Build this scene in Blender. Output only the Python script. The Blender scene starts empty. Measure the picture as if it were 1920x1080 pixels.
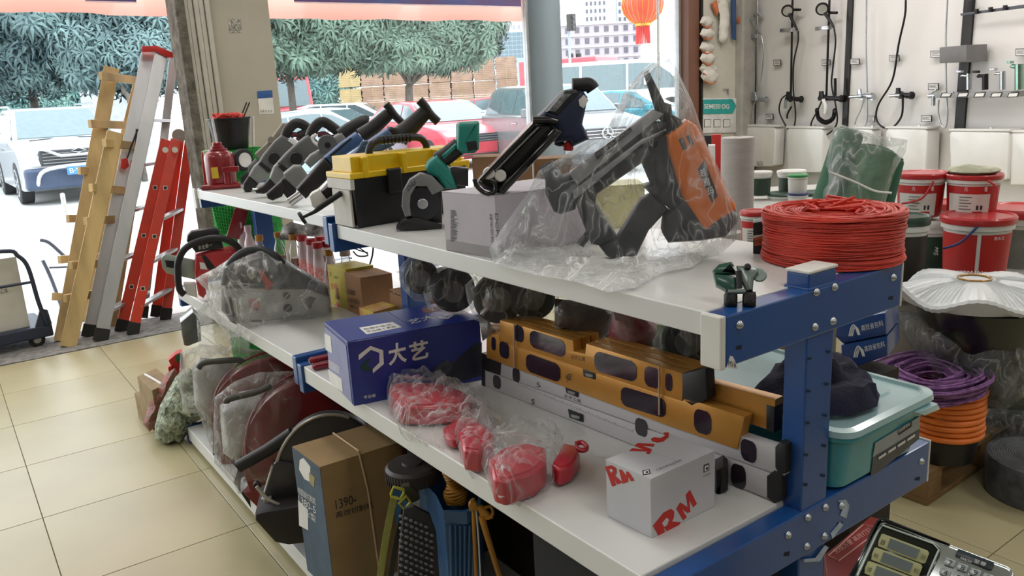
import bpy, bmesh, math, random
from mathutils import Vector as V, Matrix, noise, geometry

sc = bpy.context.scene
COL = sc.collection
random.seed(7)

# ---------------------------------------------------------------- camera, sky, lamps, exposure
CAMP = V((0, 0, 1.5))
F_PX, CX, CY = 1504.0, 960.0, 540.0
RW = ((0.80731489, -0.17941661, 0.56218533), (-0.58781102, -0.16028244, 0.79296138), (-0.05216201, -0.97062826, -0.23486146))
cam = bpy.data.objects.new('camera', bpy.data.cameras.new('camera'))
COL.objects.link(cam)
cam.data.sensor_width = 36; cam.data.lens = F_PX / 1920 * 36
cam.data.clip_start = 0.02; cam.data.clip_end = 900
mw = Matrix.Identity(4)
for i in range(3):
    mw[i][0] = RW[i][0]; mw[i][1] = -RW[i][1]; mw[i][2] = -RW[i][2]
mw.translation = CAMP
cam.matrix_world = mw
sc.camera = cam

SKY_STRENGTH, EXPOSURE, LAMP_W = 4.2, 0.0, 17.0
wd = bpy.data.worlds.new('overcast_sky'); sc.world = wd; wd.use_nodes = True
nt = wd.node_tree; nt.nodes.clear()
wo = nt.nodes.new('ShaderNodeOutputWorld'); bg = nt.nodes.new('ShaderNodeBackground')
tc = nt.nodes.new('ShaderNodeTexCoord'); sx = nt.nodes.new('ShaderNodeSeparateXYZ'); cr = nt.nodes.new('ShaderNodeValToRGB')
nt.links.new(tc.outputs['Generated'], sx.inputs[0]); nt.links.new(sx.outputs['Z'], cr.inputs[0])
cr.color_ramp.elements[0].position = 0.0; cr.color_ramp.elements[0].color = (0.93, 0.98, 1.0, 1)
cr.color_ramp.elements[1].position = 0.9; cr.color_ramp.elements[1].color = (0.85, 0.94, 1.0, 1)
nt.links.new(cr.outputs[0], bg.inputs[0]); bg.inputs[1].default_value = SKY_STRENGTH
nt.links.new(bg.outputs[0], wo.inputs[0])

sc.view_settings.view_transform = 'Standard'
try: sc.view_settings.look = 'None'
except Exception: pass
sc.view_settings.gamma = 1.0; sc.view_settings.use_curve_mapping = False
sc.view_settings.exposure = EXPOSURE
cy = sc.cycles
cy.max_bounces = 7; cy.diffuse_bounces = 3; cy.glossy_bounces = 3; cy.transmission_bounces = 4; cy.transparent_max_bounces = 14
cy.caustics_reflective = False; cy.caustics_refractive = False; cy.sample_clamp_indirect = 4.0
cy.use_denoising = True; cy.use_adaptive_sampling = True; cy.adaptive_threshold = 0.02

def lamp(x, y, z, sx_, sy_, w, col=(1, 0.97, 0.92)):
    d = bpy.data.lights.new('unseen_overhead_light', 'AREA'); d.shape = 'RECTANGLE'; d.size = sx_; d.size_y = sy_; d.energy = w; d.color = col
    o = bpy.data.objects.new('unseen_overhead_light', d); COL.objects.link(o); o.location = (x, y, z); return o
for lx in (-1.6, 1.2, 4.0):
    for ly in (-3.4, -0.4, 2.4, 4.6):
        lamp(lx, ly, 3.53, 0.3, 1.2, LAMP_W)
for ly in (1.0, 3.0, 4.6):
    lamp(5.6, ly, 3.5, 0.3, 1.2, LAMP_W * 1.8)  # extra overhead lights added to brighten the right wall

# ---------------------------------------------------------------- pixel of the 1920x1080 photograph -> point in the place
def ray(x, y):
    a = ((x - CX) / F_PX, (y - CY) / F_PX, 1.0)
    return V([sum(RW[i][k] * a[k] for k in range(3)) for i in range(3)])
def gd(x, y, d): return CAMP + ray(x, y) * d
def gz(x, y, z): v = ray(x, y); return CAMP + v * ((z - CAMP.z) / v.z)
def gx(x, y, X): v = ray(x, y); return CAMP + v * (X / v.x)
def gy(x, y, Y): v = ray(x, y); return CAMP + v * (Y / v.y)
def hz(x, y, P):
    v = ray(x, y); t = math.hypot(P.x, P.y) / math.hypot(v.x, v.y); return CAMP.z + v.z * t
def proj(p):
    q = p - CAMP; c = [sum(RW[i][k] * q[i] for i in range(3)) for k in range(3)]
    return (c[0] / c[2] * F_PX + CX, c[1] / c[2] * F_PX + CY)
def zz(ox, oy, s, pts): return [(ox + a / s, oy + b / s) for a, b in pts]
class Plane:
    """a plane standing in the place: point, normal towards the viewer's side"""
    def __init__(s, p, n): s.p = V(p); s.n = V(n).normalized()
    def pt(s, x, y, off=0.0):
        v = ray(x, y); t = (s.p + s.n * off - CAMP).dot(s.n) / v.dot(s.n); return CAMP + v * t
def facing(p, turn=0.0, tilt=0.0):
    n = V((-p.x, -p.y, 0)).normalized(); n = Matrix.Rotation(math.radians(turn), 3, 'Z') @ n
    if tilt: n = (n + V((0, 0, math.tan(math.radians(tilt))))).normalized()
    return Plane(p, n)

# ---------------------------------------------------------------- materials
def rgb(h):
    if isinstance(h, tuple): c = [v / 255 for v in h]
    else: c = [int(h[i:i + 2], 16) / 255 for i in (0, 2, 4)]
    return [v / 12.92 if v <= 0.04045 else ((v + 0.055) / 1.055) ** 2.4 for v in c]
MC = {}
def mat(name, col, rough=0.5, metal=0.0, var=0.08, scale=9.0, bump=0.0, bscale=60.0, coat=0.0, emit=0.0, stretch=None, col2=None, trans=0.0, sss=0.0):
    if name in MC: return MC[name]
    m = bpy.data.materials.new(name); m.use_nodes = True; nt = m.node_tree; N = nt.nodes; L = nt.links
    b = N['Principled BSDF']; c = rgb(col)
    t = N.new('ShaderNodeTexCoord'); mp = N.new('ShaderNodeMapping'); L.new(t.outputs['Object'], mp.inputs[0])
    if stretch: mp.inputs['Scale'].default_value = stretch
    n = N.new('ShaderNodeTexNoise'); n.inputs['Scale'].default_value = scale; n.inputs['Detail'].default_value = 4; L.new(mp.outputs[0], n.inputs['Vector'])
    r = N.new('ShaderNodeValToRGB'); L.new(n.outputs[0], r.inputs[0])
    r.color_ramp.elements[0].position = 0.32; r.color_ramp.elements[1].position = 0.68
    d = rgb(col2) if col2 else [v * (1 - var * 2) for v in c]
    r.color_ramp.elements[0].color = (*d, 1); r.color_ramp.elements[1].color = (*[min(1, v * (1 + var * .5)) for v in c], 1)
    L.new(r.outputs[0], b.inputs['Base Color'])
    b.inputs['Roughness'].default_value = rough; b.inputs['Metallic'].default_value = metal
    if coat: b.inputs['Coat Weight'].default_value = coat; b.inputs['Coat Roughness'].default_value = 0.08
    if bump:
        n2 = N.new('ShaderNodeTexNoise'); n2.inputs['Scale'].default_value = bscale; n2.inputs['Detail'].default_value = 3; L.new(mp.outputs[0], n2.inputs['Vector'])
        bp = N.new('ShaderNodeBump'); bp.inputs['Strength'].default_value = bump; bp.inputs['Distance'].default_value = 0.01
        L.new(n2.outputs[0], bp.inputs['Height']); L.new(bp.outputs[0], b.inputs['Normal'])
    if trans: b.inputs['Transmission Weight'].default_value = trans
    if emit: b.inputs['Emission Color'].default_value = (*c, 1); b.inputs['Emission Strength'].default_value = emit
    MC[name] = m; return m
def film(name, haze=0.1, ridge=0.35, tint=(1, 1, 1), scale=7.0, rough=0.12, white=(235, 238, 240)):
    """clear plastic film: mostly see-through, milky, with white crease glints put into its colour, glossy"""
    if name in MC: return MC[name]
    m = bpy.data.materials.new(name); m.use_nodes = True; nt = m.node_tree; N = nt.nodes; L = nt.links
    for n in list(N): N.remove(n)
    out = N.new('ShaderNodeOutputMaterial'); mix = N.new('ShaderNodeMixShader'); tr = N.new('ShaderNodeBsdfTransparent'); tr.inputs[0].default_value = (*tint, 1)
    pb = N.new('ShaderNodeBsdfPrincipled'); pb.inputs['Base Color'].default_value = (*rgb(white), 1); pb.inputs['Roughness'].default_value = rough
    t = N.new('ShaderNodeTexCoord'); mp = N.new('ShaderNodeMapping'); L.new(t.outputs['Object'], mp.inputs[0]); mp.inputs['Scale'].default_value = (1.6, 1.6, 0.8)
    wn = N.new('ShaderNodeTexNoise'); wn.inputs['Scale'].default_value = scale * .7; L.new(mp.outputs[0], wn.inputs['Vector'])
    va = N.new('ShaderNodeVectorMath'); va.operation = 'MULTIPLY_ADD'; va.inputs[1].default_value = (0.35, 0.35, 0.35); L.new(wn.outputs['Color'], va.inputs[0]); L.new(mp.outputs[0], va.inputs[2])
    vo = N.new('ShaderNodeTexNoise'); vo.inputs['Scale'].default_value = scale * .55; vo.inputs['Detail'].default_value = 2.5; vo.inputs['Distortion'].default_value = 1.2; L.new(va.outputs[0], vo.inputs['Vector'])
    v1 = N.new('ShaderNodeMath'); v1.operation = 'SUBTRACT'; v1.inputs[1].default_value = 0.5; L.new(vo.outputs[0], v1.inputs[0])
    v2 = N.new('ShaderNodeMath'); v2.operation = 'ABSOLUTE'; L.new(v1.outputs[0], v2.inputs[0])
    rp = N.new('ShaderNodeValToRGB'); rp.color_ramp.elements[0].position = 0.0; rp.color_ramp.elements[0].color = (1, 1, 1, 1); rp.color_ramp.elements[1].position = 0.05; rp.color_ramp.elements[1].color = (0, 0, 0, 1)
    e_ = rp.color_ramp.elements.new(0.012); e_.color = (.35, .35, .35, 1)
    L.new(v2.outputs[0], rp.inputs[0])
    n2 = N.new('ShaderNodeTexNoise'); n2.inputs['Scale'].default_value = scale * 3; n2.inputs['Detail'].default_value = 4; L.new(va.outputs[0], n2.inputs['Vector'])
    ad = N.new('ShaderNodeMath'); ad.operation = 'MULTIPLY_ADD'; ad.inputs[1].default_value = 0.6; L.new(n2.outputs[0], ad.inputs[0]); L.new(v2.outputs[0], ad.inputs[2])
    bp = N.new('ShaderNodeBump'); bp.inputs['Strength'].default_value = 0.9; bp.inputs['Distance'].default_value = 0.02; L.new(ad.outputs[0], bp.inputs['Height']); L.new(bp.outputs[0], pb.inputs['Normal'])
    mu = N.new('ShaderNodeMath'); mu.operation = 'MULTIPLY_ADD'; mu.inputs[1].default_value = ridge; mu.inputs[2].default_value = haze; L.new(rp.outputs[0], mu.inputs[0])  # crease glints painted as white opacity along the ridges
    nl = N.new('ShaderNodeMath'); nl.operation = 'MULTIPLY'; L.new(n2.outputs[0], nl.inputs[0]); L.new(mu.outputs[0], nl.inputs[1])
    ns = N.new('ShaderNodeMath'); ns.operation = 'MULTIPLY'; ns.inputs[1].default_value = 2.0; L.new(nl.outputs[0], ns.inputs[0])
    lw = N.new('ShaderNodeLayerWeight'); lw.inputs[0].default_value = 0.25; L.new(bp.outputs[0], lw.inputs['Normal'])
    pw = N.new('ShaderNodeMath'); pw.operation = 'MULTIPLY'; pw.inputs[1].default_value = 0.35; L.new(lw.outputs['Fresnel'], pw.inputs[0])
    sm = N.new('ShaderNodeMath'); sm.operation = 'ADD'; sm.use_clamp = True; L.new(ns.outputs[0], sm.inputs[0]); L.new(pw.outputs[0], sm.inputs[1])
    L.new(sm.outputs[0], mix.inputs[0]); L.new(tr.outputs[0], mix.inputs[1]); L.new(pb.outputs[0], mix.inputs[2]); L.new(mix.outputs[0], out.inputs[0])
    MC[name] = m; return m
def glass_pane(name, fac=0.04, tint=(1, 1, 1)):
    if name in MC: return MC[name]
    m = bpy.data.materials.new(name); m.use_nodes = True; N = m.node_tree.nodes; L = m.node_tree.links
    for n in list(N): N.remove(n)
    out = N.new('ShaderNodeOutputMaterial'); mix = N.new('ShaderNodeMixShader'); tr = N.new('ShaderNodeBsdfTransparent'); tr.inputs[0].default_value = (*tint, 1)
    g = N.new('ShaderNodeBsdfGlossy'); g.inputs['Roughness'].default_value = 0.02
    f = N.new('ShaderNodeFresnel'); f.inputs[0].default_value = 1.25; a = N.new('ShaderNodeMath'); a.operation = 'ADD'; a.inputs[1].default_value = fac; L.new(f.outputs[0], a.inputs[0])
    L.new(a.outputs[0], mix.inputs[0]); L.new(tr.outputs[0], mix.inputs[1]); L.new(g.outputs[0], mix.inputs[2]); L.new(mix.outputs[0], out.inputs[0])
    MC[name] = m; return m

# ---------------------------------------------------------------- objects
ORG = {}
def props(o, label=None, cat=None, group=None, kind=None):
    if label: o['label'] = label
    if cat: o['category'] = cat
    if group: o['group'] = group
    if kind: o['kind'] = kind
    return o
def thing(name, label, cat, loc, group=None):
    o = bpy.data.objects.new(name, None); COL.objects.link(o); o.empty_display_size = 0.05
    o.location = loc; ORG[o.name] = V(loc); return props(o, label, cat, group)
class MB:
    def __init__(s): s.v = []; s.f = []; s.m = []; s.T = Matrix.Identity(4); s.k = 0
    def at(s, T): s.T = T; return s
    def add(s, vs, fs):
        b = len(s.v); s.v += [s.T @ V(p) for p in vs]; s.f += [tuple(b + i for i in f) for f in fs]; s.m += [s.k] * len(fs); return s
    def box(s, x0, x1, y0, y1, z0, z1):
        return s.add([(x0, y0, z0), (x1, y0, z0), (x1, y1, z0), (x0, y1, z0), (x0, y0, z1), (x1, y0, z1), (x1, y1, z1), (x0, y1, z1)],
                     [(0, 3, 2, 1), (4, 5, 6, 7), (0, 1, 5, 4), (1, 2, 6, 5), (2, 3, 7, 6), (3, 0, 4, 7)])
    def hexa(s, b, t):
        return s.add(list(b) + list(t), [(0, 3, 2, 1), (4, 5, 6, 7), (0, 1, 5, 4), (1, 2, 6, 5), (2, 3, 7, 6), (3, 0, 4, 7)])
    def cyl(s, p0, p1, r0, r1=None, n=16, caps=True):
        r1 = r0 if r1 is None else r1; p0, p1 = V(p0), V(p1); d = (p1 - p0).normalized(); u = d.orthogonal().normalized(); w = d.cross(u)
        vs = []
        for p, r in ((p0, r0), (p1, r1)):
            vs += [p + (u * math.cos(2 * math.pi * i / n) + w * math.sin(2 * math.pi * i / n)) * r for i in range(n)]
        fs = [(i, (i + 1) % n, n + (i + 1) % n, n + i) for i in range(n)]
        if caps: fs += [tuple(range(n - 1, -1, -1)), tuple(range(n, 2 * n))]
        return s.add(vs, fs)
    def tube(s, pts, r, n=8, closed=False, flat=None):
        pts = [V(p) for p in pts]; N_ = len(pts); rs = r if isinstance(r, (list, tuple)) else [r] * N_
        vs = []; u = None
        for i, p in enumerate(pts):
            a = pts[(i - 1) % N_] if (i or closed) else p; b = pts[(i + 1) % N_] if (i < N_ - 1 or closed) else p
            d = (b - a).normalized() if (b - a).length > 1e-9 else V((0, 0, 1))
            if u is None: u = d.orthogonal().normalized() if flat is None else V(flat)
            u = (u - d * u.dot(d)); u = u.normalized() if u.length > 1e-6 else d.orthogonal().normalized(); w = d.cross(u)
            k = 1.0 if flat is None else 0.35
            vs += [p + (u * math.cos(2 * math.pi * j / n) * k + w * math.sin(2 * math.pi * j / n)) * rs[i] for j in range(n)]
        fs = []
        for i in range(N_ if closed else N_ - 1):
            a, b = i * n, ((i + 1) % N_) * n
            fs += [(a + j, a + (j + 1) % n, b + (j + 1) % n, b + j) for j in range(n)]
        if not closed: fs += [tuple(range(n - 1, -1, -1)), tuple(range((N_ - 1) * n, N_ * n))]
        return s.add(vs, fs)
    def lathe(s, prof, c=(0, 0, 0), n=24, axis=None, cap=True):
        c = V(c); ax = V(axis).normalized() if axis else V((0, 0, 1)); u = ax.orthogonal().normalized() if axis else V((1, 0, 0)); w = ax.cross(u)
        vs = []
        for r, z in prof: vs += [c + ax * z + (u * math.cos(2 * math.pi * j / n) + w * math.sin(2 * math.pi * j / n)) * r for j in range(n)]
        fs = []
        for i in range(len(prof) - 1): fs += [(i * n + j, i * n + (j + 1) % n, (i + 1) * n + (j + 1) % n, (i + 1) * n + j) for j in range(n)]
        if cap: fs += [tuple(range(n - 1, -1, -1)), tuple(range((len(prof) - 1) * n, len(prof) * n))]
        return s.add(vs, fs)
    def prism(s, pts, d0, d1):
        """polygon pts (3D) swept from offset d0 to d1 (vectors)"""
        n = len(pts); pts = [V(p) for p in pts]; d0, d1 = V(d0), V(d1)
        return s.add([p + d0 for p in pts] + [p + d1 for p in pts], [tuple(range(n - 1, -1, -1)), tuple(range(n, 2 * n))] + [(i, (i + 1) % n, n + (i + 1) % n, n + i) for i in range(n)])
    def ball(s, c, r, n=12, sq=(1, 1, 1)):
        pr = []; c = V(c); vs = []; m = n // 2
        for i in range(m + 1):
            a = math.pi * i / m
            vs += [c + V((r * sq[0] * math.sin(a) * math.cos(2 * math.pi * j / n), r * sq[1] * math.sin(a) * math.sin(2 * math.pi * j / n), r * sq[2] * math.cos(a))) for j in range(n)]
        fs = [(i * n + j, (i + 1) * n + j, (i + 1) * n + (j + 1) % n, i * n + (j + 1) % n) for i in range(m) for j in range(n)]
        return s.add(vs, fs)
    def build(s, name, mats, parent=None, smooth=None, bevel=0, seg=2, label=None, cat=None, group=None, kind=None, solid=0, org=None, sub=0):
        vs = s.v
        if parent is not None: o0 = ORG[parent.name]
        elif org is not None: o0 = V(org)
        elif cat:
            o0 = V((sum(p.x for p in vs) / len(vs), sum(p.y for p in vs) / len(vs), min(p.z for p in vs)))
        else: o0 = V((0, 0, 0))
        me = bpy.data.meshes.new(name); me.from_pydata([p - o0 for p in vs], [], s.f)
        for m_ in (mats if isinstance(mats, (list, tuple)) else [mats]): me.materials.append(m_)
        me.polygons.foreach_set('material_index', s.m)
        bm = bmesh.new(); bm.from_mesh(me)
        if sub == -1: bmesh.ops.remove_doubles(bm, verts=bm.verts, dist=1e-5)
        bmesh.ops.recalc_face_normals(bm, faces=bm.faces); bm.to_mesh(me); bm.free()
        if smooth is not None:
            me.polygons.foreach_set('use_smooth', [True] * len(me.polygons)); me.set_sharp_from_angle(angle=math.radians(smooth))
        ob = bpy.data.objects.new(name, me); COL.objects.link(ob); ob.location = o0
        if parent is not None: ob.parent = parent; ob.location = (0, 0, 0)
        ORG[ob.name] = o0
        if solid: md = ob.modifiers.new('thickness', 'SOLIDIFY'); md.thickness = solid; md.offset = 0
        if bevel: md = ob.modifiers.new('bevel', 'BEVEL'); md.width = bevel; md.segments = seg; md.limit_method = 'ANGLE'; md.angle_limit = math.radians(40); md.use_clamp_overlap = True
        return props(ob, label, cat, group, kind)
def solid_plate(P, n, d0, d1, w, seg=2):
    """outline P swept along n from d0 to d1 with the rim of the d1 face rounded over by w"""
    P = [V(p) for p in P]; N0 = len(P); ar = V()
    for i in range(N0): ar += (P[i] - P[0]).cross(P[(i + 1) % N0] - P[0])
    sg = 1 if ar.dot(n) > 0 else -1; inn = []
    for i in range(N0):
        a = (P[i] - P[i - 1]); b_ = (P[(i + 1) % N0] - P[i]); la, lb = a.length, b_.length
        if la < 1e-7 or lb < 1e-7: inn.append(V()); continue
        ia = n.cross(a / la) * sg; ib = n.cross(b_ / lb) * sg; m_ = ia + ib
        if m_.length < 1e-4: inn.append(V()); continue
        m_.normalize(); inn.append(m_ * min(1.0 / max(.45, m_.dot(ia)), 1.9))
    rings = [(0, d0), (0, d1 - w)] if w > 0 else [(0, d0)]
    if w > 0 and seg >= 3: rings += [(w * .13, d1 - w * .5), (w * .5, d1 - w * .13)]
    elif w > 0: rings += [(w * .3, d1 - w * .3)]
    rings.append((w, d1)); mb = MB(); vs = []; fs = []
    for q, h in rings: vs += [P[i] + inn[i] * q + n * h for i in range(N0)]
    for k in range(len(rings) - 1): fs += [(k * N0 + i, k * N0 + (i + 1) % N0, (k + 1) * N0 + (i + 1) % N0, (k + 1) * N0 + i) for i in range(N0)]
    fs += [tuple(range(N0 - 1, -1, -1)), tuple(range((len(rings) - 1) * N0, len(rings) * N0))]
    return mb.add(vs, fs)
def ppl(name, pix, pl, t, m, parent=None, off=0.0, bevel=0.004, seg=2, smooth=40, **k):
    """solid piece with the outline pix on plane pl; its front lies off in front of the plane and it is t thick"""
    return solid_plate([pl.pt(x, y) for x, y in pix], pl.n, off - t, off, min(bevel, t * .45), seg).build(name, m, parent, smooth=smooth, **k)
def hpl(name, pix, z, t, m, parent=None, bevel=0.004, **k):
    b = MB(); b.prism([gz(x, y, z) for x, y in pix], V((0, 0, -t)), V((0, 0, 0))); return b.build(name, m, parent, smooth=40, bevel=bevel, **k)
def ptu(name, pix, pl, r, m, parent=None, off=0.0, n=10, smoothpath=True, **k):
    pts = [pl.pt(x, y, off) for x, y in pix]
    if smoothpath: pts = spline(pts)
    rs = r
    if isinstance(r, (list, tuple)):
        rs = [r[0] + (r[1] - r[0]) * i / (len(pts) - 1) for i in range(len(pts))]
    return MB().tube(pts, rs, n, closed=k.pop('closed', False)).build(name, m, parent, smooth=50, **k)
def spline(pts, k=5, closed=False):
    pts = [V(p) for p in pts]; n = len(pts)
    if n < 3: return pts
    out = []
    for i in range(n if closed else n - 1):
        p0 = pts[(i - 1) % n] if (i or closed) else pts[0]; p1 = pts[i]; p2 = pts[(i + 1) % n]; p3 = pts[(i + 2) % n] if (i + 2 < n or closed) else p2
        for j in range(k):
            t = j / k; out.append(0.5 * ((2 * p1) + (p2 - p0) * t + (2 * p0 - 5 * p1 + 4 * p2 - p3) * t * t + (3 * p1 - p0 - 3 * p2 + p3) * t ** 3))
    if not closed: out.append(pts[-1])
    return out
def disc(name, px, py, r, pl, t, m, parent=None, off=0.0, n=28, bevel=0.003, **k):
    c = pl.pt(px, py, off); return MB().cyl(c - pl.n * t, c, r, n=n).build(name, m, parent, smooth=40, bevel=bevel, **k)
def txt(s, O, X, Y, m, parent, lift=0.0008, name='lettering', bold=0.0):
    """the letters s fitted into the parallelogram O, O+X, O+Y"""
    cu = bpy.data.curves.new('t', 'FONT'); cu.body = s; cu.resolution_u = 3; cu.offset = bold
    o = bpy.data.objects.new('t', cu); COL.objects.link(o); me = bpy.data.meshes.new_from_object(o); bpy.data.objects.remove(o)
    if len(me.vertices) == 0: return None
    xs = [v.co.x for v in me.vertices]; ys = [v.co.y for v in me.vertices]; x0, x1, y0, y1 = min(xs), max(xs), min(ys), max(ys)
    O, X, Y = V(O), V(X), V(Y); nn = X.cross(Y).normalized()
    if nn.dot(CAMP - O) < 0: nn = -nn
    o0 = ORG[parent.name]
    for v in me.vertices: v.co = O + X * ((v.co.x - x0) / max(1e-6, x1 - x0)) + Y * ((v.co.y - y0) / max(1e-6, y1 - y0)) + nn * lift - o0
    me.materials.clear(); me.materials.append(m)
    ob = bpy.data.objects.new(name, me); COL.objects.link(ob); ob.parent = parent; ORG[ob.name] = o0; return ob
def ptxt(s, pl, a, b, c, m, parent, off=0.0, lift=0.001, **k):
    """letters on plane: a lower-left pixel, b lower-right, c upper-left"""
    A, B, C_ = [pl.pt(*q, off) for q in (a, b, c)]; return txt(s, A, B - A, C_ - A, m, parent, lift, **k)
def dup(root, loc, label=None, rotz=0.0, scale=None, group=None):
    def cp(o, par):
        c = o.copy(); COL.objects.link(c)
        if par is not None: c.parent = par
        for ch in o.children: cp(ch, c)
        return c
    r = cp(root, None); r.location = loc; r.rotation_euler = (0, 0, rotz)
    if scale: r.scale = (scale,) * 3 if not isinstance(scale, tuple) else scale
    if label: r['label'] = label
    if group: r['group'] = group
    ORG[r.name] = V(loc); return r
def inflate(name, pts, n, T, m, parent=None, step=0.02, rad=0.05, back=1.0, crease=0.3, seed=0, nscale=9.0, smooth=60, **k):
    """a soft closed body (bag, cushion, cloth) with the outline pts (3D, near one plane of normal n) swollen by T"""
    pts = [V(p) for p in pts]; n = V(n).normalized(); c = sum(pts, V()) / len(pts); u = (pts[1] - pts[0]); u = (u - n * u.dot(n)).normalized(); w = n.cross(u)
    P2 = [V(((p - c).dot(u), (p - c).dot(w))) for p in pts]; H = [(p - c).dot(n) for p in pts]
    bd = []
    for i in range(len(P2)):
        a, b = P2[i], P2[(i + 1) % len(P2)]; ha, hb = H[i], H[(i + 1) % len(P2)]; q = max(1, int((b - a).length / step))
        for j in range(q): bd.append((a.lerp(b, j / q), ha + (hb - ha) * j / q))
    nb = len(bd); xs = [p.x for p in P2]; ys = [p.y for p in P2]; pin = []
    def inside(x, y):
        r = False; j = len(P2) - 1
        for i in range(len(P2)):
            a, b = P2[i], P2[j]
            if (a.y > y) != (b.y > y) and x < (b.x - a.x) * (y - a.y) / (b.y - a.y) + a.x: r = not r
            j = i
        return r
    def dist(p): return min((p - q[0]).length for q in bd)
    rnd = random.Random(seed); yy = min(ys) + step * .5; row = 0
    while yy < max(ys):
        xx = min(xs) + step * (0.5 if row % 2 else 0.1)
        while xx < max(xs):
            p = V((xx + rnd.uniform(-.2, .2) * step, yy + rnd.uniform(-.2, .2) * step))
            if inside(p.x, p.y) and dist(p) > step * .55: pin.append(p)
            xx += step
        yy += step * .87; row += 1
    al = [q[0] for q in bd] + pin
    res = geometry.delaunay_2d_cdt(al, [(i, (i + 1) % nb) for i in range(nb)], [], 1, 1e-7)
    ov, fs = res[0], res[2]; og = res[3]
    vs_f = []; vs_b = []; edge = []
    for i, p in enumerate(ov):
        d = min((p - q[0]).length for q in bd); e = d < 1e-5
        wsum = 0; hsum = 0
        for q, h in bd[::max(1, nb // 40)]:
            ww = 1 / ((p - q).length_squared + 1e-5); wsum += ww; hsum += ww * h
        base = hsum / wsum; t = min(1, d / rad); h = T * math.sqrt(max(0, 1 - (1 - t) ** 2))
        q3 = c + u * p.x + w * p.y
        nz = noise.turbulence(q3 * nscale + V((seed * 3.1, 0, 0)), 3, True) - .5; nz2 = noise.turbulence(q3 * nscale + V((0, seed * 7.7 + 5, 0)), 3, True) - .5
        a = h * (1 + crease * nz * 2) ; b_ = -h * back * (1 + crease * nz2 * 2)
        if e: a = b_ = 0
        edge.append(e); vs_f.append(q3 + n * (base + a)); vs_b.append(q3 + n * (base + b_))
    mb = MB(); N0 = len(vs_f); idx = []; vv = list(vs_f)
    for i in range(N0):
        if edge[i]: idx.append(i)
        else: idx.append(len(vv)); vv.append(vs_b[i])
    mb.add(vv, [tuple(f) for f in fs] + [tuple(idx[i] for i in reversed(f)) for f in fs])
    return mb.build(name, m, parent, smooth=smooth, **k)
def pinf(name, pix, pl, T, m, parent=None, **k): return inflate(name, [pl.pt(x, y) for x, y in pix], pl.n, T, m, parent, **k)
def carton(name, label, cat, F, L, Rr, h, m, group=None, bevel=0.002, lid=None, parts=True):
    """box standing on corners F(ront) L(eft) R(ight); body with separate lid flaps"""
    F, L, Rr = V(F), V(L), V(Rr); K = L + Rr - F; t = thing(name, label, cat, (F + K) / 2, group); up = V((0, 0, h))
    b = MB(); b.hexa([F, Rr, K, L], [F + up, Rr + up, K + up, L + up]); body = b.build('box_body', m, t, bevel=bevel)
    b = MB(); a1 = (Rr - F) * .5; e = V((0, 0, .0018))
    b.hexa([F + up, F + up + a1 * .995, L + up + a1 * .995, L + up], [F + up + e, F + up + a1 * .995 + e, L + up + a1 * .995 + e, L + up + e])
    b.hexa([F + up + a1 * 1.005, Rr + up, K + up, L + up + a1 * 1.005], [F + up + a1 * 1.005 + e, Rr + up + e, K + up + e, L + up + a1 * 1.005 + e]); b.build('lid_flap', m, t)
    return t
# ================================================================ the setting
m_tile = mat('glazed_beige_tile', 'afa682', 0.33, var=.07, scale=1.6, bump=.06, bscale=14)
m_grout = mat('dark_grout', '6c634d', .8)
m_stone = mat('worn_grey_stone', '8f8c88', .85, var=.22, scale=22, bump=.5, bscale=90)
m_ground = mat('pale_concrete', 'c9c9c6', .85, var=.08, scale=1.2, bump=.2, bscale=20)
m_wall = mat('shop_wall_paint', 'b0aa9c', .7, var=.04, scale=3)
m_white = mat('white_panel', 'dcd8d6', .45, var=.03, scale=2)
m_ceil = mat('ceiling_paint', 'd6d6d2', .8)
m_brown = mat('brown_door_frame', '7a5444', .45, var=.12, scale=6, stretch=(1, 1, .2))
m_black = mat('black_plastic', '18181a', .42, var=.1)
m_dark = mat('dark_trim', '17120f', .4)
m_steel = mat('painted_steel_column', '93a2ae', .45, var=.06, scale=3, stretch=(1, 1, .15))
m_tag = mat('tag_white', 'e4e2e0', .6)
m_ink = mat('black_ink', '1c1c20', .6)
m_redink = mat('red_ink', 'c02822', .55)
m_whiteink = mat('white_ink', 'e9e9ec', .55)

b = MB().box(-5, 9, -5, 5.83, -.12, -.004); fl = b.build('floor', m_grout, kind='structure')
tm = None
for i in range(-3, 11):
    for j in range(-2, 9):
        x0, y0 = .12 + .6 * i, 0.99 + .6 * j; y1 = min(y0 + .6, 5.83)
        if x0 > 6.2: continue
        if tm is None or y1 - y0 < .59:
            b = MB().box(-.2985, .2985, -.2985, y1 - y0 - .3015, -.012, 0); o = b.build('floor_tile', m_tile)
            bv = o.modifiers.new('b', 'BEVEL'); bv.width = .0012; bv.segments = 1
            if y1 - y0 > .59: tm = o
        else:
            o = tm.copy(); COL.objects.link(o)
        o.location = (x0 + .3, y0 + .3, 0); o.parent = fl
b = MB().box(-5, 9, 5.84, 6.35, -.12, .004); b.build('threshold_strip', m_stone, kind='structure')
b = MB().box(-80, 160, 6.35, 260, -.2, -.012); b.build('ground', m_ground, kind='structure')
# room shell
b = MB().box(-4.9, 9, -4.9, 6.1, 3.6, 3.75); b.build('ceiling', m_ceil, kind='structure')
b = MB().box(-4.95, -4.8, -4.9, 5.9, -.1, 3.6); b.build('wall_left', m_wall, kind='structure')
b = MB().box(-4.9, 9, -4.95, -4.8, -.1, 3.6); b.build('wall_back', m_wall, kind='structure')
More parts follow.
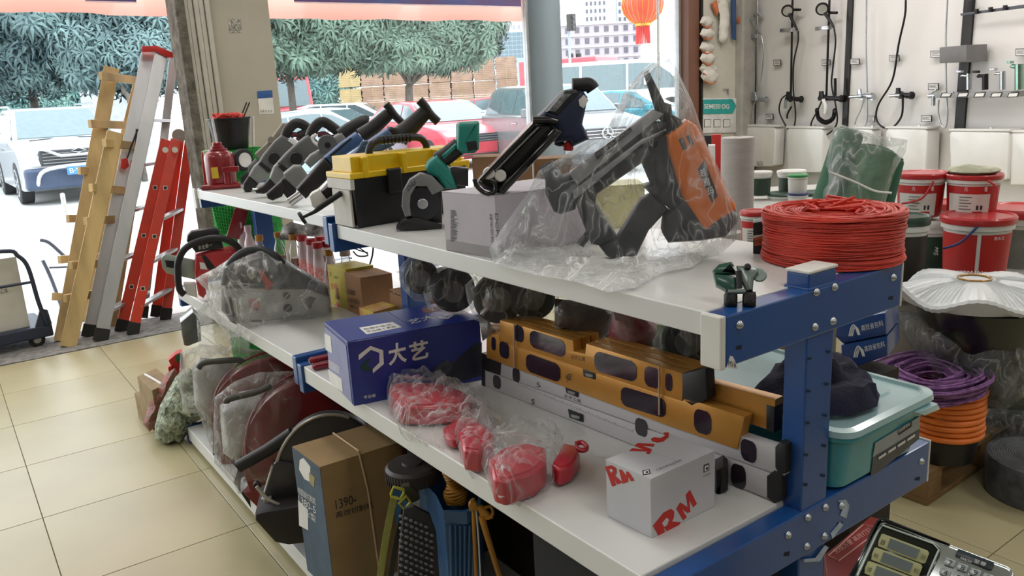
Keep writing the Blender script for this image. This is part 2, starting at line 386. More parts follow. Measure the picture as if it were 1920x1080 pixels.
# shower wall on the right, turning towards the room
WP = Plane(gy(1408, 200, 5.85), (-.968, .249, 0)); WD = V((-.249, -.968, 0)); W0 = V((7.59, 5.9, 0))
b = MB(); e = W0 + WD * 11; b.hexa([W0, e, e + V((.2, 0, 0)), W0 + V((.2, 0, 0))], [p + V((0, 0, 3.6)) for p in (W0, e, e + V((.2, 0, 0)), W0 + V((.2, 0, 0)))]); b.build('wall_right', m_white, kind='structure')
def wq(y0, y1, z0, z1, off=0.0):
    """points on the shower wall at distance along it (from its far end) and height"""
    n = WP.n * off; return [W0 + WD * y0 + V((0, 0, z0)) + n, W0 + WD * y1 + V((0, 0, z0)) + n, W0 + WD * y1 + V((0, 0, z1)) + n, W0 + WD * y0 + V((0, 0, z1)) + n]
def walong(px, py): return (WP.pt(px, py) - W0).dot(WD)
# joints of the wall panels: black strips
for k, (px, py) in enumerate(((1587, 100), (1803, 150))):
    a = walong(px, py); b = MB(); w = .032 if k == 0 else .045
    f_ = wq(a - w, a + w, .95 if k == 0 else .66, 3.6, 0); g_ = [p + WP.n * .02 for p in f_]
    b.hexa([f_[0], f_[1], g_[1], g_[0]], [f_[3], f_[2], g_[2], g_[3]]); b.build('trim_%d' % (k + 1), m_dark, kind='structure')
a = walong(1480, 100)
# facade: beige pillar, steel column, frames, panes
pil = MB().box(1.655, 2.17, 5.86, 6.34, 0, 3.6).build('pillar', m_wall, bevel=.01, kind='structure')
PF = Plane((0, 5.86, 0), (0, -1, 0))
mark = ppl('worn_sticker', [(428, 35), (452, 37), (453, 61), (430, 62)], PF, .001, mat('worn_sticker', 'b8b4aa', .7, var=.35, scale=70, col2='4a4640'), pil, off=.002)
qr = ppl('notice_sheet', [(482, 171), (510, 169), (514, 213), (486, 214)], PF, .0012, m_tag, pil, off=.0025)
ppl('notice_heading', [(482, 171), (510, 169), (511.2, 183), (483, 185)], PF, .001, mat('notice_blue', '2c5a9e', .6), qr, off=.0035)
for i in range(5): ptxt('扫码支付'[i % 4], PF, (487.5 + i * 4.9, 211), (490.5 + i * 4.9, 211), (487.2 + i * 4.9, 206), m_ink, qr, off=.003)
b = MB(); b.cyl((4.74, 6.0, 0), (4.74, 6.0, 3.6), .172, n=28); b.build('steel_column', m_steel, smooth=40, kind='structure')
# door frame and return panel beside the glass
b = MB().box(6.54, 6.70, 5.86, 5.98, 0, 3.6); b.build('door_frame', m_brown, bevel=.006, kind='structure')
b = MB().box(6.70, 6.735, 5.84, 5.99, 0, 3.6); b.build('door_jamb', m_dark, kind='structure')
b = MB().box(6.735, 7.36, 5.88, 6.02, 0, 3.6); wf = b.build('wall_front', mat('cream_board', 'cfcabe', .6, var=.03), kind='structure')
b = MB().box(7.30, 7.53, 5.78, 5.90, 0, 3.6); b.build('trim_3', mat('grey_post', 'a5a19b', .5), bevel=.02, kind='structure')
b = MB().box(7.53, 7.60, 5.80, 5.94, 0, 3.6); b.build('trim_4', m_dark, kind='structure')
m_glass = glass_pane('shop_glass', .02)
m_alu = mat('window_bar_metal', 'b9bcbd', .35, .6)
for n_, x0, x1 in ((1, 2.17, 4.57), (2, 4.91, 6.54)):
    b = MB().box(x0, x0 + .03, 5.97, 6.03, 0, 3.6).box(x1 - .03, x1, 5.97, 6.03, 0, 3.6).box(x0, x1, 5.97, 6.03, 0, .06).box(x0, x1, 5.97, 6.03, 3.4, 3.6)
    w = b.build('window_%d' % n_, m_alu, kind='structure')
    MB().box(x0 + .03, x1 - .03, 5.995, 6.003, .06, 3.4).build('pane', m_glass, w)
b = MB().box(6.23, 6.25, 5.99, 6.01, 0, 3.6); b.build('window_mullion', mat('pale_mullion', 'dfe3e4', .5), kind='structure')
# wall above the awning level (outside the frame) keeps the ceiling light in
# awning
m_awn = bpy.data.materials.new('awning_fabric'); m_awn.use_nodes = True
N_ = m_awn.node_tree.nodes; L_ = m_awn.node_tree.links; pb = N_['Principled BSDF']; pb.inputs['Base Color'].default_value = (*rgb('f8b8ac'), 1); pb.inputs['Roughness'].default_value = .7
trn = N_.new('ShaderNodeBsdfTranslucent'); trn.inputs[0].default_value = (*rgb('ffd6cc'), 1); ms = N_.new('ShaderNodeMixShader'); ms.inputs[0].default_value = .8
L_.new(pb.outputs[0], ms.inputs[1]); L_.new(trn.outputs[0], ms.inputs[2]); L_.new(ms.outputs[0], N_['Material Output'].inputs[0])
awn = thing('shop_awning', 'red fabric awning with a blue lettered band along the shop front', 'awning', (3, 7.2, 2.27))
b = MB(); vs = []; fs = []; nx = 48
for i in range(nx + 1):
    x = -.9 + i * (5.52 + .9) / nx; zb = 2.285 - .035 * min(1, max(0, (x - .6) / 2)) + .006 * math.sin(x * 7) + .004 * math.sin(x * 17)
    vs += [(x, 7.2 + .02 * math.sin(x * 5), zb), (x, 7.22, 2.46), (x, 6.4, 2.95)]
for i in range(nx): a = i * 3; fs += [(a, a + 3, a + 4, a + 1), (a + 1, a + 4, a + 5, a + 2)]
b.add(vs, fs); b.build('awning_cloth', m_awn, awn, smooth=60, solid=.004)
m_band = mat('awning_blue_band', '2b4a8c', .6, var=.2, scale=2, col2='5a2f6b')
for (xa, ya, xb, yb) in ((160, 1, 256, 3.5), (552, 3, 984, 12)):
    AP = Plane((0, 7.17, 0), (0, -1, 0)); p = AP.pt(xa, ya); q = AP.pt(xb, yb)
    MB().hexa([p, q, q + V((0, .01, 0)), p + V((0, .01, 0))], [v + V((0, 0, .16)) for v in (p, q, q + V((0, .01, 0)), p + V((0, .01, 0)))]).build('lettered_band', m_band, awn)
    MB().hexa([p - V((0, 0, .012)), q - V((0, 0, .012)), q + V((0, .01, -.012)), p + V((0, .01, -.012))], [p, q, q + V((0, .01, 0)), p + V((0, .01, 0))]).build('band_edging', m_whiteink, awn)

# paper lantern
ln = gd(1205, 12, 10.5); lant = thing('paper_lantern', 'round red and gold lantern with a tassel hanging outside the glass', 'lantern', ln)
m_lan = mat('lantern_red', 'd8482c', .5, emit=.25); m_gold = mat('lantern_gold', 'e8b040', .4, .3)
pr = [(.10, -.215), (.17, -.17), (.245, -.08), (.275, 0.02), (.25, .12), (.18, .2), (.1, .235)]
MB().lathe([(r, z) for r, z in pr], ln, 32).build('lantern_body', m_lan, lant, smooth=60)
b = MB()
for k in range(24):
    a = 2 * math.pi * k / 24; b.tube([ln + V((math.cos(a) * (r + .004), math.sin(a) * (r + .004), z)) for r, z in pr], .004, 5)
b.build('lantern_ribs', m_gold, lant, smooth=60)
MB().cyl(ln + V((0, 0, -.245)), ln + V((0, 0, -.21)), .105, n=24).build('lantern_base', m_gold, lant, smooth=40)
b = MB()
for k in range(26):
    a = 2 * math.pi * k / 26; b.cyl(ln + V((math.cos(a) * .085, math.sin(a) * .085, -.245)), ln + V((math.cos(a) * .095, math.sin(a) * .09, -.47)), .006, n=5)
b.build('tassel', mat('tassel_red', 'e0403a', .7), lant)
MB().cyl(ln + V((0, 0, .23)), ln + V((0, 0, 1.2)), .008, n=6).build('hanging_cord', m_dark, lant)

# ================================================================ outside
# trees
m_bark = mat('grey_bark', '6b645c', .9, var=.2, scale=10, bump=.5)
m_leafs = [mat('mango_leaf', '6c8674', .6, var=.3, scale=.8, col2='33493c'), mat('mango_leaf_blue', '667f7e', .6, var=.3, scale=.8, col2='30464a'), mat('haze_tinted_leaf', '86a89c', .6, var=.2, scale=.6, col2='557f80')]  # third leaf colour is paled to carry distance haze
def tree(label, base, h, blobs, r_tr, mi, n_ro, llen, seed, group='street trees across the road', trunk=None):
    t = thing('street_tree', label, 'tree', base, group); rnd = random.Random(seed); base = V(base)
    b = MB(); fork = base + V((0, 0, h))
    if trunk: b.tube(spline(trunk), [r_tr * (1 - .35 * i / (len(spline(trunk)) - 1)) for i in range(len(spline(trunk)))], 9); fork = V(trunk[-1])
    else: b.tube(spline([base, base + V((.05, .05, h * .5)), fork]), r_tr, 9)
    for c, rr in blobs[:6]:
        mid = fork.lerp(V(c), .5) + V((rnd.uniform(-.2, .2), 0, .1)); b.tube(spline([fork, mid, V(c)]), r_tr * .45, 7)
    b.build('trunk', m_bark, t, smooth=60)
    b = MB()
    for c, rr in blobs:
        c = V(c); vs = []
        n_ = 14; m_ = 8
        for i in range(m_ + 1):
            a = math.pi * i / m_
            for j in range(n_):
                d = V((math.sin(a) * math.cos(2 * math.pi * j / n_), math.sin(a) * math.sin(2 * math.pi * j / n_), math.cos(a)))
                k = .74 + .5 * noise.noise(d * 2.6 + c); vs.append(c + V((d.x * rr[0], d.y * rr[1], d.z * rr[2])) * k)
        b.add(vs, [(i * n_ + j, (i + 1) * n_ + j, (i + 1) * n_ + (j + 1) % n_, i * n_ + (j + 1) % n_) for i in range(m_) for j in range(n_)])
    b.build('dark_crown_core', mat('dark_crown_core_%d' % mi, ('24362c', '26393a', '5d7c78')[mi], .9, var=.3, scale=1.5), t)  # added core; the shade between the leaves is put into its dark colour
    b = MB(); tot = sum(rr[0] * rr[2] + rr[0] * rr[1] for c, rr in blobs)
    for c, rr in blobs:
        c = V(c)
        for k in range(int(n_ro * (rr[0] * rr[2] + rr[0] * rr[1]) / tot)):
            d = V((rnd.gauss(0, 1), rnd.gauss(0, 1), rnd.gauss(0, 1))).normalized()
            if d.y > .35: d.y = -d.y
            kk = .84 + .55 * noise.noise(d * 2.6 + c) + .2 * noise.noise(d * 7 + c) + rnd.uniform(-.05, .16)
            p = c + V((d.x * rr[0], d.y * rr[1], d.z * rr[2])) * kk; ax = (d + V((0, 0, .25)) + V((rnd.uniform(-.4, .4), rnd.uniform(-.4, .4), rnd.uniform(-.3, .3)))).normalized()
            u = ax.orthogonal().normalized(); w = ax.cross(u); nl = rnd.randint(6, 9); ph = rnd.uniform(0, 6.28); s = llen * rnd.uniform(.75, 1.2)
            for q in range(nl):
                a = ph + 2 * math.pi * q / nl; o = (u * math.cos(a) + w * math.sin(a)); sd = ax.cross(o); wd = s * .105
                p1 = p + (o * .55 + ax * .25) * s; p2 = p + (o * 1.0 + ax * .02 - V((0, 0, .18))) * s
                b.add([p, p1 - sd * wd, p2, p1 + sd * wd], [(0, 1, 2, 3)])
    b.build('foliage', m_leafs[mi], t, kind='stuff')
def bl(px, py, d, rx, ry, rz): return (gd(px, py, d), (rx, ry, rz))
tree('big broad mango tree at the left edge, behind the silver car', gd(215, 250, 20) * V((1, 1, 0)) if False else V((gd(60, 200, 20).x, gd(60, 200, 20).y, 0)), 2.2,
     [bl(20, 70, 19, 1.9, 1.4, 1.1), bl(130, 40, 19, 1.9, 1.4, 1.1), bl(250, 70, 19.5, 1.6, 1.3, 1.15), bl(-60, 90, 19, 1.6, 1.2, 1.2), bl(180, 105, 18.5, 1.1, .9, .75), bl(60, 115, 18.5, 1.2, .9, .6), bl(310, 60, 20, 1.5, 1.2, 1.2), bl(100, 20, 18.8, 2.2, 1.5, 1.0)],
     .11, 1, 6500, .30, 3, trunk=[V((gd(62, 230, 20).x, gd(62, 230, 20).y, 0)), gd(66, 205, 20), gd(60, 165, 20), gd(66, 120, 20)])
P_ = lambda px, d: V((gd(px, 200, d).x, gd(px, 200, d).y, 0))
tree('leaning twin-stemmed tree behind the wooden ladders', P_(243, 18), 1.6, [bl(215, 120, 18.5, .8, .7, .5), bl(265, 110, 18.5, .9, .7, .6)], .07, 1, 700, .27, 5, trunk=[P_(250, 18), gd(246, 198, 18), gd(232, 170, 18), gd(222, 140, 18)])
tree('mango tree beside the pillar with a thin dark trunk', P_(545, 24), 2.2,
     [bl(540, 75, 24, 1.5, 1.2, 1.0), bl(600, 60, 24, 1.6, 1.2, .9), bl(660, 70, 24, 1.2, 1.1, .85), bl(500, 60, 23, 1.2, 1, 1.0), bl(580, 100, 23.5, .9, .8, .5)], .12, 0, 2500, .36, 8, trunk=[P_(548, 24), gd(547, 180, 24), gd(543, 140, 24), gd(540, 110, 24)])
tree('mango tree with a forked trunk in front of the timber stacks', P_(768, 25), 2.2,
     [bl(720, 70, 25, 1.3, 1.1, .85), bl(780, 60, 25, 1.7, 1.3, .95), bl(850, 65, 25, 1.4, 1.1, .85), bl(890, 50, 25.5, .9, .9, .75), bl(790, 100, 24.3, 1.2, .9, .42), bl(720, 100, 24.5, .8, .8, .4)], .15, 0, 2900, .35, 9, trunk=[P_(768, 25), gd(767, 178, 25), gd(768, 160, 25)])
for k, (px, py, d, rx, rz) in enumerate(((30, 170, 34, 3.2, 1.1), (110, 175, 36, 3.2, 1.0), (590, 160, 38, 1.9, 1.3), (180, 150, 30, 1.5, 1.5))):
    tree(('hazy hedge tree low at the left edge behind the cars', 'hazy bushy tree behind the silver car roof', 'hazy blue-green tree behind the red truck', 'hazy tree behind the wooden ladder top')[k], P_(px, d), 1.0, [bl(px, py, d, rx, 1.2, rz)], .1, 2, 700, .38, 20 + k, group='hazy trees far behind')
# cars
m_tyre = mat('tyre_rubber', '2a2a2c', .85); m_rim = mat('wheel_rim', 'b8bcc0', .35, .6); m_cg = mat('car_glass', '5b6f74', .08, var=.05, coat=.5); m_lampg = mat('headlamp_glass', 'd5dde0', .1, coat=.6)
m_plate = mat('number_plate_blue', '4a86c8', .4); m_chrome = mat('chrome', 'd0d3d6', .16, .95, var=.02); m_grille = mat('car_grille', '3a3d42', .4)
PR = {'sedan': ([(-.5, .2), (-.495, .58), (-.47, .68), (-.33, .70), (.2, .66), (.42, .56), (.49, .45), (.5, .22), (.45, .14), (-.45, .14)], [(-.42, .68), (-.27, .95), (-.08, 1.0), (.06, .97), (.26, .64)]),
      'suv': ([(-.5, .22), (-.5, .64), (.22, .64), (.43, .57), (.49, .48), (.5, .24), (.46, .15), (-.46, .15)], [(-.49, .62), (-.45, .93), (-.35, 1.0), (.05, .98), (.25, .63)]),
      'van': ([(-.5, .18), (-.5, .55), (.36, .55), (.47, .48), (.5, .4), (.5, .2), (.46, .13), (-.46, .13)], [(-.495, .53), (-.485, .96), (-.44, 1.0), (.22, 1.0), (.30, .97), (.45, .52)])}
def car(label, loc, head, L, Wd, H, kind, paint, plate=None, emblem=None, group='parked cars outside', lift=.0):
    """head: direction the nose points (degrees, world)"""
    t = thing('car', label, 'car', V((loc[0], loc[1], 0)), group); T = Matrix.Translation((loc[0], loc[1], lift)) @ Matrix.Rotation(math.radians(head), 4, 'Z')
    lo, gr = PR[kind]; hw = Wd / 2
    b = MB().at(T); vs = []; n = len(lo)
    for y, k, kz in ((-hw, .965, .0), (-hw + .07, .99, .01), (-hw + .22, 1.0, .015), (hw - .22, 1.0, .015), (hw - .07, .99, .01), (hw, .965, 0)):
        vs += [(x * L * k, y, z * H * (1 if z < .3 else 1) + kz * H * (1 if z > .3 else 0)) for x, z in lo]
    fs = [tuple(range(n - 1, -1, -1)), tuple(range(5 * n, 6 * n))]
    for a in range(5): fs += [(a * n + i, a * n + (i + 1) % n, (a + 1) * n + (i + 1) % n, (a + 1) * n + i) for i in range(n)]
    b.add(vs, fs); b.build('body', paint, t, smooth=35, bevel=.03, seg=2)
    zb, zt = min(z for x, z in gr), 1.0
    wz = lambda z: hw * (.93 - .2 * (z - zb) / (zt - zb))
    b = MB().at(T); n = len(gr)
    b.add([(x * L, -wz(z), z * H) for x, z in gr] + [(x * L, wz(z), z * H) for x, z in gr], [tuple(range(n - 1, -1, -1)), tuple(range(n, 2 * n))] + [(i, (i + 1) % n, n + (i + 1) % n, n + i) for i in range(n)])
    b.build('roof', paint, t, smooth=35, bevel=.03, seg=2)
    cxm = sum(x for x, z in gr) / n; czm = zb + (zt - zb) * .48
    for s in (-1, 1):
        q = [(cxm + (x - cxm) * .86, czm + (z - czm) * .78) for x, z in gr]; xs = [x for x, z in q]; x0, x1 = min(xs), max(xs); cuts = [x0, x0 + (x1 - x0) * .3, x0 + (x1 - x0) * .62, x1]
        for k in range(3):
            a_, c_ = cuts[k] + .006, cuts[k + 1] - .006; top = []; bot = []
            def zat(x, up):
                zs = []
                for i in range(len(q)):
                    (xa, za), (xb, zb_) = q[i], q[(i + 1) % len(q)]
                    if min(xa, xb) - 1e-9 <= x <= max(xa, xb) + 1e-9 and abs(xb - xa) > 1e-9: zs.append(za + (zb_ - za) * (x - xa) / (xb - xa))
                return (max(zs) if up else min(zs)) if zs else czm
            xm = [a_ + (c_ - a_) * i / 4 for i in range(5)]
            pl_ = [(x, zat(x, False)) for x in xm] + [(x, zat(x, True)) for x in reversed(xm)]
            b = MB().at(T); b.prism([V((x * L, s * (wz(z) + .004), z * H)) for x, z in pl_], V((0, -.006 * s, 0)), V((0, .008 * s, 0))); b.build('side_window', m_cg, t)
    # windscreens
    for (i, j), nm in (((n - 2, n - 1), 'windscreen'), ((0, 1), 'rear_window')):
        (xa, za), (xb, zb_) = gr[i], gr[j]; p = [(xa + (xb - xa) * k, za + (zb_ - za) * k) for k in (.08, .9)]
        q = [V((p[0][0] * L, -wz(p[0][1]) * .92, p[0][1] * H)), V((p[0][0] * L, wz(p[0][1]) * .92, p[0][1] * H)), V((p[1][0] * L, wz(p[1][1]) * .92, p[1][1] * H)), V((p[1][0] * L, -wz(p[1][1]) * .92, p[1][1] * H))]
        nn = (q[1] - q[0]).cross(q[3] - q[0]).normalized(); nn = nn if nn.z > 0 else -nn
        MB().at(T).prism(q, nn * -.005, nn * .014).build(nm, m_cg, t)
    r = .32 * H / 1.45
    for sx_ in (-.31, .31):
        for s in (-1, 1):
            w = MB().at(T).cyl((sx_ * L, s * (hw - .2), r), (sx_ * L, s * (hw + .015), r), r, n=24).build('wheel', m_tyre, t, smooth=40, bevel=.02)
            b = MB().at(T).cyl((sx_ * L, s * (hw), r), (sx_ * L, s * (hw + .022), r), r * .66, n=24)
            b.build('rim', m_rim, w, smooth=40)
            b = MB().at(T)
            for k in range(10):
                a = k * math.pi / 5; c = V((sx_ * L, s * (hw + .024), r)); d = V((math.cos(a), 0, math.sin(a))); e = V((-math.sin(a), 0, math.cos(a))) * r * .05
                b.hexa([c + d * r * .2 - e, c + d * r * .58 - e, c + d * r * .58 + e, c + d * r * .2 + e], [p + V((0, .004 * s, 0)) for p in (c + d * r * .2 - e, c + d * r * .58 - e, c + d * r * .58 + e, c + d * r * .2 + e)])
            b.build('spokes', m_grille, w)
    fx = .492 * L; zh = .5 * H
    for s in (-1, 1):
        MB().at(T).hexa([(fx - .25, s * (hw - .03), zh - .1), (fx - .02, s * (hw - .42), zh - .1), (fx + .01, s * (hw - .42), zh - .1), (fx - .08, s * (hw - .06), zh - .1)], [(fx - .25, s * (hw - .03), zh + .06), (fx - .02, s * (hw - .42), zh + .05), (fx - .0, s * (hw - .42), zh + .05), (fx - .1, s * (hw - .06), zh + .06)]).build('headlamp', m_lampg, t, bevel=.01)
        MB().at(T).box(.16 * L, .2 * L, s * (hw + .02) - .09, s * (hw + .02) + .09, .63 * H, .73 * H).build('wing_mirror', paint, t, bevel=.02)
        MB().at(T).box(-.5 * L - .005, -.47 * L, s * (hw - .2) - .12, s * (hw - .2) + .12, .48 * H, .58 * H).build('tail_lamp', m_redink, t, bevel=.01)
        MB().at(T).box(-.02 * L, .04 * L, s * (hw + .012) - .012, s * (hw + .012) + .012, .55 * H, .565 * H).build('door_handle', m_chrome, t)
    MB().at(T).box(fx - .02, fx + .012, -hw * .42, hw * .42, .38 * H, .5 * H).build('grille', m_grille, t, bevel=.01)
    for k in range(3): MB().at(T).box(fx, fx + .02, -hw * .4, hw * .4, (.40 + .035 * k) * H, (.407 + .035 * k) * H).build('grille_bar', m_chrome, t)
    MB().at(T).box(fx, fx + .025, -hw * .8, hw * .8, .2 * H, .27 * H).build('bumper_intake', m_grille, t, bevel=.01)
    if plate:
        p = MB().at(T).box(fx + .02, fx + .04, -.24, .24, .265 * H, .265 * H + .14).build('number_plate', m_plate, t)
        o = T @ V((fx + .042, -.21, .265 * H + .03)); o2 = T @ V((fx + .042, .21, .265 * H + .03)); txt(plate, o, o2 - o, V((0, 0, .085)), m_whiteink, p)
    return t
m_silver = mat('silver_car_paint', 'c6ccd2', .25, .3, var=.03, coat=.5); m_wcar = mat('white_car_paint', 'e6e9ec', .3, var=.02, coat=.5); m_rcar = mat('red_car_paint', 'c8404e', .25, var=.05, coat=.5)
m_gcar = mat('grey_car_paint', '6e7376', .3, .3, var=.05, coat=.5); m_scar = mat('pale_blue_car_paint', 'a9bcc8', .3, .2, coat=.5); m_dcar = mat('dark_car_paint', '3c4248', .3, .2, coat=.4)
def G(px, d): p = gd(px, 300, d); return (p.x, p.y)
def toward(px, d, off): p = G(px, d); return math.degrees(math.atan2(-p[1], -p[0])) + off
t = car('silver off-road car facing the shop, left of the ladders', G(112, 16.2), toward(112, 16.2, 8), 4.4, 1.86, 1.74, 'suv', m_silver, lift=.0)
p = G(112, 16.2); T = Matrix.Translation((p[0], p[1], 0)) @ Matrix.Rotation(math.radians(toward(112, 16.2, 8)), 4, 'Z')
m_bar = mat('bull_bar', 'cfd3d6', .3, .5)
b = MB().at(T); b.tube(spline([(2.2, -.72, .35), (2.38, -.6, .62), (2.42, 0, .68), (2.38, .6, .62), (2.2, .72, .35)]), .035, 8); b.build('bull_bar', m_bar, t, smooth=50)
b = MB().at(T); b.box(2.05, 2.24, -.9, .9, .28, .66); b.build('blue_bumper', mat('bumper_blue', '3c4a62', .4), t, bevel=.05)
MB().at(T).box(2.1, 2.25, -.62, .62, .70, .96).build('wide_grille', m_grille, t, bevel=.02)
for k_ in range(4): MB().at(T).box(2.24, 2.262, -.58, .58, .73 + k_ * .055, .745 + k_ * .055).build('grille_slat', m_chrome, t)
pl3 = MB().at(T).box(2.44, 2.455, -.26, .26, .52, .66).build('front_plate', m_plate, t)
o_ = T @ V((2.457, -.22, .55)); o2_ = T @ V((2.457, .22, .55)); txt('B·VL113', o_, o2_ - o_, V((0, 0, .085)), m_whiteink, pl3)
for s_ in (-1, 1): MB().at(T).hexa([(2.0, s_ * .9, .7), (2.22, s_ * .62, .7), (2.24, s_ * .62, .7), (2.1, s_ * .92, .7)], [(1.9, s_ * .9, .98), (2.16, s_ * .66, .94), (2.2, s_ * .66, .94), (2.0, s_ * .92, .98)]).build('angular_headlamp', m_lampg, t)
b = MB().at(T); b.tube([(2.3, -.62, 1.02), (2.34, -.3, .86), (2.34, .3, .86), (2.3, .62, 1.02)], .03, 6); b.tube([(2.31, -.12, .93), (2.32, 0, .97), (2.31, .12, .93), (2.32, 0, .89)], .014, 6, closed=True); b.build('grille_emblem', m_chrome, t, smooth=50)
b = MB().at(T); b.tube(spline([(1.15, -.6, 1.12), (1.0, 0, 1.14), (1.15, .6, 1.12)]), .012, 5); b.build('wiper', m_dark, t)
for s in (-1, 1): MB().at(T).tube([(-1.8, s * .72, 1.72), (-1.6, s * .74, 1.78), (.1, s * .74, 1.76), (.3, s * .72, 1.7)], .02, 6).build('roof_rail', m_silver, t, smooth=50)
car('dark saloon half cut off at the far left edge', G(-30, 19.5), toward(-30, 19.5, 60), 4.5, 1.8, 1.42, 'sedan', m_dcar)
car('red and white saloon with sloping bonnet in front of the glass', G(818, 19), toward(818, 19, 28), 4.7, 1.85, 1.46, 'sedan', m_rcar)
car('white compact saloon, left of the red saloon', G(628, 22), toward(628, 22, 62), 4.3, 1.75, 1.4, 'sedan', m_wcar)
car('white estate car behind the white compact saloon', G(680, 29), toward(680, 29, 80), 4.5, 1.75, 1.5, 'suv', m_wcar)
car('pale blue car partly hidden by the pillar, its boot showing', G(575, 17), toward(575, 17, 128), 4.5, 1.8, 1.38, 'sedan', m_scar)
car('small red saloon beside the thin-trunked tree', G(583, 27), toward(583, 27, 70), 4.4, 1.75, 1.4, 'sedan', m_rcar)
car('silver-blue saloon behind the red saloon', G(845, 27), toward(845, 27, 30), 4.6, 1.82, 1.42, 'sedan', m_scar)
tm_ = car('grey-white off-road car with a star on its grille, half behind the steel column', G(1049, 16.5), toward(1049, 16.5, 22), 4.6, 1.9, 1.66, 'suv', mat('pale_grey_car_paint', '74787a', .3, .2, coat=.4))
p = G(1049, 16.5); T = Matrix.Translation((p[0], p[1], 0)) @ Matrix.Rotation(math.radians(toward(1049, 16.5, 22)), 4, 'Z')
b = MB().at(T); c = V((2.33, 0, .74)); b.tube([c + V((0, math.cos(a * .4) * .1, math.sin(a * .4) * .1)) for a in range(16)], .01, 6, closed=True)
for k in range(3): a = math.pi / 2 + k * 2.094; b.tube([c, c + V((0, math.cos(a) * .1, math.sin(a) * .1))], [.018, .006], 6)
b.build('star_emblem', m_chrome, tm_, smooth=50)
car('teal hatchback seen through the plastic bag', G(1185, 22), toward(1185, 22, 70), 4.2, 1.7, 1.45, 'sedan', mat('teal_paint', '3d8fa0', .3, coat=.4))
car('white minibus with a row of windows, behind the plastic bag', G(1160, 31), toward(1160, 31, 85), 6.6, 2.0, 2.5, 'van', m_wcar)
car('red saloon between the silver-blue saloon and the star-grilled car', G(945, 31), toward(945, 31, 80), 4.5, 1.8, 1.42, 'sedan', m_rcar)
# red truck beside the pillar, another right of the column
def truck(label, px, d, off, L, H, py0=None):
    p = G(px, d); t = thing('truck', label, 'truck', V((p[0], p[1], 0)), 'red trucks'); T = Matrix.Translation((p[0], p[1], 0)) @ Matrix.Rotation(math.radians(toward(px, d, off)), 4, 'Z')
    MB().at(T).prism([V((-L / 2, -1.15, .6)), V((L / 2, -1.15, .6)), V((L / 2, -1.15, H * .55)), V((L / 2 - .25, -1.15, H)), V((-L / 2, -1.15, H))], V(), V()) if False else None
    b = MB().at(T); b.prism([V((-L / 2, 0, .6)), V((L / 2, 0, .6)), V((L / 2, 0, H * .55)), V((L / 2 - .25, 0, H)), V((-L / 2, 0, H))], V((0, -1.15, 0)), V((0, 1.15, 0))); b.build('cab', mat('truck_red', 'd0505c', .4, coat=.3), t, bevel=.06)
    for s in (-1, 1): MB().at(T).box(-.2, L / 2 - .35, s * 1.16 - .01, s * 1.16 + .01, H * .64, H * .82).build('side_window', m_cg, t)
    MB().at(T).hexa([(L / 2 + .01, -1, H * .57), (L / 2 + .01, 1, H * .57), (L / 2 + .03, 1, H * .57), (L / 2 + .03, -1, H * .57)], [(L / 2 - .21, -1, H * .93), (L / 2 - .21, 1, H * .93), (L / 2 - .19, 1, H * .93), (L / 2 - .19, -1, H * .93)]).build('windscreen', m_cg, t)
    for x in (-L / 2 + .6, L / 2 - .7):
        for s in (-1, 1): MB().at(T).cyl((x, s * .85, .5), (x, s * 1.18, .5), .5, n=24).build('wheel', m_tyre, t, smooth=40)
truck('red truck cab behind the beige pillar edge', 522, 31, 20, 2.6, 2.6)
truck('red truck behind the minibus, right of the steel column', 1075, 40, 60, 4.5, 3.0)
# timber stacks: two tiers of sawn-board packs
m_wood_p = [mat('sawn_board_a', 'a58a76', .8, var=.12, scale=3), mat('sawn_board_b', 'a0846f', .8, var=.12, scale=3), mat('sawn_board_c', 'b8a678', .8, var=.1, scale=3)]
A_, B_ = gd(638, 190, 34), gd(972, 176, 34); dx = (B_ - A_); dx.z = 0; wdt = dx.length / 8; dx.normalize(); dn = V((dx.y, -dx.x, 0))
if dn.y > 0: dn = -dn
st = thing('timber_stack', 'long stack of sawn board packs in two tiers behind the trees', 'timber stack', V((A_.x, A_.y, 0)))
z0 = proj_z = None
for tier in range(2):
    for k in range(8):
        zt_ = CAMP.z + (1.55 if tier else .62) + (.0 if k else -.05) + random.uniform(-.02, .02); zb_ = CAMP.z + (.64 if tier else -1.48)
        o = V((A_.x, A_.y, 0)) + dx * (wdt * k + .01) + dn * random.uniform(0, .15); nb_ = 12 if tier else 26; b = MB()
        for q in range(nb_):
            za = zb_ + (zt_ - zb_) * q / nb_; zc = zb_ + (zt_ - zb_) * (q + .93) / nb_; jx = random.uniform(0, .05)
            c0 = o + dx * jx; c1 = o + dx * (wdt - .05 + jx); b.hexa([c0 + V((0, 0, za)), c1 + V((0, 0, za)), c1 - dn * 1.4 + V((0, 0, za)), c0 - dn * 1.4 + V((0, 0, za))], [c0 + V((0, 0, zc)), c1 + V((0, 0, zc)), c1 - dn * 1.4 + V((0, 0, zc)), c0 - dn * 1.4 + V((0, 0, zc))])
        b.build('board_pack', m_wood_p[2] if k == 0 else m_wood_p[(k + tier) % 2], st, kind='stuff')
        MB().tube([o + dx * wdt * .5 + dn * .01 + V((0, 0, zb_)), o + dx * wdt * .5 + dn * .01 + V((0, 0, zt_))], .012, 4).build('packing_strap', m_wood_p[2], st)
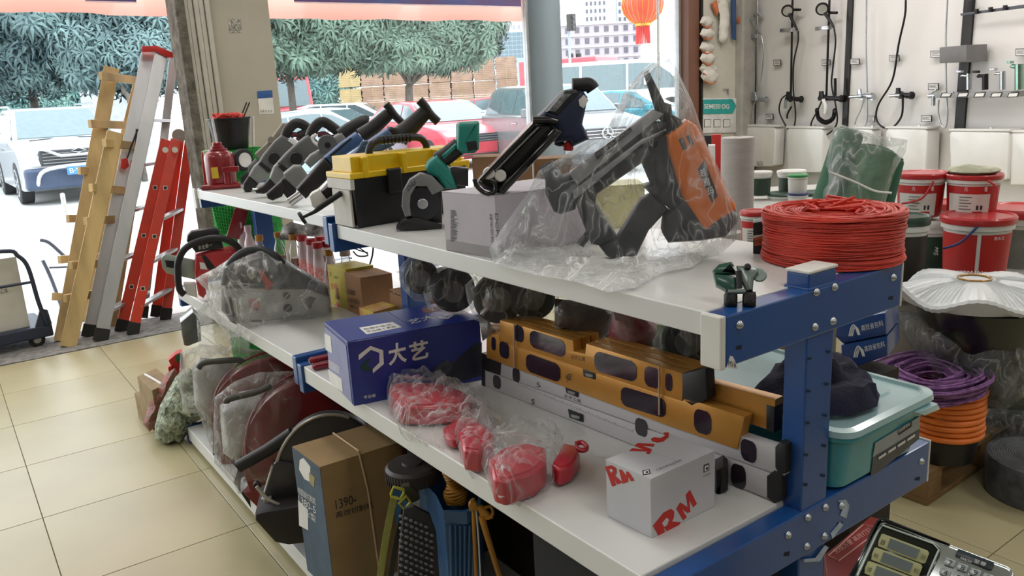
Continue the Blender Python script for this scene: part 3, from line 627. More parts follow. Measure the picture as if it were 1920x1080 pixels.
# buildings
m_b1 = mat('pale_render', 'a79fa4', .8, var=.03); m_bw = mat('far_window_glass', '57525f', .3); m_bg = mat('haze_pale_tower', 'b4b8bc', .8); m_bband = mat('floor_band', 'c4b6bd', .7)  # far buildings are paled; distance haze is put into their colours
def block(label, pa, pb, d, ytop, ybot, nx, nz, dep=14, m=m_b1, mw_=m_bw, band=True, group='buildings across the road', ww=.45, wh=.5):
    A, B = gd(pa, 150, d), gd(pb, 150, d); A.z = B.z = 0; dx = (B - A).normalized(); L = (B - A).length; dn = V((dx.y, -dx.x, 0)); dn = -dn if dn.y > 0 else dn
    zt_ = gd((pa + pb) / 2, ytop, d).z; zb_ = gd((pa + pb) / 2, ybot, d).z; t = thing('building', label, 'building', (A + B) / 2, group)
    K = V((0, 0, zt_)); MB().hexa([A, B, B - dn * dep, A - dn * dep], [A + K, B + K, B - dn * dep + K, A - dn * dep + K]).build('facade', m, t)
    ch = (zt_ - zb_) / nz; cw = L / nx; wm = None
    for i in range(nx):
        for j in range(nz):
            P = A + dx * (cw * (i + .5)) + V((0, 0, zb_ + ch * (j + .5)))
            if wm is None:
                b = MB(); h = dx * cw * ww * .5; v_ = V((0, 0, ch * wh * .5)); b.hexa([-h - v_, h - v_, h - v_ + dn * .08, -h - v_ + dn * .08], [-h + v_, h + v_, h + v_ + dn * .08, -h + v_ + dn * .08])
                me_ = b; wm = b.build('window', mw_); wm.parent = t; wm.location = P - ORG[t.name]
            else:
                o = wm.copy(); COL.objects.link(o); o.location = P - ORG[t.name]
    if band:
        for j in range(nz + 1):
            z = zb_ + ch * j; b = MB(); b.hexa([A + V((0, 0, z - .15)), B + V((0, 0, z - .15)), B + dn * .3 + V((0, 0, z - .15)), A + dn * .3 + V((0, 0, z - .15))], [A + V((0, 0, z + .1)), B + V((0, 0, z + .1)), B + dn * .3 + V((0, 0, z + .1)), A + dn * .3 + V((0, 0, z + .1))]); b.build('floor_band', m_bband, t)
    return t
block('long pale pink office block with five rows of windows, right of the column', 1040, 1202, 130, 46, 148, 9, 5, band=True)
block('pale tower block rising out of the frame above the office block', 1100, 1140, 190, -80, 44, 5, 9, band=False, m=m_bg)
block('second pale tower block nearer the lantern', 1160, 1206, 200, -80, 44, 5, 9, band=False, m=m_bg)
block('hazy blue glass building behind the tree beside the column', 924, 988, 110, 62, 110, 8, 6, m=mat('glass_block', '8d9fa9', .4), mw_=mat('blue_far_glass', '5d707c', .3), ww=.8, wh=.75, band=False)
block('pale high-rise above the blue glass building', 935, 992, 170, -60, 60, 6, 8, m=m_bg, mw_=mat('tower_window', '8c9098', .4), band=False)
# traffic lights right of the column
for k, (px, py, d, lab) in enumerate(((1071, 42, 30, 'black traffic light high beside the steel column'), (1070, 108, 42, 'left one of two small traffic lights low beside the steel column'), (1085, 108, 42, 'right one of two small traffic lights low beside the steel column'))):
    c = gd(px, py, d); t = thing('traffic_light', lab, 'traffic light', (c.x, c.y, 0)); s = .3 if k == 0 else .22
    MB().box(c.x - s * .5, c.x + s * .5, c.y - .12, c.y + .12, c.z - s, c.z + s).build('signal_housing', m_dark, t, bevel=.03)
    for q in (-1, 0, 1): MB().cyl((c.x, c.y - .12, c.z + q * s * .6), (c.x, c.y - .16, c.z + q * s * .6), s * .22, n=12).build('signal_lens', m_grille, t)
    MB().cyl((c.x, c.y + .15, 0), (c.x, c.y + .15, c.z + s), .05, n=8).build('post', m_steel, t)
# wrapped white load and pale wall behind the ladders
def pbox_out(name, label, cat, pa, pb, d, z0, z1, dep, m, group=None):
    A, B = gd(pa, 200, d), gd(pb, 200, d); A.z = B.z = z0; dx = (B - A).normalized(); dn = V((dx.y, -dx.x, 0)); dn = -dn if dn.y > 0 else dn; K = V((0, 0, z1 - z0))
    return MB().hexa([A, B, B - dn * dep, A - dn * dep], [A + K, B + K, B - dn * dep + K, A - dn * dep + K]).build(name, m, None, label=label, cat=cat, group=group, bevel=.05)
wl = pbox_out('wrapped_load', 'tall load wrapped in white sheeting behind the wooden ladder', 'load', 152, 245, 23, 0.0, 3.0, 1.5, mat('white_sheeting', 'd5dadb', .6, var=.12, scale=4, bump=.8, bscale=3))
pbox_out('low_wall', 'low pale blue wall behind the parked cars at the left', 'wall', -60, 160, 40, 0, 1.7, .3, mat('blue_wall', 'a4c4d0', .8))
# ================================================================ the blue display rack
m_blue = mat('rack_blue', '1d4c8c', .32, var=.06, scale=4, coat=.25)
m_board = mat('shelf_board_white', 'd5d5d3', .3, var=.03, scale=3, coat=.1)
m_cap = mat('white_end_cap', 'dcdad5', .45, var=.03)
m_bolt = mat('zinc_bolt', 'c6ccd4', .25, .9)
m_hole = mat('slot_shadow', '101420', .8, var=0)
rack = thing('display_rack', 'two-bay blue steel display rack with three levels of white shelves', 'rack', (1.29, 2.35, 0))
def beam(x0, x1, y0, y1, z0, z1, m=m_blue, name='cross_arm', bev=.003): return MB().box(x0, x1, y0, y1, z0, z1).build(name, m, rack, bevel=bev)
def quadb(name, a, z0, z1, m=m_board, bev=.0025):
    return MB().hexa([V((x, y, z0)) for x, y in a], [V((x, y, z1)) for x, y in a]).build(name, m, rack, bevel=bev)
for k, y in enumerate((.83, 2.372, 3.88)):
    beam(1.245, 1.33, y + .002, y + .05, 0, 1.157, name='post')
    if k == 0: MB().box(1.243, 1.332, y, y + .052, 1.157, 1.163).build('post_cap', m_cap, rack, bevel=.002)
    if k == 0: MB().box(1.241, 1.334, y - .001, y + .053, 1.125, 1.132).build('post_collar', m_blue, rack, bevel=.002)
a1 = beam(1.013, 1.555, .828, .870, 1.038, 1.1275)
a2 = beam(.853, 1.722, .828, .870, .588, .686)
a3 = beam(.757, 1.82, .828, .870, .0, .085)
beam(1.0, 1.013, .827, .872, 1.036, 1.129, m_cap, 'arm_end_cap'); beam(1.555, 1.561, .827, .872, 1.036, 1.129, m_cap, 'arm_end_cap')
beam(.842, .853, .827, .872, .586, .69, m_cap, 'arm_end_cap'); beam(1.722, 1.728, .827, .872, .586, .69, m_cap, 'arm_end_cap')
for y, zt in ((2.368, 1.132), (2.408, 1.15), (3.865, 1.15)): beam(.998 if y < 3 else 1.0, 1.555, y, y + .034, zt - .092, zt)
for y, zt in ((2.372, .698), (2.412, .715), (3.865, .71)): beam(.845, 1.722, y, y + .034, zt - .095, zt)
beam(.757, 1.82, 3.72, 3.76, 0, .08)
beam(.975, .985, 3.86, 3.9, 1.06, 1.152, m_cap, 'arm_end_cap')
quadb('shelf_board', [(1.012, .872), (1.555, .872), (1.555, 2.366), (1.012, 2.366)], 1.084, 1.128)
quadb('shelf_board', [(1.02, 2.445), (1.56, 2.445), (1.54, 3.862), (.985, 3.862)], 1.106, 1.148)
quadb('shelf_board', [(.853, .872), (1.72, .872), (1.72, 2.37), (.853, 2.37)], .64, .694)
quadb('shelf_board', [(.853, 2.448), (1.72, 2.448), (1.70, 3.86), (.835, 3.86)], .66, .71)
quadb('shelf_board', [(.757, .872), (1.82, .872), (1.82, 3.72), (.757, 3.72)], .02, .082)
RP = Plane((0, .828, 0), (0, -1, 0))
def bolt(px, py, par, r=.0065):
    c = RP.pt(px, py); MB().lathe([(r * 1.25, 0), (r * 1.25, .0015), (r, .003), (r * .75, .0055), (r * .3, .0068), (.0001, .007)], c, 16, axis=(0, -1, 0)).build('bolt', m_bolt, par, smooth=50)
for p in ((1386, 609), (1530, 548), (1564, 538), (1527, 613), (1561, 602), (1674, 520)): bolt(*p, a1)
for p in ((1514, 970), (1547, 951), (1512, 1024), (1545, 1005), (1477, 1003), (1577, 948), (1727, 865)): bolt(*p, a2)
for p, w, par in [((1385, 652), 6, a1), ((1670, 559), 5, a1), ((1475, 1039), 6, a2), ((1574, 983), 6, a2), ((1720, 898), 5, a2)] + [(q, 3.4, rack) for q in ((1516, 794), (1513, 854), (1512, 910), (1549, 780), (1547, 837), (1545, 893), (1519.6, 673), (1518, 734), (1555, 660), (1552, 721))]:
    x, y = p; off = .0006 if par is not rack else -.001
    ppl('slot_hole', [(x - w, y + w * .5), (x - w * .6, y - w * .6), (x + w, y - w * .9), (x + w * .7, y + w * .6)], RP, .001, m_hole, par, off=off, bevel=0)
tg = ppl('price_sticker', [(1361, 689), (1368, 667), (1373, 668), (1383, 690), (1380, 692)], RP, .0006, m_tag, rack, off=.0012, bevel=0)
ptxt('M16', RP, (1364, 686), (1379, 689), (1365, 675), m_ink, tg, off=.0012)
# scraped strips of clear tape on the near frame
ptape = [ppl('tape_strip', q, RP, .0006, mat('old_tape', '9fb0c4', .25, var=.2, scale=30), a2, off=.0015, bevel=0) for q in
         ([(1570, 938), (1585, 936), (1592, 948), (1586, 972), (1574, 966), (1580, 950)], [(1556, 1000), (1574, 978), (1580, 984), (1560, 1010)], [(1528, 1046), (1546, 1022), (1553, 1026), (1536, 1052), (1506, 1054), (1506, 1048)])]

# ================================================================ top shelf, far bay
FZ, TZ, MZ, NZ = 1.148, 1.128, .694, .71
m_jack = mat('dark_red_paint', '8c1420', .3, var=.12, coat=.4)
c = gz(418, 352, FZ); jk = thing('bottle_jack', 'dark red hydraulic bottle jack at the far end of the top shelf', 'jack', c)
JP = facing(c + V((0, 0, 0)))
MB().box(-.07, .07, -.05, .05, 0, .012).at(Matrix.Identity(4))
T = Matrix.Translation(c) @ Matrix.Rotation(math.radians(-25), 4, 'Z')
MB().at(T).box(-.075, .075, -.055, .055, 0, .022).build('base_plate', m_jack, jk, bevel=.006)
MB().at(T).lathe([(.062, .02), (.066, .03), (.066, .14), (.06, .158), (.045, .168), (.04, .17)], (0, 0, 0), 28).build('cylinder_body', m_jack, jk, smooth=40)
MB().at(T).lathe([(.042, .168), (.042, .178), (.036, .18), (.03, .18), (.03, .19), (.022, .192), (.022, .205), (.018, .208)], (0, 0, 0), 20).build('ram_head', m_jack, jk, smooth=35)
MB().at(T).cyl((.035, -.062, .02), (.035, -.062, .1), .017, n=16).box(.02, .09, -.085, -.05, .075, .1).build('pump_arm', m_jack, jk, smooth=40, bevel=.003)
MB().at(T).cyl((-.08, -.075, .012), (.09, -.07, .012), .011, n=12).build('handle_rod', m_jack, jk, smooth=40)
lb = MB().at(T).box(-.03, .0, -.0675, -.066, .05, .1).build('yellow_label', mat('label_yellow', 'd8b838', .5), jk)
# carton and turf behind
m_turf = mat('green_turf', '1f9a3c', .8, var=.25, scale=60, bump=.8, bscale=160)
m_net = mat('green_net_line', '54d468', .6)
c = gd(455, 330, 4.15); z0 = 0.35; zt = hz(440, 280, c)
tf = thing('turf_roll', 'roll of bright green artificial turf standing behind the rack', 'turf roll', (c.x, c.y, 0)); MB().lathe([(.17, 0), (.17, zt), (.14, zt), (.14, zt - .03), (.02, zt - .03)], (c.x, c.y, 0), 28).build('turf', m_turf, tf, smooth=40)
b = MB(); rnd = random.Random(4)
for k in range(900):
    a = rnd.uniform(0, 6.28); z = rnd.uniform(zt - .4, zt); p = V((c.x + math.cos(a) * .17, c.y + math.sin(a) * .17, z)); d = V((math.cos(a), math.sin(a), .6)) * .018; s = V((-math.sin(a), math.cos(a), 0)) * .004
    b.add([p - s, p + s, p + d], [(0, 1, 2)])
b.build('turf_blades', m_turf, tf, kind='stuff')
bk = V((gd(437, 285, 4.05).x, gd(437, 285, 4.05).y, zt + .005)); kb = thing('bucket', 'black bucket heaped with red netting behind the bottle jack', 'bucket', bk)
zb = zt; ztop = hz(437, 222, bk)
MB().lathe([(.075, .0), (.078, .005), (.103, ztop - zb - .01), (.108, ztop - zb - .008), (.108, ztop - zb), (.1, ztop - zb), (.096, ztop - zb - .03), (.001, ztop - zb - .035)], bk, 32).build('pail', m_black, kb, smooth=40)
b = MB(); rnd = random.Random(2)
for k in range(26):
    a = rnd.uniform(0, 6.28); q = [bk + V((math.cos(a + t * .9) * .075 * rnd.uniform(.5, 1), math.sin(a + t * .9) * .075 * rnd.uniform(.5, 1), ztop - zb - .01 + rnd.uniform(0, .03))) for t in range(4)]; b.tube(spline(q, 4), .008, 6)
b.build('red_netting', mat('net_red', 'd2382c', .6), kb, smooth=60)
for s in (-1, 1): MB().tube([bk + V((s * .088, -.06, .01)), bk + V((s * .1, -.07, ztop - zb))], .006, 6).build('white_stripe', m_tag, kb)
for s in (0, 1): MB().cyl(bk + V((.05 + s * .015, 0, ztop - zb - .02)), bk + V((.1 + s * .015, 0, ztop - zb + .07)), .004, n=6).build('thin_stick', m_dark, kb)
TR = facing(gd(425, 420, 4.0)); t2 = ppl('green_mesh_sheet', [(397, 384), (440, 389), (424, 440), (411, 441)], TR, .03, m_turf, None, label='bright green mesh sheet tapering down below the far shelf', cat='mesh sheet')
b = MB()
for k in range(9):
    b.tube([TR.pt(396 + k * 6, 384, .003), TR.pt(412 + k * 3.5, 440, .003)], .0012, 4); b.tube([TR.pt(398, 386 + k * 6, .003), TR.pt(434, 392 + k * 6, .003)], .0012, 4)
o = b.build('mesh_lines', m_net, t2)
ppl('red_board', [(441, 389), (466, 396), (452, 450), (424, 445)], facing(gd(440, 420, 3.95)), .02, m_jack, None, label='dark red panel beside the green mesh sheet', cat='panel')
ppl('red_white_packet', [(377, 285), (384, 283), (392, 345), (388, 352), (383, 350)], facing(gd(385, 320, 3.95)), .05, m_redink, None, label='narrow red packet standing left of the bottle jack', cat='packet')
ppl('seed_packet', [(380, 283), (393, 281), (399, 343), (391, 344)], facing(gd(388, 320, 3.9)), .03, mat('packet_green_white', 'b8d8b0', .5, var=.5, scale=30, col2='2f8a3c'), None, label='green and white packet standing between the jack and the red packet', cat='packet')
# small castor wheel beyond the drills
wc = gd(459, 300, 3.75); cw = thing('trolley_castor', 'black castor wheel with a white hub behind the drills', 'wheel', wc); PW = facing(wc, 35)
MB().cyl(wc - PW.n * .03, wc, .052, n=28).build('tyre', m_tyre, cw, smooth=40, bevel=.006); MB().cyl(wc, wc + PW.n * .004, .034, n=24).build('hub', m_tag, cw, smooth=40)
# ---- the row of leaning power tools
m_tg1 = mat('tool_grey', '5d5f5f', .5, var=.08, bump=.08, bscale=200); m_tg2 = mat('tool_light_grey', '7f8180', .5, var=.06); m_tan = mat('tool_tan_grey', '857f74', .5)
m_tb = mat('tool_black_rubber', '141214', .5, bump=.1, bscale=200); m_tblue = mat('tool_blue', '3c5c8a', .4, var=.08); m_tred = mat('trigger_red', '5c1a26', .5)
Zt = lambda *p: zz(440, 180, 4.5, p); Zs = lambda *p: zz(580, 170, 4, p)
def toolplane(px, py, turn=0): return facing(gz(px, py, FZ), turn)
# tan grinder (half hidden)
D = toolplane(462, 360); D = facing(gz(470, 352, FZ)); t = thing('power_drill', 'tan-grey slim power drill, farthest of the row of leaning tools', 'power tool', D.p, 'power tools leaning in a row')
ppl('gear_case', Zt((110, 600), (180, 530), (225, 560), (160, 660), (110, 680)), D, .06, m_tg1, t, bevel=.012, seg=3)
ppl('motor_housing', Zt((170, 490), (300, 370), (400, 230), (470, 225), (440, 290), (330, 400), (230, 560)), D, .06, m_tan, t, bevel=.009, seg=3)
disc('side_knob', *Zt((308, 370))[0], .016, D, .012, m_tan, t, off=.01)
ppl('nose', Zt((50, 690), (110, 640), (150, 660), (110, 730), (60, 740)), D, .05, m_tb, t, bevel=.012)
# drill 1 and 2 with D handles
def ddrill(label, D, nose, gear, motor, hpath, gpath, knob, band):
    t = thing('rotary_hammer', label, 'power tool', D.p, 'power tools leaning in a row')
    ppl('chuck_nose', nose, D, .055, m_tb, t, off=-.008, bevel=.010, seg=3); ppl('gear_case', gear, D, .075, m_tg2, t, bevel=.011, seg=3); ppl('motor_housing', motor, D, .08, m_tg1, t, off=.003, bevel=.011, seg=3)
    ptu('d_handle', hpath, D, .021, m_tb, t, off=-.035, n=12); ptu('trigger', gpath, D, .011, m_tred, t, off=-.035)
    disc('motor_end_cap', *knob, .026, D, .03, m_tb, t, off=.028); ppl('gear_band', band, D, .084, m_tb, t, off=.006, bevel=.004)
    return t
D1 = facing(gz(478, 360, FZ)); ddrill('grey rotary hammer with a black D-shaped handle, second of the leaning row from the jack', D1, Zt((70, 790), (75, 740), (120, 672), (205, 740), (180, 775), (130, 812), (90, 812)), Zt((118, 675), (160, 600), (205, 560), (300, 650), (268, 705), (200, 742)),
    Zt((205, 562), (240, 500), (340, 380), (400, 330), (450, 355), (505, 405), (400, 560), (300, 650)), Zt((425, 345), (450, 285), (525, 228), (610, 265), (600, 310), (545, 340)), Zt((470, 345), (500, 325), (550, 340), (530, 375)), Zt((335, 530))[0], Zt((200, 570), (222, 550), (310, 625), (290, 650)))
ppl('spec_plate', Zt((445, 375), (480, 350), (530, 378), (500, 415)), D1, .002, m_tag, bpy.data.objects['rotary_hammer'], off=.006)
D2 = facing(gz(497, 372, FZ)); ddrill('grey rotary hammer with a black D-shaped handle, third of the leaning row', D2, Zt((170, 800), (185, 825), (250, 830), (330, 790), (350, 745), (298, 690), (240, 760)), Zt((295, 695), (330, 600), (365, 565), (440, 640), (405, 700), (345, 752)),
    Zt((365, 562), (440, 480), (540, 390), (620, 330), (690, 365), (735, 425), (640, 520), (560, 600), (440, 640)), Zt((635, 345), (670, 270), (745, 218), (855, 285), (880, 310)), Zt((700, 330), (760, 320), (810, 350), (850, 345)), Zt((520, 530))[0], Zt((365, 590), (390, 570), (445, 615), (420, 645)))
t = [o for o in bpy.data.objects if o.name == 'rotary_hammer.001'][0]
ptu('guard_bow', Zt((690, 325), (655, 350), (670, 390), (720, 425), (745, 430)), D2, .007, m_tag, t)
MB().cyl(D2.pt(*Zt((150, 800))[0], -.03), D2.pt(*Zt((200, 800))[0], -.03), .012, n=12).build('bit_shank', m_chrome, t, smooth=40)
D3 = facing(gz(530, 380, FZ)); t = thing('demolition_hammer', 'light grey hammer drill with a round side dial and black barrel handle', 'power tool', D3.p, 'power tools leaning in a row')
ppl('lower_handle', Zt((265, 830), (400, 710), (440, 760), (400, 850), (320, 885), (280, 870)), D3, .05, m_tb, t, bevel=.010, seg=3)
ppl('chuck_nose', Zt((400, 700), (440, 690), (525, 790), (500, 870), (455, 882), (415, 830), (390, 780)), D3, .05, m_tb, t, off=-.005, bevel=.009, seg=3)
ppl('gear_case', Zt((412, 660), (500, 590), (560, 590), (612, 660), (590, 720), (520, 790), (430, 705)), D3, .08, m_tg2, t, bevel=.010, seg=3)
ppl('motor_housing', Zt((590, 560), (640, 500), (760, 430), (860, 330), (905, 310), (945, 360), (850, 430), (700, 560), (640, 610)), D3, .07, m_tg2, t, bevel=.010, seg=3)
ptu('barrel_handle', Zt((900, 340), (980, 280), (1080, 225), (1125, 225)), D3, [.03, .026], m_tb, t, off=-.035, n=14)
disc('mode_dial', *Zt((785, 412))[0], .037, D3, .02, m_tg1, t, off=.012); disc('dial_centre', *Zt((785, 412))[0], .012, D3, .008, m_tb, t, off=.016)
D4 = facing(gz(560, 392, FZ) + V((.03, .03, 0))); t = thing('stirring_drill', 'blue and black drill with a black T-shaped handle, left one of the two blue drills', 'power tool', D4.p, 'power tools leaning in a row')
ppl('gear_case', Zt((520, 790), (620, 680), (760, 520), (835, 590), (800, 690), (720, 770), (600, 870)), D4, .085, m_tb, t, bevel=.011, seg=3)
ppl('motor_housing', Zt((758, 520), (900, 400), (1030, 308), (1092, 365), (1060, 420), (950, 490), (830, 592)), D4, .085, m_tblue, t, bevel=.012, seg=3)
ptu('handle_stem', Zt((1070, 340), (1180, 260), (1300, 150)), D4, [.03, .022], m_tb, t, off=-.04, n=12)
ptu('t_grip', Zs((575, 100), (600, 130), (640, 185), (700, 245)), D4, .014, m_tb, t, off=-.03, n=12)
ppl('housing_seam', Zt((800, 500), (980, 350), (990, 358), (815, 512)), D4, .003, m_tb, t, off=.002, bevel=0)
MB().cyl(D4.pt(*Zt((460, 900))[0], -.03), D4.pt(*Zt((560, 830))[0], -.03), .016, n=14).build('bit_shank', m_chrome, t, smooth=40)
D5 = facing(gz(600, 405, FZ) + V((.03, .05, 0))); t = thing('stirring_drill', 'blue drill with a black T-shaped handle rising above the yellow-lidded tool box', 'power tool', D5.p, 'power tools leaning in a row')
ppl('motor_housing', Zs((290, 520), (300, 495), (420, 400), (590, 285), (665, 335), (640, 410), (500, 480), (440, 560), (340, 560)), D5, .09, m_tblue, t, bevel=.011, seg=3)
ppl('gear_case', Zs((100, 750), (200, 640), (300, 510), (420, 560), (300, 700), (180, 820)), D5, .08, m_tb, t, bevel=.011, seg=3)
ptu('hook_ring', Zs((345, 480), (385, 425), (400, 395), (430, 385), (435, 405), (410, 420), (395, 410)), D5, .006, m_tblue, t, off=.012)
ppl('rear_cap', Zs((600, 270), (660, 280), (720, 370), (700, 400), (640, 370), (600, 300)), D5, .08, m_tb, t, off=.003, bevel=.009, seg=3)
ptu('handle_stem', Zs((670, 350), (760, 270), (870, 160)), D5, [.036, .024], m_tb, t, off=-.04, n=12)
ptu('t_grip', Zs((825, 70), (865, 115), (905, 175), (965, 235)), D5, .015, m_tb, t, off=-.03, n=12)
# white sander foot and the thin tool rod poking over the shelf edge
D6 = facing(gz(590, 410, FZ)); t = thing('polisher', 'power tool with a square off-white foot, in front of the blue drills', 'power tool', D6.p)
ppl('white_foot', Zs((0, 795), (20, 770), (75, 742), (140, 825), (40, 882), (20, 870)), D6, .05, m_cap, t, bevel=.006); ppl('black_body', Zs((90, 755), (180, 680), (190, 850), (140, 830)), D6, .05, m_tb, t, off=-.003, bevel=.01)
t = thing('tool_rod', 'thin black rod with a flared end sticking out over the shelf edge', 'rod', gz(575, 410, FZ)); D7 = facing(gz(600, 418, FZ) + V((0, 0, .01)))
MB().tube([D7.pt(563, 410), D7.pt(590, 397), D7.pt(598, 390), D7.pt(640, 362)], [.004, .006, .009, .009], 10).build('shaft', m_tb, t, smooth=50)
MB().cyl(D7.pt(564, 410), D7.pt(569, 407), .02, n=18).build('flange', m_tb, t, smooth=40)
# ---- tool box with the yellow lid
F_, L_, R_ = gz(672, 429, TZ), gz(634, 421, TZ), gz(866, 396, TZ); R_ = F_ + (R_ - F_).normalized() * .42
L_ = F_ + (L_ - F_).normalized() * .145; K_ = L_ + R_ - F_
tb = thing('tool_box', 'black tool box with a bright yellow lid and off-white end panel', 'tool box', (F_ + K_) / 2)
m_yel = mat('lid_yellow', 'e2bc16', .35, var=.06, coat=.2); ux, uy, up = (R_ - F_).normalized(), (L_ - F_).normalized(), V((0, 0, 1))
def tbp(a, b_, z): return F_ + ux * a + uy * b_ + up * z
hb = hz(613, 330, L_) - TZ; hb = .165
def tbox(name, a0, a1, b0, b1, z0, z1, m, ex=0, par=None, bevel=.003):
    lo = [tbp(a0 + ex, b0 + ex, z0), tbp(a1 - ex, b0 + ex, z0), tbp(a1 - ex, b1 - ex, z0), tbp(a0 + ex, b1 - ex, z0)]
    hi = [tbp(a0, b0, z1), tbp(a1, b0, z1), tbp(a1, b1, z1), tbp(a0, b1, z1)]
    return MB().hexa(lo, hi).build(name, m, par or tb, bevel=bevel)
tbox('box_body', -.006, .426, -.006, .151, 0, .15, mat('black_box_plastic', '15151a', .45), ex=.008)
tbox('end_panel', -.012, -.004, .012, .133, .004, .118, mat('off_white_plastic', 'c9c4bc', .5), bevel=.002)
tbox('end_rim', -.016, -.002, -.008, .153, .118, .15, mat('off_white_plastic', 'c9c4bc', .5), bevel=.002)
tbox('lid', -.016, .436, -.012, .157, .15, .168, m_yel)
tbox('lid_top', .0, .42, .008, .137, .215, .166, m_yel, ex=0); MB()
for a in (.03, .17, .3): tbox('lid_rib', a, a + .018, -.016, .02, .15, .213, m_yel)
for a in (.11, .3): tbox('latch', a, a + .05, -.022, -.004, .095, .17, m_black, bevel=.004)
ha = [tbp(.10, .07, .21), tbp(.105, .07, .232), tbp(.14, .07, .252), tbp(.28, .07, .252), tbp(.315, .07, .232), tbp(.32, .07, .21)]
MB().tube(spline(ha, 4), .012, 10).build('carry_handle', m_black, tb, smooth=50)
b = MB()
for k in range(8): p = tbp(.155 + k * .014, .07, .252); b.cyl(p - ux * .002, p + ux * .002, .0145, n=12)
b.build('handle_ridges', m_black, tb)
# ---- teal cut-off saw
m_teal = mat('teal_plastic', '1d8378', .4, var=.08); SP = facing(gz(790, 432, TZ) + V((0, 0, 0))); t = thing('angle_saw', 'teal cordless saw with a grey half-round blade guard', 'power tool', SP.p)
ppl('shoe_plate', Zs((650, 1040), (700, 970), (800, 950), (990, 1000), (1000, 1075), (800, 1050)), SP, .09, m_black, t, off=.0, bevel=.004)
ppl('back_shell', Zs((730, 930), (720, 800), (800, 700), (920, 680), (1000, 760), (1000, 1050), (800, 1030)), SP, .05, m_black, t, off=-.03, bevel=.01)
ppl('blade_guard', Zs((690, 870), (700, 760), (750, 670), (830, 620), (920, 640), (1015, 740), (920, 785), (880, 720), (800, 720), (760, 790), (755, 870), (765, 940), (720, 950)), SP, .045, mat('guard_grey', '77797a', .45), t, off=.0, bevel=.006)
disc('saw_blade', *Zs((850, 850))[0], .05, SP, .003, mat('blade_steel', '3a3a3e', .3, .7), t, off=-.01)
disc('blade_flange', *Zs((850, 850))[0], .016, SP, .008, m_bolt, t, off=-.004)
ppl('motor_shell', Zs((870, 590), (890, 545), (960, 490), (1000, 530), (1060, 590), (1100, 700), (1110, 740), (1020, 745), (960, 660), (890, 620)), SP, .09, m_teal, t, off=-.015, bevel=.014, seg=3)
ppl('trigger_block', Zs((1020, 600), (1090, 580), (1200, 590), (1200, 730), (1100, 720)), SP, .05, m_black, t, off=-.03, bevel=.01)
ptu('grip', Zs((960, 530), (1040, 480), (1130, 410)), SP, .026, m_tb, t, off=-.05, n=12)
ppl('grip_shell', Zs((990, 490), (1100, 395), (1130, 420), (1010, 530)), SP, .05, m_teal, t, off=-.02, bevel=.01)
bp_ = ppl('battery_foot', Zs((1110, 260), (1130, 238), (1270, 228), (1278, 250), (1275, 440), (1240, 470), (1150, 475), (1110, 440)), SP, .075, m_teal, t, off=.005, bevel=.014, seg=3)
ppl('battery_slot', Zs((1175, 385), (1250, 375), (1262, 440), (1190, 455)), SP, .002, m_black, bp_, off=.0065)
ptxt('DAS', SP, Zs((740, 755))[0], Zs((800, 700))[0], Zs((735, 720))[0], m_ink, t, off=.001)
t = ppl('yellow_clip_box', Zs((1090, 545), (1120, 510), (1160, 505), (1165, 540), (1200, 560), (1195, 595), (1110, 600)), facing(gz(870, 400, TZ) + V((.06, .08, 0))), .06, m_yel, None, label='yellow catch of a second case behind the teal saw', cat='case', bevel=.006)
# ---- white carton under the caulking gun
F_, L_ = gz(895 + 40, 486, TZ), gz(836, 469, TZ); K = F_ - L_; F_ = L_ + K.normalized() * .2; R_ = F_ + V((.3, .01, 0)); h = hz(829, 360, L_) - TZ
wb = carton('white_carton', 'white carton with black print under the caulking gun', 'box', F_, L_, R_, h, mat('carton_lilac_white', 'b9b2bb', .6, var=.04)); WBP = Plane(L_, K.cross(V((0, 0, 1))) * (-1 if K.cross(V((0, 0, 1))).dot(CAMP - L_) < 0 else 1))
b = MB(); rnd = random.Random(3)
for k in range(26):
    y = 395 + k * 2.3; q = [WBP.pt(845, y, .0008), WBP.pt(845 + rnd.uniform(6, 14), y + .5, .0008)]
    b.hexa([q[0], q[1], q[1] + WBP.n * .0004, q[0] + WBP.n * .0004], [p + V((0, 0, .0014)) for p in (q[0], q[1], q[1] + WBP.n * .0004, q[0] + WBP.n * .0004)])
b.build('printed_lines', m_ink, wb)
txt('DCPL', WBP.pt(928, 400, .001), V((0, 0, -.062)), K.normalized() * -.012 * -1, m_ink, wb)
txt('锂电胶枪', WBP.pt(918, 400, .001), V((0, 0, -.07)), K.normalized() * .008, m_ink, wb)
ppl('tape_band', [(838, 449), (893, 459), (940, 466), (940, 490), (894, 478), (837, 468)], WBP, .0006, mat('grey_tape', '8c8688', .4), wb, off=.001, bevel=0)
for q, (pa, pb, pt_, d, nm) in enumerate(((888, 1000, 297, 2.35, 'brown carton lying behind the white carton, left end'), (1003, 1075, 300, 2.5, 'brown carton behind the plastic bag'))):
    a, c_ = gd(pa, 350, d), gd(pb, 353, d); a.z = c_.z = TZ; h = hz(pa, pt_, a) - TZ
    dd = (c_ - a).normalized(); nn = V((-dd.y, dd.x, 0)); carton('brown_carton', nm, 'box', a, a + nn * .12, c_, h, mat('kraft_dull', '8b6a4e', .8, var=.08), group='brown cartons on the top shelf')
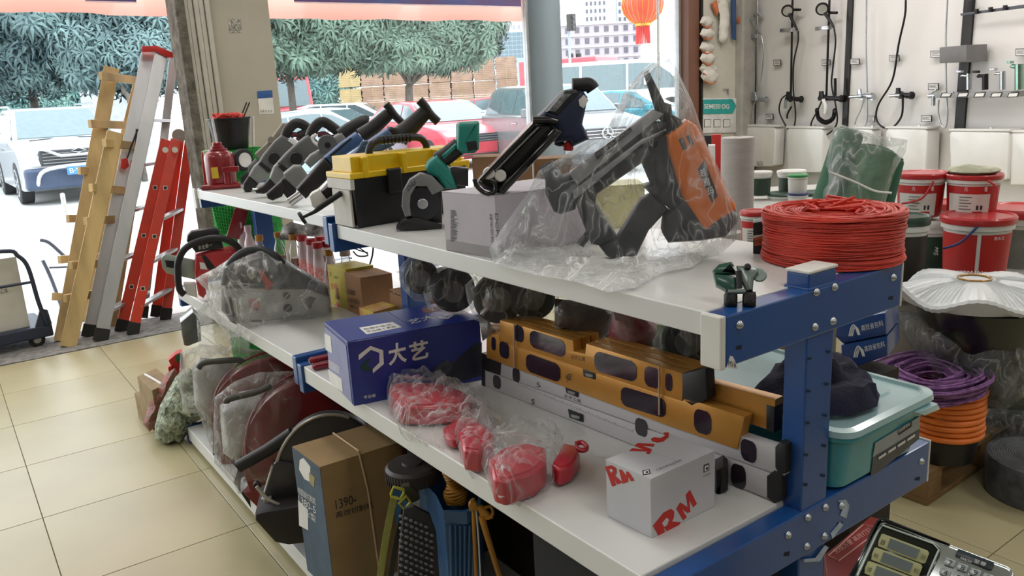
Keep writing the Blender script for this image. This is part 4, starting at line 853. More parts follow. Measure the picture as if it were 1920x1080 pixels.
# ---- caulking gun
Zc = lambda *p: zz(880, 140, 4.5, p)
GP = facing(gz(925, 366, TZ + h * 0 + (hz(829, 360, L_) - TZ)) + V((0, 0, 0))); t = thing('caulking_gun', 'black and navy caulking gun standing on its nose on the white carton', 'power tool', GP.p)
m_gun = mat('gun_black', '121216', .22, coat=.5); m_navy = mat('gun_navy', '1f2a48', .45)
cra = ppl('cradle', Zc((75, 880), (530, 400), (700, 375), (770, 480), (285, 1010), (240, 1020), (120, 980), (60, 920)), GP, .03, m_gun, t, off=-.025, bevel=.012, seg=3)
ppl('cradle_wall', Zc((285, 1010), (240, 960), (720, 440), (790, 480)), GP, .05, m_gun, t, off=.02, bevel=.01, seg=3)
ppl('cradle_wall', Zc((75, 880), (105, 905), (560, 420), (530, 400)), GP, .05, m_gun, t, off=.02, bevel=.006)
ptu('rack_rod', Zc((215, 815), (400, 610), (590, 430)), GP, .008, mat('steel_rod', '55565a', .35, .8), t, off=-.005, smoothpath=False)
b = MB()
for k in range(34):
    p = GP.pt(*Zc((225 + k * 10.6, 800 - k * 10.7))[0], -.005); b.cyl(p - GP.n * .0095, p + GP.n * .0095, .0022, n=5)
b.build('rack_teeth', m_bolt, t)
for q in ((165, 835), (262, 855)): disc('push_foot', *Zc(q)[0], .014, GP, .018, m_tag, t, off=.01)
ptu('nose_ring', Zc((40, 880), (70, 950), (150, 1005), (220, 980), (215, 910), (175, 890)), GP, .005, m_gun, t, off=.012)
ptu('nose_collar', Zc((535, 385), (670, 385), (740, 400)), GP, .009, m_gun, t, off=.01)
ppl('motor_housing', Zc((585, 350), (640, 300), (790, 140), (880, 115), (960, 130), (1005, 190), (985, 300), (960, 420), (1020, 545), (880, 610), (850, 560), (730, 580), (700, 440), (620, 375)), GP, .075, m_navy, t, off=.0, bevel=.016, seg=3)
ppl('top_shell', Zc((640, 318), (800, 130), (905, 120), (940, 155), (750, 350)), GP, .08, mat('dark_shell', '22242c', .4), t, off=.006, bevel=.01)
sp = ppl('spec_label', Zc((665, 305), (790, 160), (860, 162), (725, 312)), GP, .002, mat('spec_label', '8a8c90', .35, .2, var=.3, scale=90), t, off=.008)
ppl('battery_plate', Zc((920, 215), (965, 170), (1005, 215), (965, 285), (930, 265)), GP, .003, m_tag, t, off=.0025)
ptu('battery_block', Zc((870, 90), (930, 88), (1010, 85), (1045, 125)), GP, .016, m_tb, t, off=-.02, n=12)
ptu('trigger', Zc((815, 570), (835, 600), (835, 640)), GP, .012, m_redink, t, off=-.03)
ptu('trigger_guard', Zc((725, 570), (760, 585), (800, 575)), GP, .006, m_tb, t, off=-.03)
# ---- concrete nailer in its bag
Zn = lambda *p: zz(1000, 120, 2.77, p)
NP = facing(gz(1165, 497, TZ)); NP = facing(NP.p + V((.03, .04, 0))); t = thing('concrete_nailer', 'orange and charcoal concrete nail gun standing inside the big plastic bag', 'nail gun', NP.p)
m_ng = mat('nailer_charcoal', '2c2e33', .45, var=.06); m_or = mat('nailer_orange', 'd8701c', .4, var=.06, coat=.2); m_al = mat('magazine_grey', '9a9ca0', .35, .4)
ppl('nose_block', Zn((28, 540), (90, 510), (145, 590), (185, 575), (215, 640), (215, 760), (140, 785), (105, 770), (62, 680), (60, 610)), NP, .06, m_ng, t, bevel=.01)
ppl('magazine', Zn((185, 565), (620, 235), (680, 260), (230, 630)), NP, .045, m_al, t, off=.004, bevel=.005)
mg = ppl('magazine_rail', Zn((200, 660), (560, 390), (690, 335), (690, 350), (560, 420), (215, 705)), NP, .05, m_al, t, off=.008, bevel=.004)
ppl('magazine_body', Zn((200, 615), (600, 300), (700, 300), (690, 345), (560, 400), (210, 672)), NP, .05, m_ng, t, off=.0, bevel=.005)
ld = ppl('magazine_label', Zn((318, 462), (505, 325), (515, 345), (330, 495)), NP, .0015, m_ink, mg, off=.0095)
ptxt('POWER TOOL', NP, Zn((335, 480))[0], Zn((500, 350))[0], Zn((328, 468))[0], m_al, mg, off=.010)
ppl('lower_arm', Zn((205, 680), (560, 395), (700, 345), (640, 470), (560, 520), (330, 680), (320, 730), (430, 900), (350, 950), (300, 940), (240, 790)), NP, .045, m_ng, t, off=-.004, bevel=.008)
ppl('motor_body', Zn((555, 500), (560, 400), (690, 350), (800, 300), (830, 600), (850, 820), (700, 750), (610, 680), (570, 640), (610, 630)), NP, .07, m_ng, t, off=-.004, bevel=.012)
ppl('grip_arm', Zn((560, 700), (620, 680), (700, 760), (600, 870), (520, 1035), (450, 1045), (380, 1000), (340, 950), (430, 910)), NP, .05, m_ng, t, off=-.002, bevel=.01)
ppl('foot_tip', Zn((225, 935), (270, 880), (300, 900), (260, 955)), NP, .03, m_ng, t, bevel=.004)
ppl('battery', Zn((680, 790), (780, 700), (880, 780), (1050, 750), (1065, 820), (1000, 900), (860, 920), (700, 930), (670, 880)), NP, .08, m_ng, t, off=.01, bevel=.014)
osh = ppl('orange_shell', Zn((690, 370), (740, 340), (800, 290), (850, 320), (890, 400), (980, 620), (1050, 730), (1055, 760), (950, 830), (890, 880), (850, 830), (770, 680), (700, 450)), NP, .085, m_or, t, off=.012, bevel=.014, seg=3)
for q in (Zn((752, 390), (775, 378), (798, 440), (775, 445)), Zn((790, 375), (808, 360), (832, 415), (815, 425))): ppl('vent_opening', q, NP, .002, m_black, osh, off=.0135)
lp = ppl('name_strip', Zn((850, 545), (885, 495), (955, 680), (925, 718)), NP, .002, m_black, osh, off=.0135)
for k, ch in enumerate('若雅玛'): ptxt(ch, NP, Zn((868 + 20 * k, 590 + 48 * k))[0], Zn((900 + 20 * k, 575 + 48 * k))[0], Zn((860 + 20 * k, 552 + 48 * k))[0], m_whiteink, lp, off=.0142)
ppl('spring_hook', Zn((572, 45), (600, 28), (630, 90), (685, 200), (720, 210), (725, 262), (770, 290), (790, 340), (700, 350), (640, 260), (600, 130)), NP, .025, m_ng, t, off=-.015, bevel=.004)
m_film = film('clear_film', .055, .30, scale=8); m_film2 = film('milky_film', .19, .5, scale=8, white=(240, 241, 240))
BG = facing(NP.p - NP.n * 0.0)
pinf('plastic_bag', [(1246, 90), (1270, 130), (1300, 195), (1325, 270), (1355, 330), (1384, 402), (1380, 450), (1350, 478), (1290, 492), (1200, 505), (1120, 502), (1030, 497), (960, 492), (905, 486), (940, 430), (990, 360), (1010, 320), (1060, 290), (1140, 240), (1175, 165), (1220, 115)], BG, .10, m_film, None, step=.022, rad=.16, crease=.35, seed=1, nscale=7, label='big clear plastic bag pulled over the nail gun, its peak pointing up', cat='plastic bag', sub=0)
# loose end of the bag on the shelf
pts = [gz(x, y, TZ + .006) for x, y in ((960, 470), (1060, 480), (1140, 505), (1230, 500), (1330, 478), (1300, 500), (1240, 512), (1190, 540), (1140, 548), (1080, 528), (1000, 515), (920, 492))]
inflate('plastic_bag_skirt', pts, (0, 0, 1), .028, m_film2, None, step=.018, rad=.05, back=.1, crease=.7, seed=5, nscale=14, label='crumpled skirt of clear film spread on the shelf under the nail gun', cat='plastic film')
# things standing inside the bag: yellow film packs
yp = mat('pale_yellow_pack', 'd3cf9a', .5, var=.15, scale=12)
c0 = gd(1080, 460, 2.15); a, c_ = gd(1000, 430, 2.2), gd(1210, 430, 2.2); a.z = c_.z = TZ; dd = (c_ - a).normalized(); nn = V((-dd.y, dd.x, 0))
carton('yellow_pack', 'pale yellow pack lying behind the nail gun inside the bag', 'pack', a, a + nn * .14, c_, .115, yp)
# ---- pipe cutter
Zp = lambda *p: zz(1300, 460, 3.097, p)
m_gn = mat('cutter_green', '2f5c4e', .3, coat=.4); m_gm = mat('cutter_metal', '8a9894', .3, .7)
HP = facing(gz(1378, 572, TZ), tilt=25); t = thing('pipe_cutter', 'green pipe cutter with black grips on the near corner of the top shelf', 'pipe cutter', gz(1375, 560, TZ))
ppl('upper_jaw', Zp((110, 155), (150, 115), (220, 100), (235, 120), (200, 150), (260, 155), (260, 170), (130, 175)), HP, .02, m_gn, t, off=.012, bevel=.005)
ppl('lower_jaw', Zp((115, 170), (200, 178), (245, 190), (255, 230), (250, 270), (215, 275), (190, 268), (130, 235)), HP, .026, m_gn, t, off=.014, bevel=.006)
ppl('frame_body', Zp((250, 125), (300, 125), (370, 140), (375, 165), (350, 200), (345, 270), (305, 275), (290, 240), (270, 210), (255, 150)), HP, .026, m_gm, t, off=.016, bevel=.006)
ptu('tie_bar', Zp((200, 270), (300, 268)), HP, .004, m_gm, t, off=.016)
disc('adjust_wheel', *Zp((385, 172))[0], .012, HP, .004, m_gm, t, off=.0); disc('top_screw', *Zp((315, 122))[0], .006, HP, .012, m_tb, t, off=.02)
ptu('blade_slide', Zp((262, 150), (268, 250)), HP, .005, m_ink, t, off=.016)
for x in (217, 325): ppl('rubber_grip', Zp((x - 40, 295), (x - 30, 275), (x + 35, 275), (x + 40, 300), (x + 38, 352), (x + 22, 364), (x - 22, 362), (x - 40, 345)), HP, .03, m_tb, t, off=.018, bevel=.008, seg=3)
# ---- red rope bale
m_rr = mat('red_raffia', 'd8402f', .5, var=.18, scale=5, stretch=(1, 1, 6), bump=.3, bscale=90)
c = V((1.512, .96, TZ)); Rr_ = .143; t = thing('rope_bale', 'wide bale of bright red plastic twine on the near corner of the top shelf', 'rope bale', c)
zh = .102; b = MB(); rnd = random.Random(9)
b.lathe([(.02, .004), (Rr_ * .93, .004), (Rr_ * .96, .03), (Rr_ * .955, zh * .6), (Rr_ * .93, zh * .97), (Rr_ * .6, zh * .93), (.02, zh * .8)], c, 64); b.build('core', m_rr, t, smooth=60)
b = MB()
for k in range(60):
    z = .004 + (zh - .006) * k / 59; ed = .0
    for lay in range(2 if k % 3 == 0 else 1):
        rr0 = Rr_ * (.985 - .035 * math.sin(math.pi * k / 59) + .012 * rnd.uniform(-1, 1)); ph = rnd.uniform(0, 6.28); am = rnd.uniform(.0, .0045); tl = rnd.uniform(-.007, .007)
        b.tube([c + V((math.cos(a) * (rr0 + .0018 * math.sin(3 * a + ph)), math.sin(a) * (rr0 + .0018 * math.sin(3 * a + ph)), max(.003, z + tl * math.sin(a + ph) + am * math.sin(2 * a + ph)))) for a in [2 * math.pi * q / 54 for q in range(54)]], .0018, 5, closed=True)
for k in range(40):
    rr0 = Rr_ * rnd.uniform(.45, .97); ph = rnd.uniform(0, 6.28); zt_ = zh * (.93 + .07 * min(1, rr0 / Rr_))
    b.tube([c + V((math.cos(a) * (rr0 + .003 * math.sin(4 * a + ph)), math.sin(a) * (rr0 + .003 * math.sin(4 * a + ph)), zt_ + .004 * math.sin(3 * a + ph))) for a in [2 * math.pi * q / 48 for q in range(48)]], .0022, 5, closed=True)
b.build('twine_windings', m_rr, t, smooth=60, kind='stuff')
b = MB()
for k in range(12):
    p = c + V((rnd.uniform(-.05, .05), rnd.uniform(-.05, .05), zh + .006)); b.tube(spline([p, p + V((rnd.uniform(-.04, .04), rnd.uniform(-.04, .04), rnd.uniform(.004, .022))), p + V((rnd.uniform(-.06, .06), rnd.uniform(-.06, .06), .002))], 5), .0028, 6)
b.build('loose_tails', m_rr, t, smooth=60)
# small black and orange box by the bale
a = gz(1412, 476, TZ); t = thing('small_box', 'small black box with orange and white print between the bag and the red bale', 'box', a); BP = facing(a)
ppl('box_body', [(1412, 478), (1412, 418), (1436, 414), (1436, 474)], BP, .05, m_black, t, off=0, bevel=.002); ppl('orange_print', [(1414, 461), (1414, 446), (1430, 443), (1430, 459)], BP, .001, mat('print_orange', 'c8602c', .5), t, off=.0015)
ppl('white_line', [(1412, 446), (1412, 442), (1432, 439), (1432, 442)], BP, .001, m_tag, t, off=.0015)
ptxt('[10]', BP, (1415, 459), (1426, 457), (1415, 450), m_ink, t, off=.002)
# ================================================================ middle shelf, far bay
Za = lambda *p: zz(300, 420, 4.909, p)
m_redsaw = mat('chainsaw_red', 'b82c30', .35, var=.08, coat=.3); m_bar = mat('guide_bar_grey', 'a8b4ae', .35, .6)
CP = facing(gz(385, 568, NZ)); t = thing('chainsaw', 'red chainsaw with black front handle at the far end of the middle shelf', 'chainsaw', CP.p)
gb = ppl('guide_bar', Za((10, 330), (45, 295), (320, 350), (420, 380), (420, 560), (330, 535), (60, 475), (20, 420)), CP, .012, m_bar, t, off=-.05, bevel=.003)
ppl('bar_slot', Za((45, 350), (150, 365), (150, 430), (60, 415)), CP, .002, m_black, gb, off=-.0485, bevel=0)
ppl('saw_body', Za((325, 290), (360, 280), (480, 250), (700, 230), (760, 270), (500, 430), (440, 470), (445, 620), (400, 690), (355, 660), (315, 450)), CP, .09, m_redsaw, t, off=0, bevel=.014, seg=3)
ppl('air_filter_cover', Za((380, 285), (420, 290), (510, 400), (480, 430), (440, 410)), CP, .02, m_tb, t, off=.006)
ppl('white_badge', Za((365, 350), (410, 360), (440, 420), (370, 415)), CP, .002, m_tag, t, off=.0015)
ppl('hand_guard', Za((245, 165), (250, 110), (290, 70), (500, 38), (545, 60), (590, 225), (330, 270)), CP, .04, m_black, t, off=-.01, bevel=.01)
ptxt('安全第一', CP, Za((355, 240))[0], Za((480, 210))[0], Za((350, 200))[0], m_tag, t, off=.0)
ptu('front_handle', Za((225, 650), (180, 600), (165, 480), (170, 340), (240, 220), (400, 145), (560, 130), (680, 180), (745, 250)), CP, .014, m_tb, t, off=.015, n=12)
ppl('oil_tank', Za((215, 560), (330, 560), (345, 690), (240, 660)), CP, .05, m_cap, t, off=-.02)
CQ = facing(gz(530, 598, NZ)); t = thing('chainsaw', 'white chainsaw with charcoal cover wrapped in a clear bag', 'chainsaw', CQ.p)
m_offw = mat('saw_off_white', 'b8bab2', .45, var=.06); m_char = mat('saw_charcoal', '33363a', .4)
sb = ppl('saw_body', Za((560, 600), (720, 590), (1110, 600), (1330, 590), (1560, 670), (1575, 868), (1130, 878), (980, 900), (640, 880), (560, 800)), CQ, .1, m_offw, t, bevel=.01, seg=3)
ppl('top_cover', Za((690, 400), (850, 330), (1020, 290), (1110, 330), (1540, 590), (1560, 668), (1330, 598), (1120, 598), (1000, 570), (740, 545)), CQ, .09, m_char, t, off=.004, bevel=.012, seg=3)
ppl('rear_deck', Za((560, 440), (700, 400), (740, 545), (600, 600)), CQ, .08, mat('saw_mid_grey', '6a6c70', .4), t, off=0, bevel=.01)
ptu('front_handle', Za((600, 560), (630, 400), (740, 280), (900, 232), (1060, 300), (1130, 370)), CQ, .016, m_char, t, off=.02, n=12)
ptu('side_handle', Za((630, 680), (640, 800), (680, 870), (720, 885)), CQ, .016, m_tb, t, off=.03, n=12)
ppl('choke_lever', Za((905, 430), (940, 412), (975, 470), (1050, 560), (1010, 575), (1000, 605), (970, 600), (960, 540)), CQ, .02, mat('lever_orange_red', 'c84a32', .4), t, off=.02)
for px, py, r_ in ((1165, 660, .013), (1175, 775, .016)):
    d = disc('fuel_cap', *Za((px, py))[0], r_, CQ, .006, m_black, t, off=.004); ppl('cap_slot', Za((px - 28, py + 22), (px + 22, py - 28), (px + 28, py - 20), (px - 20, py + 28)), CQ, .002, m_bar, d, off=.0055, bevel=0)
ppl('bar_nut_cover', Za((1320, 700), (1370, 660), (1440, 680), (1400, 740), (1390, 780), (1340, 750)), CQ, .003, m_char, t, off=.002)
ppl('warning_print', Za((810, 700), (870, 680), (930, 740), (900, 800), (820, 780)), CQ, .002, mat('faded_red_print', 'c08078', .5, var=.3, scale=60), t, off=.0015)
b = MB()
for k in range(5):
    q = [CQ.pt(*Za((975, 640 + k * 22))[0], .0015), CQ.pt(*Za((1075 - 14 * (k % 2), 636 + k * 22))[0], .0015)]; b.hexa([q[0], q[1], q[1] + CQ.n * .0005, q[0] + CQ.n * .0005], [p + V((0, 0, .0012)) for p in (q[0], q[1], q[1] + CQ.n * .0005, q[0] + CQ.n * .0005)])
b.build('printed_lines', m_ink, sb)
pinf('plastic_bag', Za((322, 505), (380, 470), (500, 410), (640, 320), (760, 252), (900, 218), (1000, 232), (1090, 285), (1300, 420), (1560, 582), (1590, 868), (1300, 900), (1100, 905), (960, 960), (780, 1010), (640, 1060), (560, 960), (480, 860), (430, 700), (420, 600)), CQ, .085, m_film2, None, step=.016, rad=.10, crease=.4, seed=3, nscale=10, label='clear crumpled bag tied around the white chainsaw', cat='plastic bag')
q = [CQ.pt(x, y, .09) for x, y in ((384, 560), (400, 580), (430, 605), (470, 640), (466, 655), (440, 650), (415, 665), (392, 668), (372, 650), (368, 590))]
inflate('plastic_bag_tail', q, CQ.n, .016, m_film2, None, step=.012, rad=.04, crease=.9, seed=8, nscale=16, label='loose tail of clear film hanging over the middle shelf edge', cat='plastic film')
# bottles
m_pet = glass_pane('clear_pet', .12, (.93, .93, .95)); m_petw = mat('pale_pink_pet', 'c9b4b8', .25, var=.05, coat=.3); m_oil = mat('amber_oil', '9a5a28', .25, var=.1, coat=.4)
m_amb = mat('amber_cap', 'b07a2c', .4); m_rcap = mat('red_cap', 'b01c26', .4); m_lred = mat('label_red', 'b83a3e', .5, var=.3, scale=40, col2='d8c4be')
bot = []
def bottle(label, px, py, ztop, r, m_body, m_capx, fill, group, lab=None, name='oil_bottle'):
    nk = .72 if m_capx is m_rcap else .5
    p = gz(px, py, ztop); p.z = NZ; h = ztop - NZ; t = thing(name, label, 'bottle', p, group)
    MB().lathe([(r, 0), (r, h * .55), (r * .9, h * .66), (r * nk, h * .80), (r * nk, h * .9)], p, 20).build('bottle_body', m_body, t, smooth=45)
    MB().cyl(p + V((0, 0, h * .88)), p + V((0, 0, h)), r * (nk + .14), n=18).build('cap', m_capx, t, smooth=40, bevel=.001)
    if fill: MB().lathe([(r * .93, .003), (r * .93, h * .5), (r * .01, h * .5)], p, 20).build('oil', fill, t, smooth=45)
    if lab: MB().lathe([(r * 1.01, h * .12), (r * 1.01, h * .5)], p, 20, cap=False).build('bottle_label', lab, t, smooth=45)
    return t
for k, (px, py) in enumerate(((485, 441), (520, 435), (548, 439), (615, 467))): bottle(('clear bottle with an amber cap above the bagged chainsaw', 'amber-capped oil bottle standing on its own in the gap under the top shelf', 'amber-capped oil bottle touching the first red-capped bottle', 'amber-capped clear bottle in front of the red-capped bottles')[k], px, py, .93, .028, m_pet, m_amb, m_oil if k in (1, 2) else None, 'bottles on the middle shelf')
for k, (px, py) in enumerate(((565, 441), (581, 447), (594, 454), (599, 443), (613, 451))): bottle(('red-capped bottle at the left end of the red-capped cluster', 'red-capped bottle second from left in the front row of the cluster', 'front red-capped bottle of the cluster with most of its label showing', 'red-capped bottle in the back of the cluster', 'red-capped bottle nearest the blue bracket')[k], px, py, .925, .026, m_petw, m_rcap, None, 'red-capped bottles on the middle shelf', m_lred)
for k, (px, py) in enumerate(((451, 416), (464, 423), (483, 412))): bottle(('slender pale bottle, farthest left of the three uncapped ones', 'shorter pale bottle half full of amber oil', 'tall pale bottle right of the short oil bottle')[k], px, py, (.955, .95, .965)[k], .027, m_petw, m_petw, m_oil if k == 1 else None, 'pale bottles on the middle shelf')
bottle('clear screw-top jar behind the yellow carton', 646, 468, .92, .034, m_pet, mat('pale_lid', 'b8a8a8', .5), None, 'bottles on the middle shelf', name='jar')
# wires on the white light patch, white packets between the bottles
for k, (px, py, d, nm) in enumerate(((548, 432, 3.7, 'white crumpled packet behind the amber-capped bottles'), (590, 425, 3.8, 'white and black packet under the far top shelf'))):
    pl_ = facing(gd(px, py, d)); pinf('crumpled_packet', [(px - 26, py + 18), (px - 18, py - 8), (px - 2, py - 16), (px + 22, py - 10), (px + 30, py + 20)], pl_, .04, mat('packet_white', 'c9c9c6', .4, var=.5, scale=22, col2='3a3a3e', bump=.5), None, label=nm, cat='packet', step=.02, rad=.06, crease=.5, seed=k)
WPp = facing(gd(690, 465, 3.6)); t = thing('wire_hook', 'bent black wire hook in front of the bright gap under the top shelf', 'wire', WPp.p)
ptu('wire', [(662, 471), (672, 480), (690, 478), (672, 463), (670, 458)], WPp, .0035, m_tb, t, n=6); ptu('wire', [(655, 462), (675, 470), (690, 474)], WPp, .003, m_tb, t, n=6); ptu('wire', [(700, 462), (698, 480), (693, 497)], WPp, .004, m_tb, t, n=6)
# yellow and kraft cartons
m_ycard = mat('yellow_card', 'b8a52a', .5, var=.05); m_kraft = mat('kraft_card', '9b7350', .75, var=.08, bump=.1); m_ykraft = mat('kraft_side', '8a6640', .75)
def carton3(name, label, Fp, Lp, Rp_, z, topF, m, group=None, w=None, d=None):
    F = gz(*Fp, z); L = gz(*Lp, z); R_ = gz(*Rp_, z)
    if w: L = F + (L - F).normalized() * w
    if d: R_ = F + (R_ - F).normalized() * d
    h = hz(topF[0], topF[1], F) - z; return carton(name, label, 'box', F, L, R_, h, m, group), F, L, R_, h
# base corners hidden behind the blue box: placed from the visible upper corners
def carton_top(name, label, Ft, Lt, Rt, z, zb, m, group=None):
    F, L, R_ = gz(*Ft, z), gz(*Lt, z), gz(*Rt, z); dz = V((0, 0, z - zb)); return carton(name, label, 'box', F - dz, L - dz, R_ - dz, z - zb, m, group), F, L, R_
t, F, L, R_ = carton_top('yellow_carton', 'tall yellow carton with small pictures standing behind the blue box', (648, 506), (613, 497), (700, 498), .872, NZ, m_ycard, 'cartons behind the blue box')
YP = Plane(F, V((0, 0, 1)).cross(L - F) * (1 if V((0, 0, 1)).cross(L - F).dot(CAMP - F) > 0 else -1))
ppl('kraft_side', [(636, 508), (650, 506), (650, 598), (637, 598)], YP, .001, m_ykraft, t, off=.001) if False else None
ptxt('三零', YP, (617, 518), (622, 519), (617, 510), m_ink, t, off=.0005); ptxt('二冲程机油', YP, (625, 522), (634, 523), (625, 517), m_ink, t, off=.0005)
ptxt('专用', YP, (620, 542), (632, 544), (620, 530), m_redink, t, off=.0005)
ppl('red_figure', [(628, 572), (632, 566), (637, 574), (638, 584), (632, 588), (627, 582)], YP, .001, m_redink, t, off=.0015); ppl('oil_bottle_picture', [(630, 538), (634, 540), (636, 562), (629, 560)], YP, .001, m_ykraft, t, off=.0012)
t, F, L, R_ = carton_top('kraft_carton', 'tall kraft carton with black print beside the yellow carton', (675, 522), (645, 511), (735, 513), .862, NZ, m_kraft, 'cartons behind the blue box')
YP = Plane(F, V((0, 0, 1)).cross(L - F) * (1 if V((0, 0, 1)).cross(L - F).dot(CAMP - F) > 0 else -1))
ptxt('割灌机', YP, (652, 551), (667, 555), (652, 541), m_ink, t, off=.0005); ptxt('二冲程专用机油', YP, (650, 566), (674, 572), (650, 556), m_ink, t, off=.0005); ptxt('40:1', YP, (656, 576), (670, 580), (656, 570), m_ink, t, off=.0005)
t, F, L, R_ = carton_top('yellow_flat_carton', 'flat yellow and orange carton just showing above the blue box', (700, 586), (673, 578), (745, 574), .80, NZ, mat('yellow_orange_card', 'c4b030', .5, var=.3, scale=14, col2='b07838'), 'cartons behind the blue box')
t, F, L, R_ = carton_top('kraft_carton', 'small kraft carton with its lid half open behind the blue box', (762, 560), (730, 550), (826, 550), .83, NZ - .016, m_kraft, 'cartons behind the blue box')
o_ = F; dx_ = (R_ - F); dy_ = (L - F)
MB().hexa([F + V((0, 0, .003)), R_ + V((0, 0, .003)), R_ + dy_ + V((0, 0, .012)), L + V((0, 0, .012))], [F + V((0, 0, .006)), R_ + V((0, 0, .006)), R_ + dy_ + V((0, 0, .016)), L + V((0, 0, .016))]).build('raised_lid', m_kraft, t)
# bagged castor wheels and packs under the top shelf, far side
def bagged(label, px, py, d, r, kind, seed, mcol=None, outline=None):
    """a wheel or pack in clear film seen between the shelves"""
    p = gd(px, py, d); pl_ = facing(p)
    if kind == 'wheel':
        t = thing('bagged_castor', label, 'wheel', p, 'bagged wheels on the far side of the middle shelf'); MB().cyl(p - pl_.n * .03, p + pl_.n * .01, r, n=26).build('tyre', m_tyre, t, smooth=40, bevel=.008); MB().cyl(p + pl_.n * .006, p + pl_.n * .016, r * .5, n=20).build('hub', m_tg1, t, smooth=40)
        rr_ = r * 1.35; o = [p + (pl_.n.cross(V((0, 0, 1)))) * math.cos(a) * rr_ * random.uniform(.85, 1.15) + V((0, 0, 1)) * math.sin(a) * rr_ * random.uniform(.8, 1.2) for a in [2 * math.pi * q / 11 for q in range(11)]]
        inflate('film_wrap', o, pl_.n, .05, m_film, t, step=.025, rad=r * .6, crease=.5, seed=seed, nscale=14)
    else:
        o = [pl_.pt(x, y) for x, y in outline]; t = inflate('bagged_pack', o, pl_.n, .045, mcol, None, step=.02, rad=.06, crease=.5, seed=seed, nscale=12, label=label, cat='pack')
    return t
for k, (px, py, r_) in enumerate(((790, 520, .05), (850, 545, .065), (935, 560, .07), (1000, 560, .06), (1290, 640, .06))):
    bagged(('bagged black wheel nearest the blue middle post', 'bagged black wheel behind the blue box', 'bagged black wheel above the left end of the levels', 'bagged black wheel hidden highest under the top shelf', 'black wheel beside the white arm cap')[k], px, py, 2.35 - .16 * (k > 1) - .35 * (k > 3), r_, 'wheel', k)
bagged('silvery crumpled film pack between the blue box and the levels', 912, 580, 2.2, 0, 'pack', 6, mat('silvery_film', 'c4c2c0', .25, var=.3, scale=10, bump=1, bscale=25), [(905, 525), (925, 530), (928, 560), (915, 600), (930, 620), (905, 640), (896, 590)])
bagged('grey film-wrapped pack above the yellow levels', 1100, 600, 2.05, 0, 'pack', 7, mat('dull_film', '77706e', .3, var=.35, scale=10, bump=.8, bscale=30), [(1040, 560), (1100, 565), (1150, 585), (1150, 640), (1080, 640), (1040, 610)])
bagged('clear bag of white packets with red writing under the top shelf', 1180, 620, 1.95, 0, 'pack', 8, mat('red_white_packets', 'b09a98', .4, var=.4, scale=16, col2='8a3a40', bump=.6, bscale=30), [(1150, 585), (1210, 592), (1235, 612), (1240, 668), (1180, 668), (1140, 630)])
bagged('bag of pale green film packs beside the black wheel', 1262, 640, 1.9, 0, 'pack', 9, mat('green_film_pack', '8fae7c', .35, var=.35, scale=14, col2='c8d4b8', bump=.6, bscale=30), [(1232, 608), (1285, 618), (1300, 670), (1235, 672)])

# ================================================================ middle shelf, near bay
m_bbox = mat('blue_box_card', '1e2f86', .35, var=.06, coat=.2); m_lil = mat('lilac_card', '8e92b8', .55, var=.06)
F, L, R_ = gz(664, 762, MZ), gz(620, 715, MZ), gz(905, 712, MZ); R_ = F + (R_ - F).normalized() * .385; h = hz(657, 641, F) - MZ
bb = carton('tool_carton', 'large blue tool carton with big white lettering on the middle shelf', 'box', F, L, R_, h, m_bbox)
K = L + R_ - F; BF = Plane(F, (R_ - F).cross(V((0, 0, 1)))); BF = BF if BF.n.dot(CAMP - F) > 0 else Plane(F, -BF.n); BE = Plane(F, (L - F).cross(V((0, 0, 1)))); BE = BE if BE.n.dot(CAMP - F) > 0 else Plane(F, -BE.n); BT = Plane(F + V((0, 0, h + .0018)), (0, 0, 1))
e = .0015; up = V((0, 0, 1)); d1 = (L - F)
MB().hexa([F + d1 * .06 + BE.n * e + up * .004, F + d1 * .97 + BE.n * e + up * .004, F + d1 * .97 + up * .004, F + d1 * .06 + up * .004], [F + d1 * .06 + BE.n * e + up * h * .93, F + d1 * .97 + BE.n * e + up * h * .93, F + d1 * .97 + up * h * .93, F + d1 * .06 + up * h * .93]).build('end_flap', m_lil, bb, bevel=.0005)
Zb = lambda *p: zz(600, 560, 5.142, p)
for q in (Zb((50, 330), (110, 365), (125, 525), (62, 490)), Zb((85, 680), (215, 770), (230, 900), (105, 810))): ppl('white_sticker', q, BE, .0006, m_tag, bb, off=.0026, bevel=0)
for k in range(6): ppl('printed_line', Zb((88, 590 + k * 13), (195, 655 + k * 13), (195, 660 + k * 13), (88, 595 + k * 13)), BE, .0004, m_tag, bb, off=.0024, bevel=0)
ppl('logo_mark', Zb((372, 543), (485, 455), (608, 497), (615, 630), (510, 718), (508, 680), (572, 615), (572, 522), (490, 492), (374, 592)), BF, .0006, m_tag, bb, off=.001, bevel=0)
ppl('logo_leaf', Zb((385, 655), (445, 590), (490, 570), (450, 640), (500, 675), (495, 705), (400, 690)), BF, .0006, mat('leaf_dark_green', '123c3c', .5), bb, off=.001, bevel=0)
ptxt('大', BF, Zb((662, 650))[0], Zb((838, 608))[0], Zb((650, 445))[0], m_tag, bb, off=.0005, bold=.03)
ptxt('艺', BF, Zb((868, 608))[0], Zb((1048, 566))[0], Zb((855, 428))[0], m_tag, bb, off=.0005, bold=.03)
ptxt('专业级', BF, Zb((420, 968))[0], Zb((538, 945))[0], Zb((418, 935))[0], m_tag, bb, off=.0005, bold=.01)
pc = ppl('tool_picture', Zb((1070, 740), (1100, 660), (1200, 590), (1290, 620), (1340, 560), (1500, 430), (1560, 420), (1560, 740), (1240, 830), (1100, 780)), BF, .0005, mat('print_dark_tool', '15182a', .4, var=.6, scale=14, col2='2c2f3a'), bb, off=.0009, bevel=0)
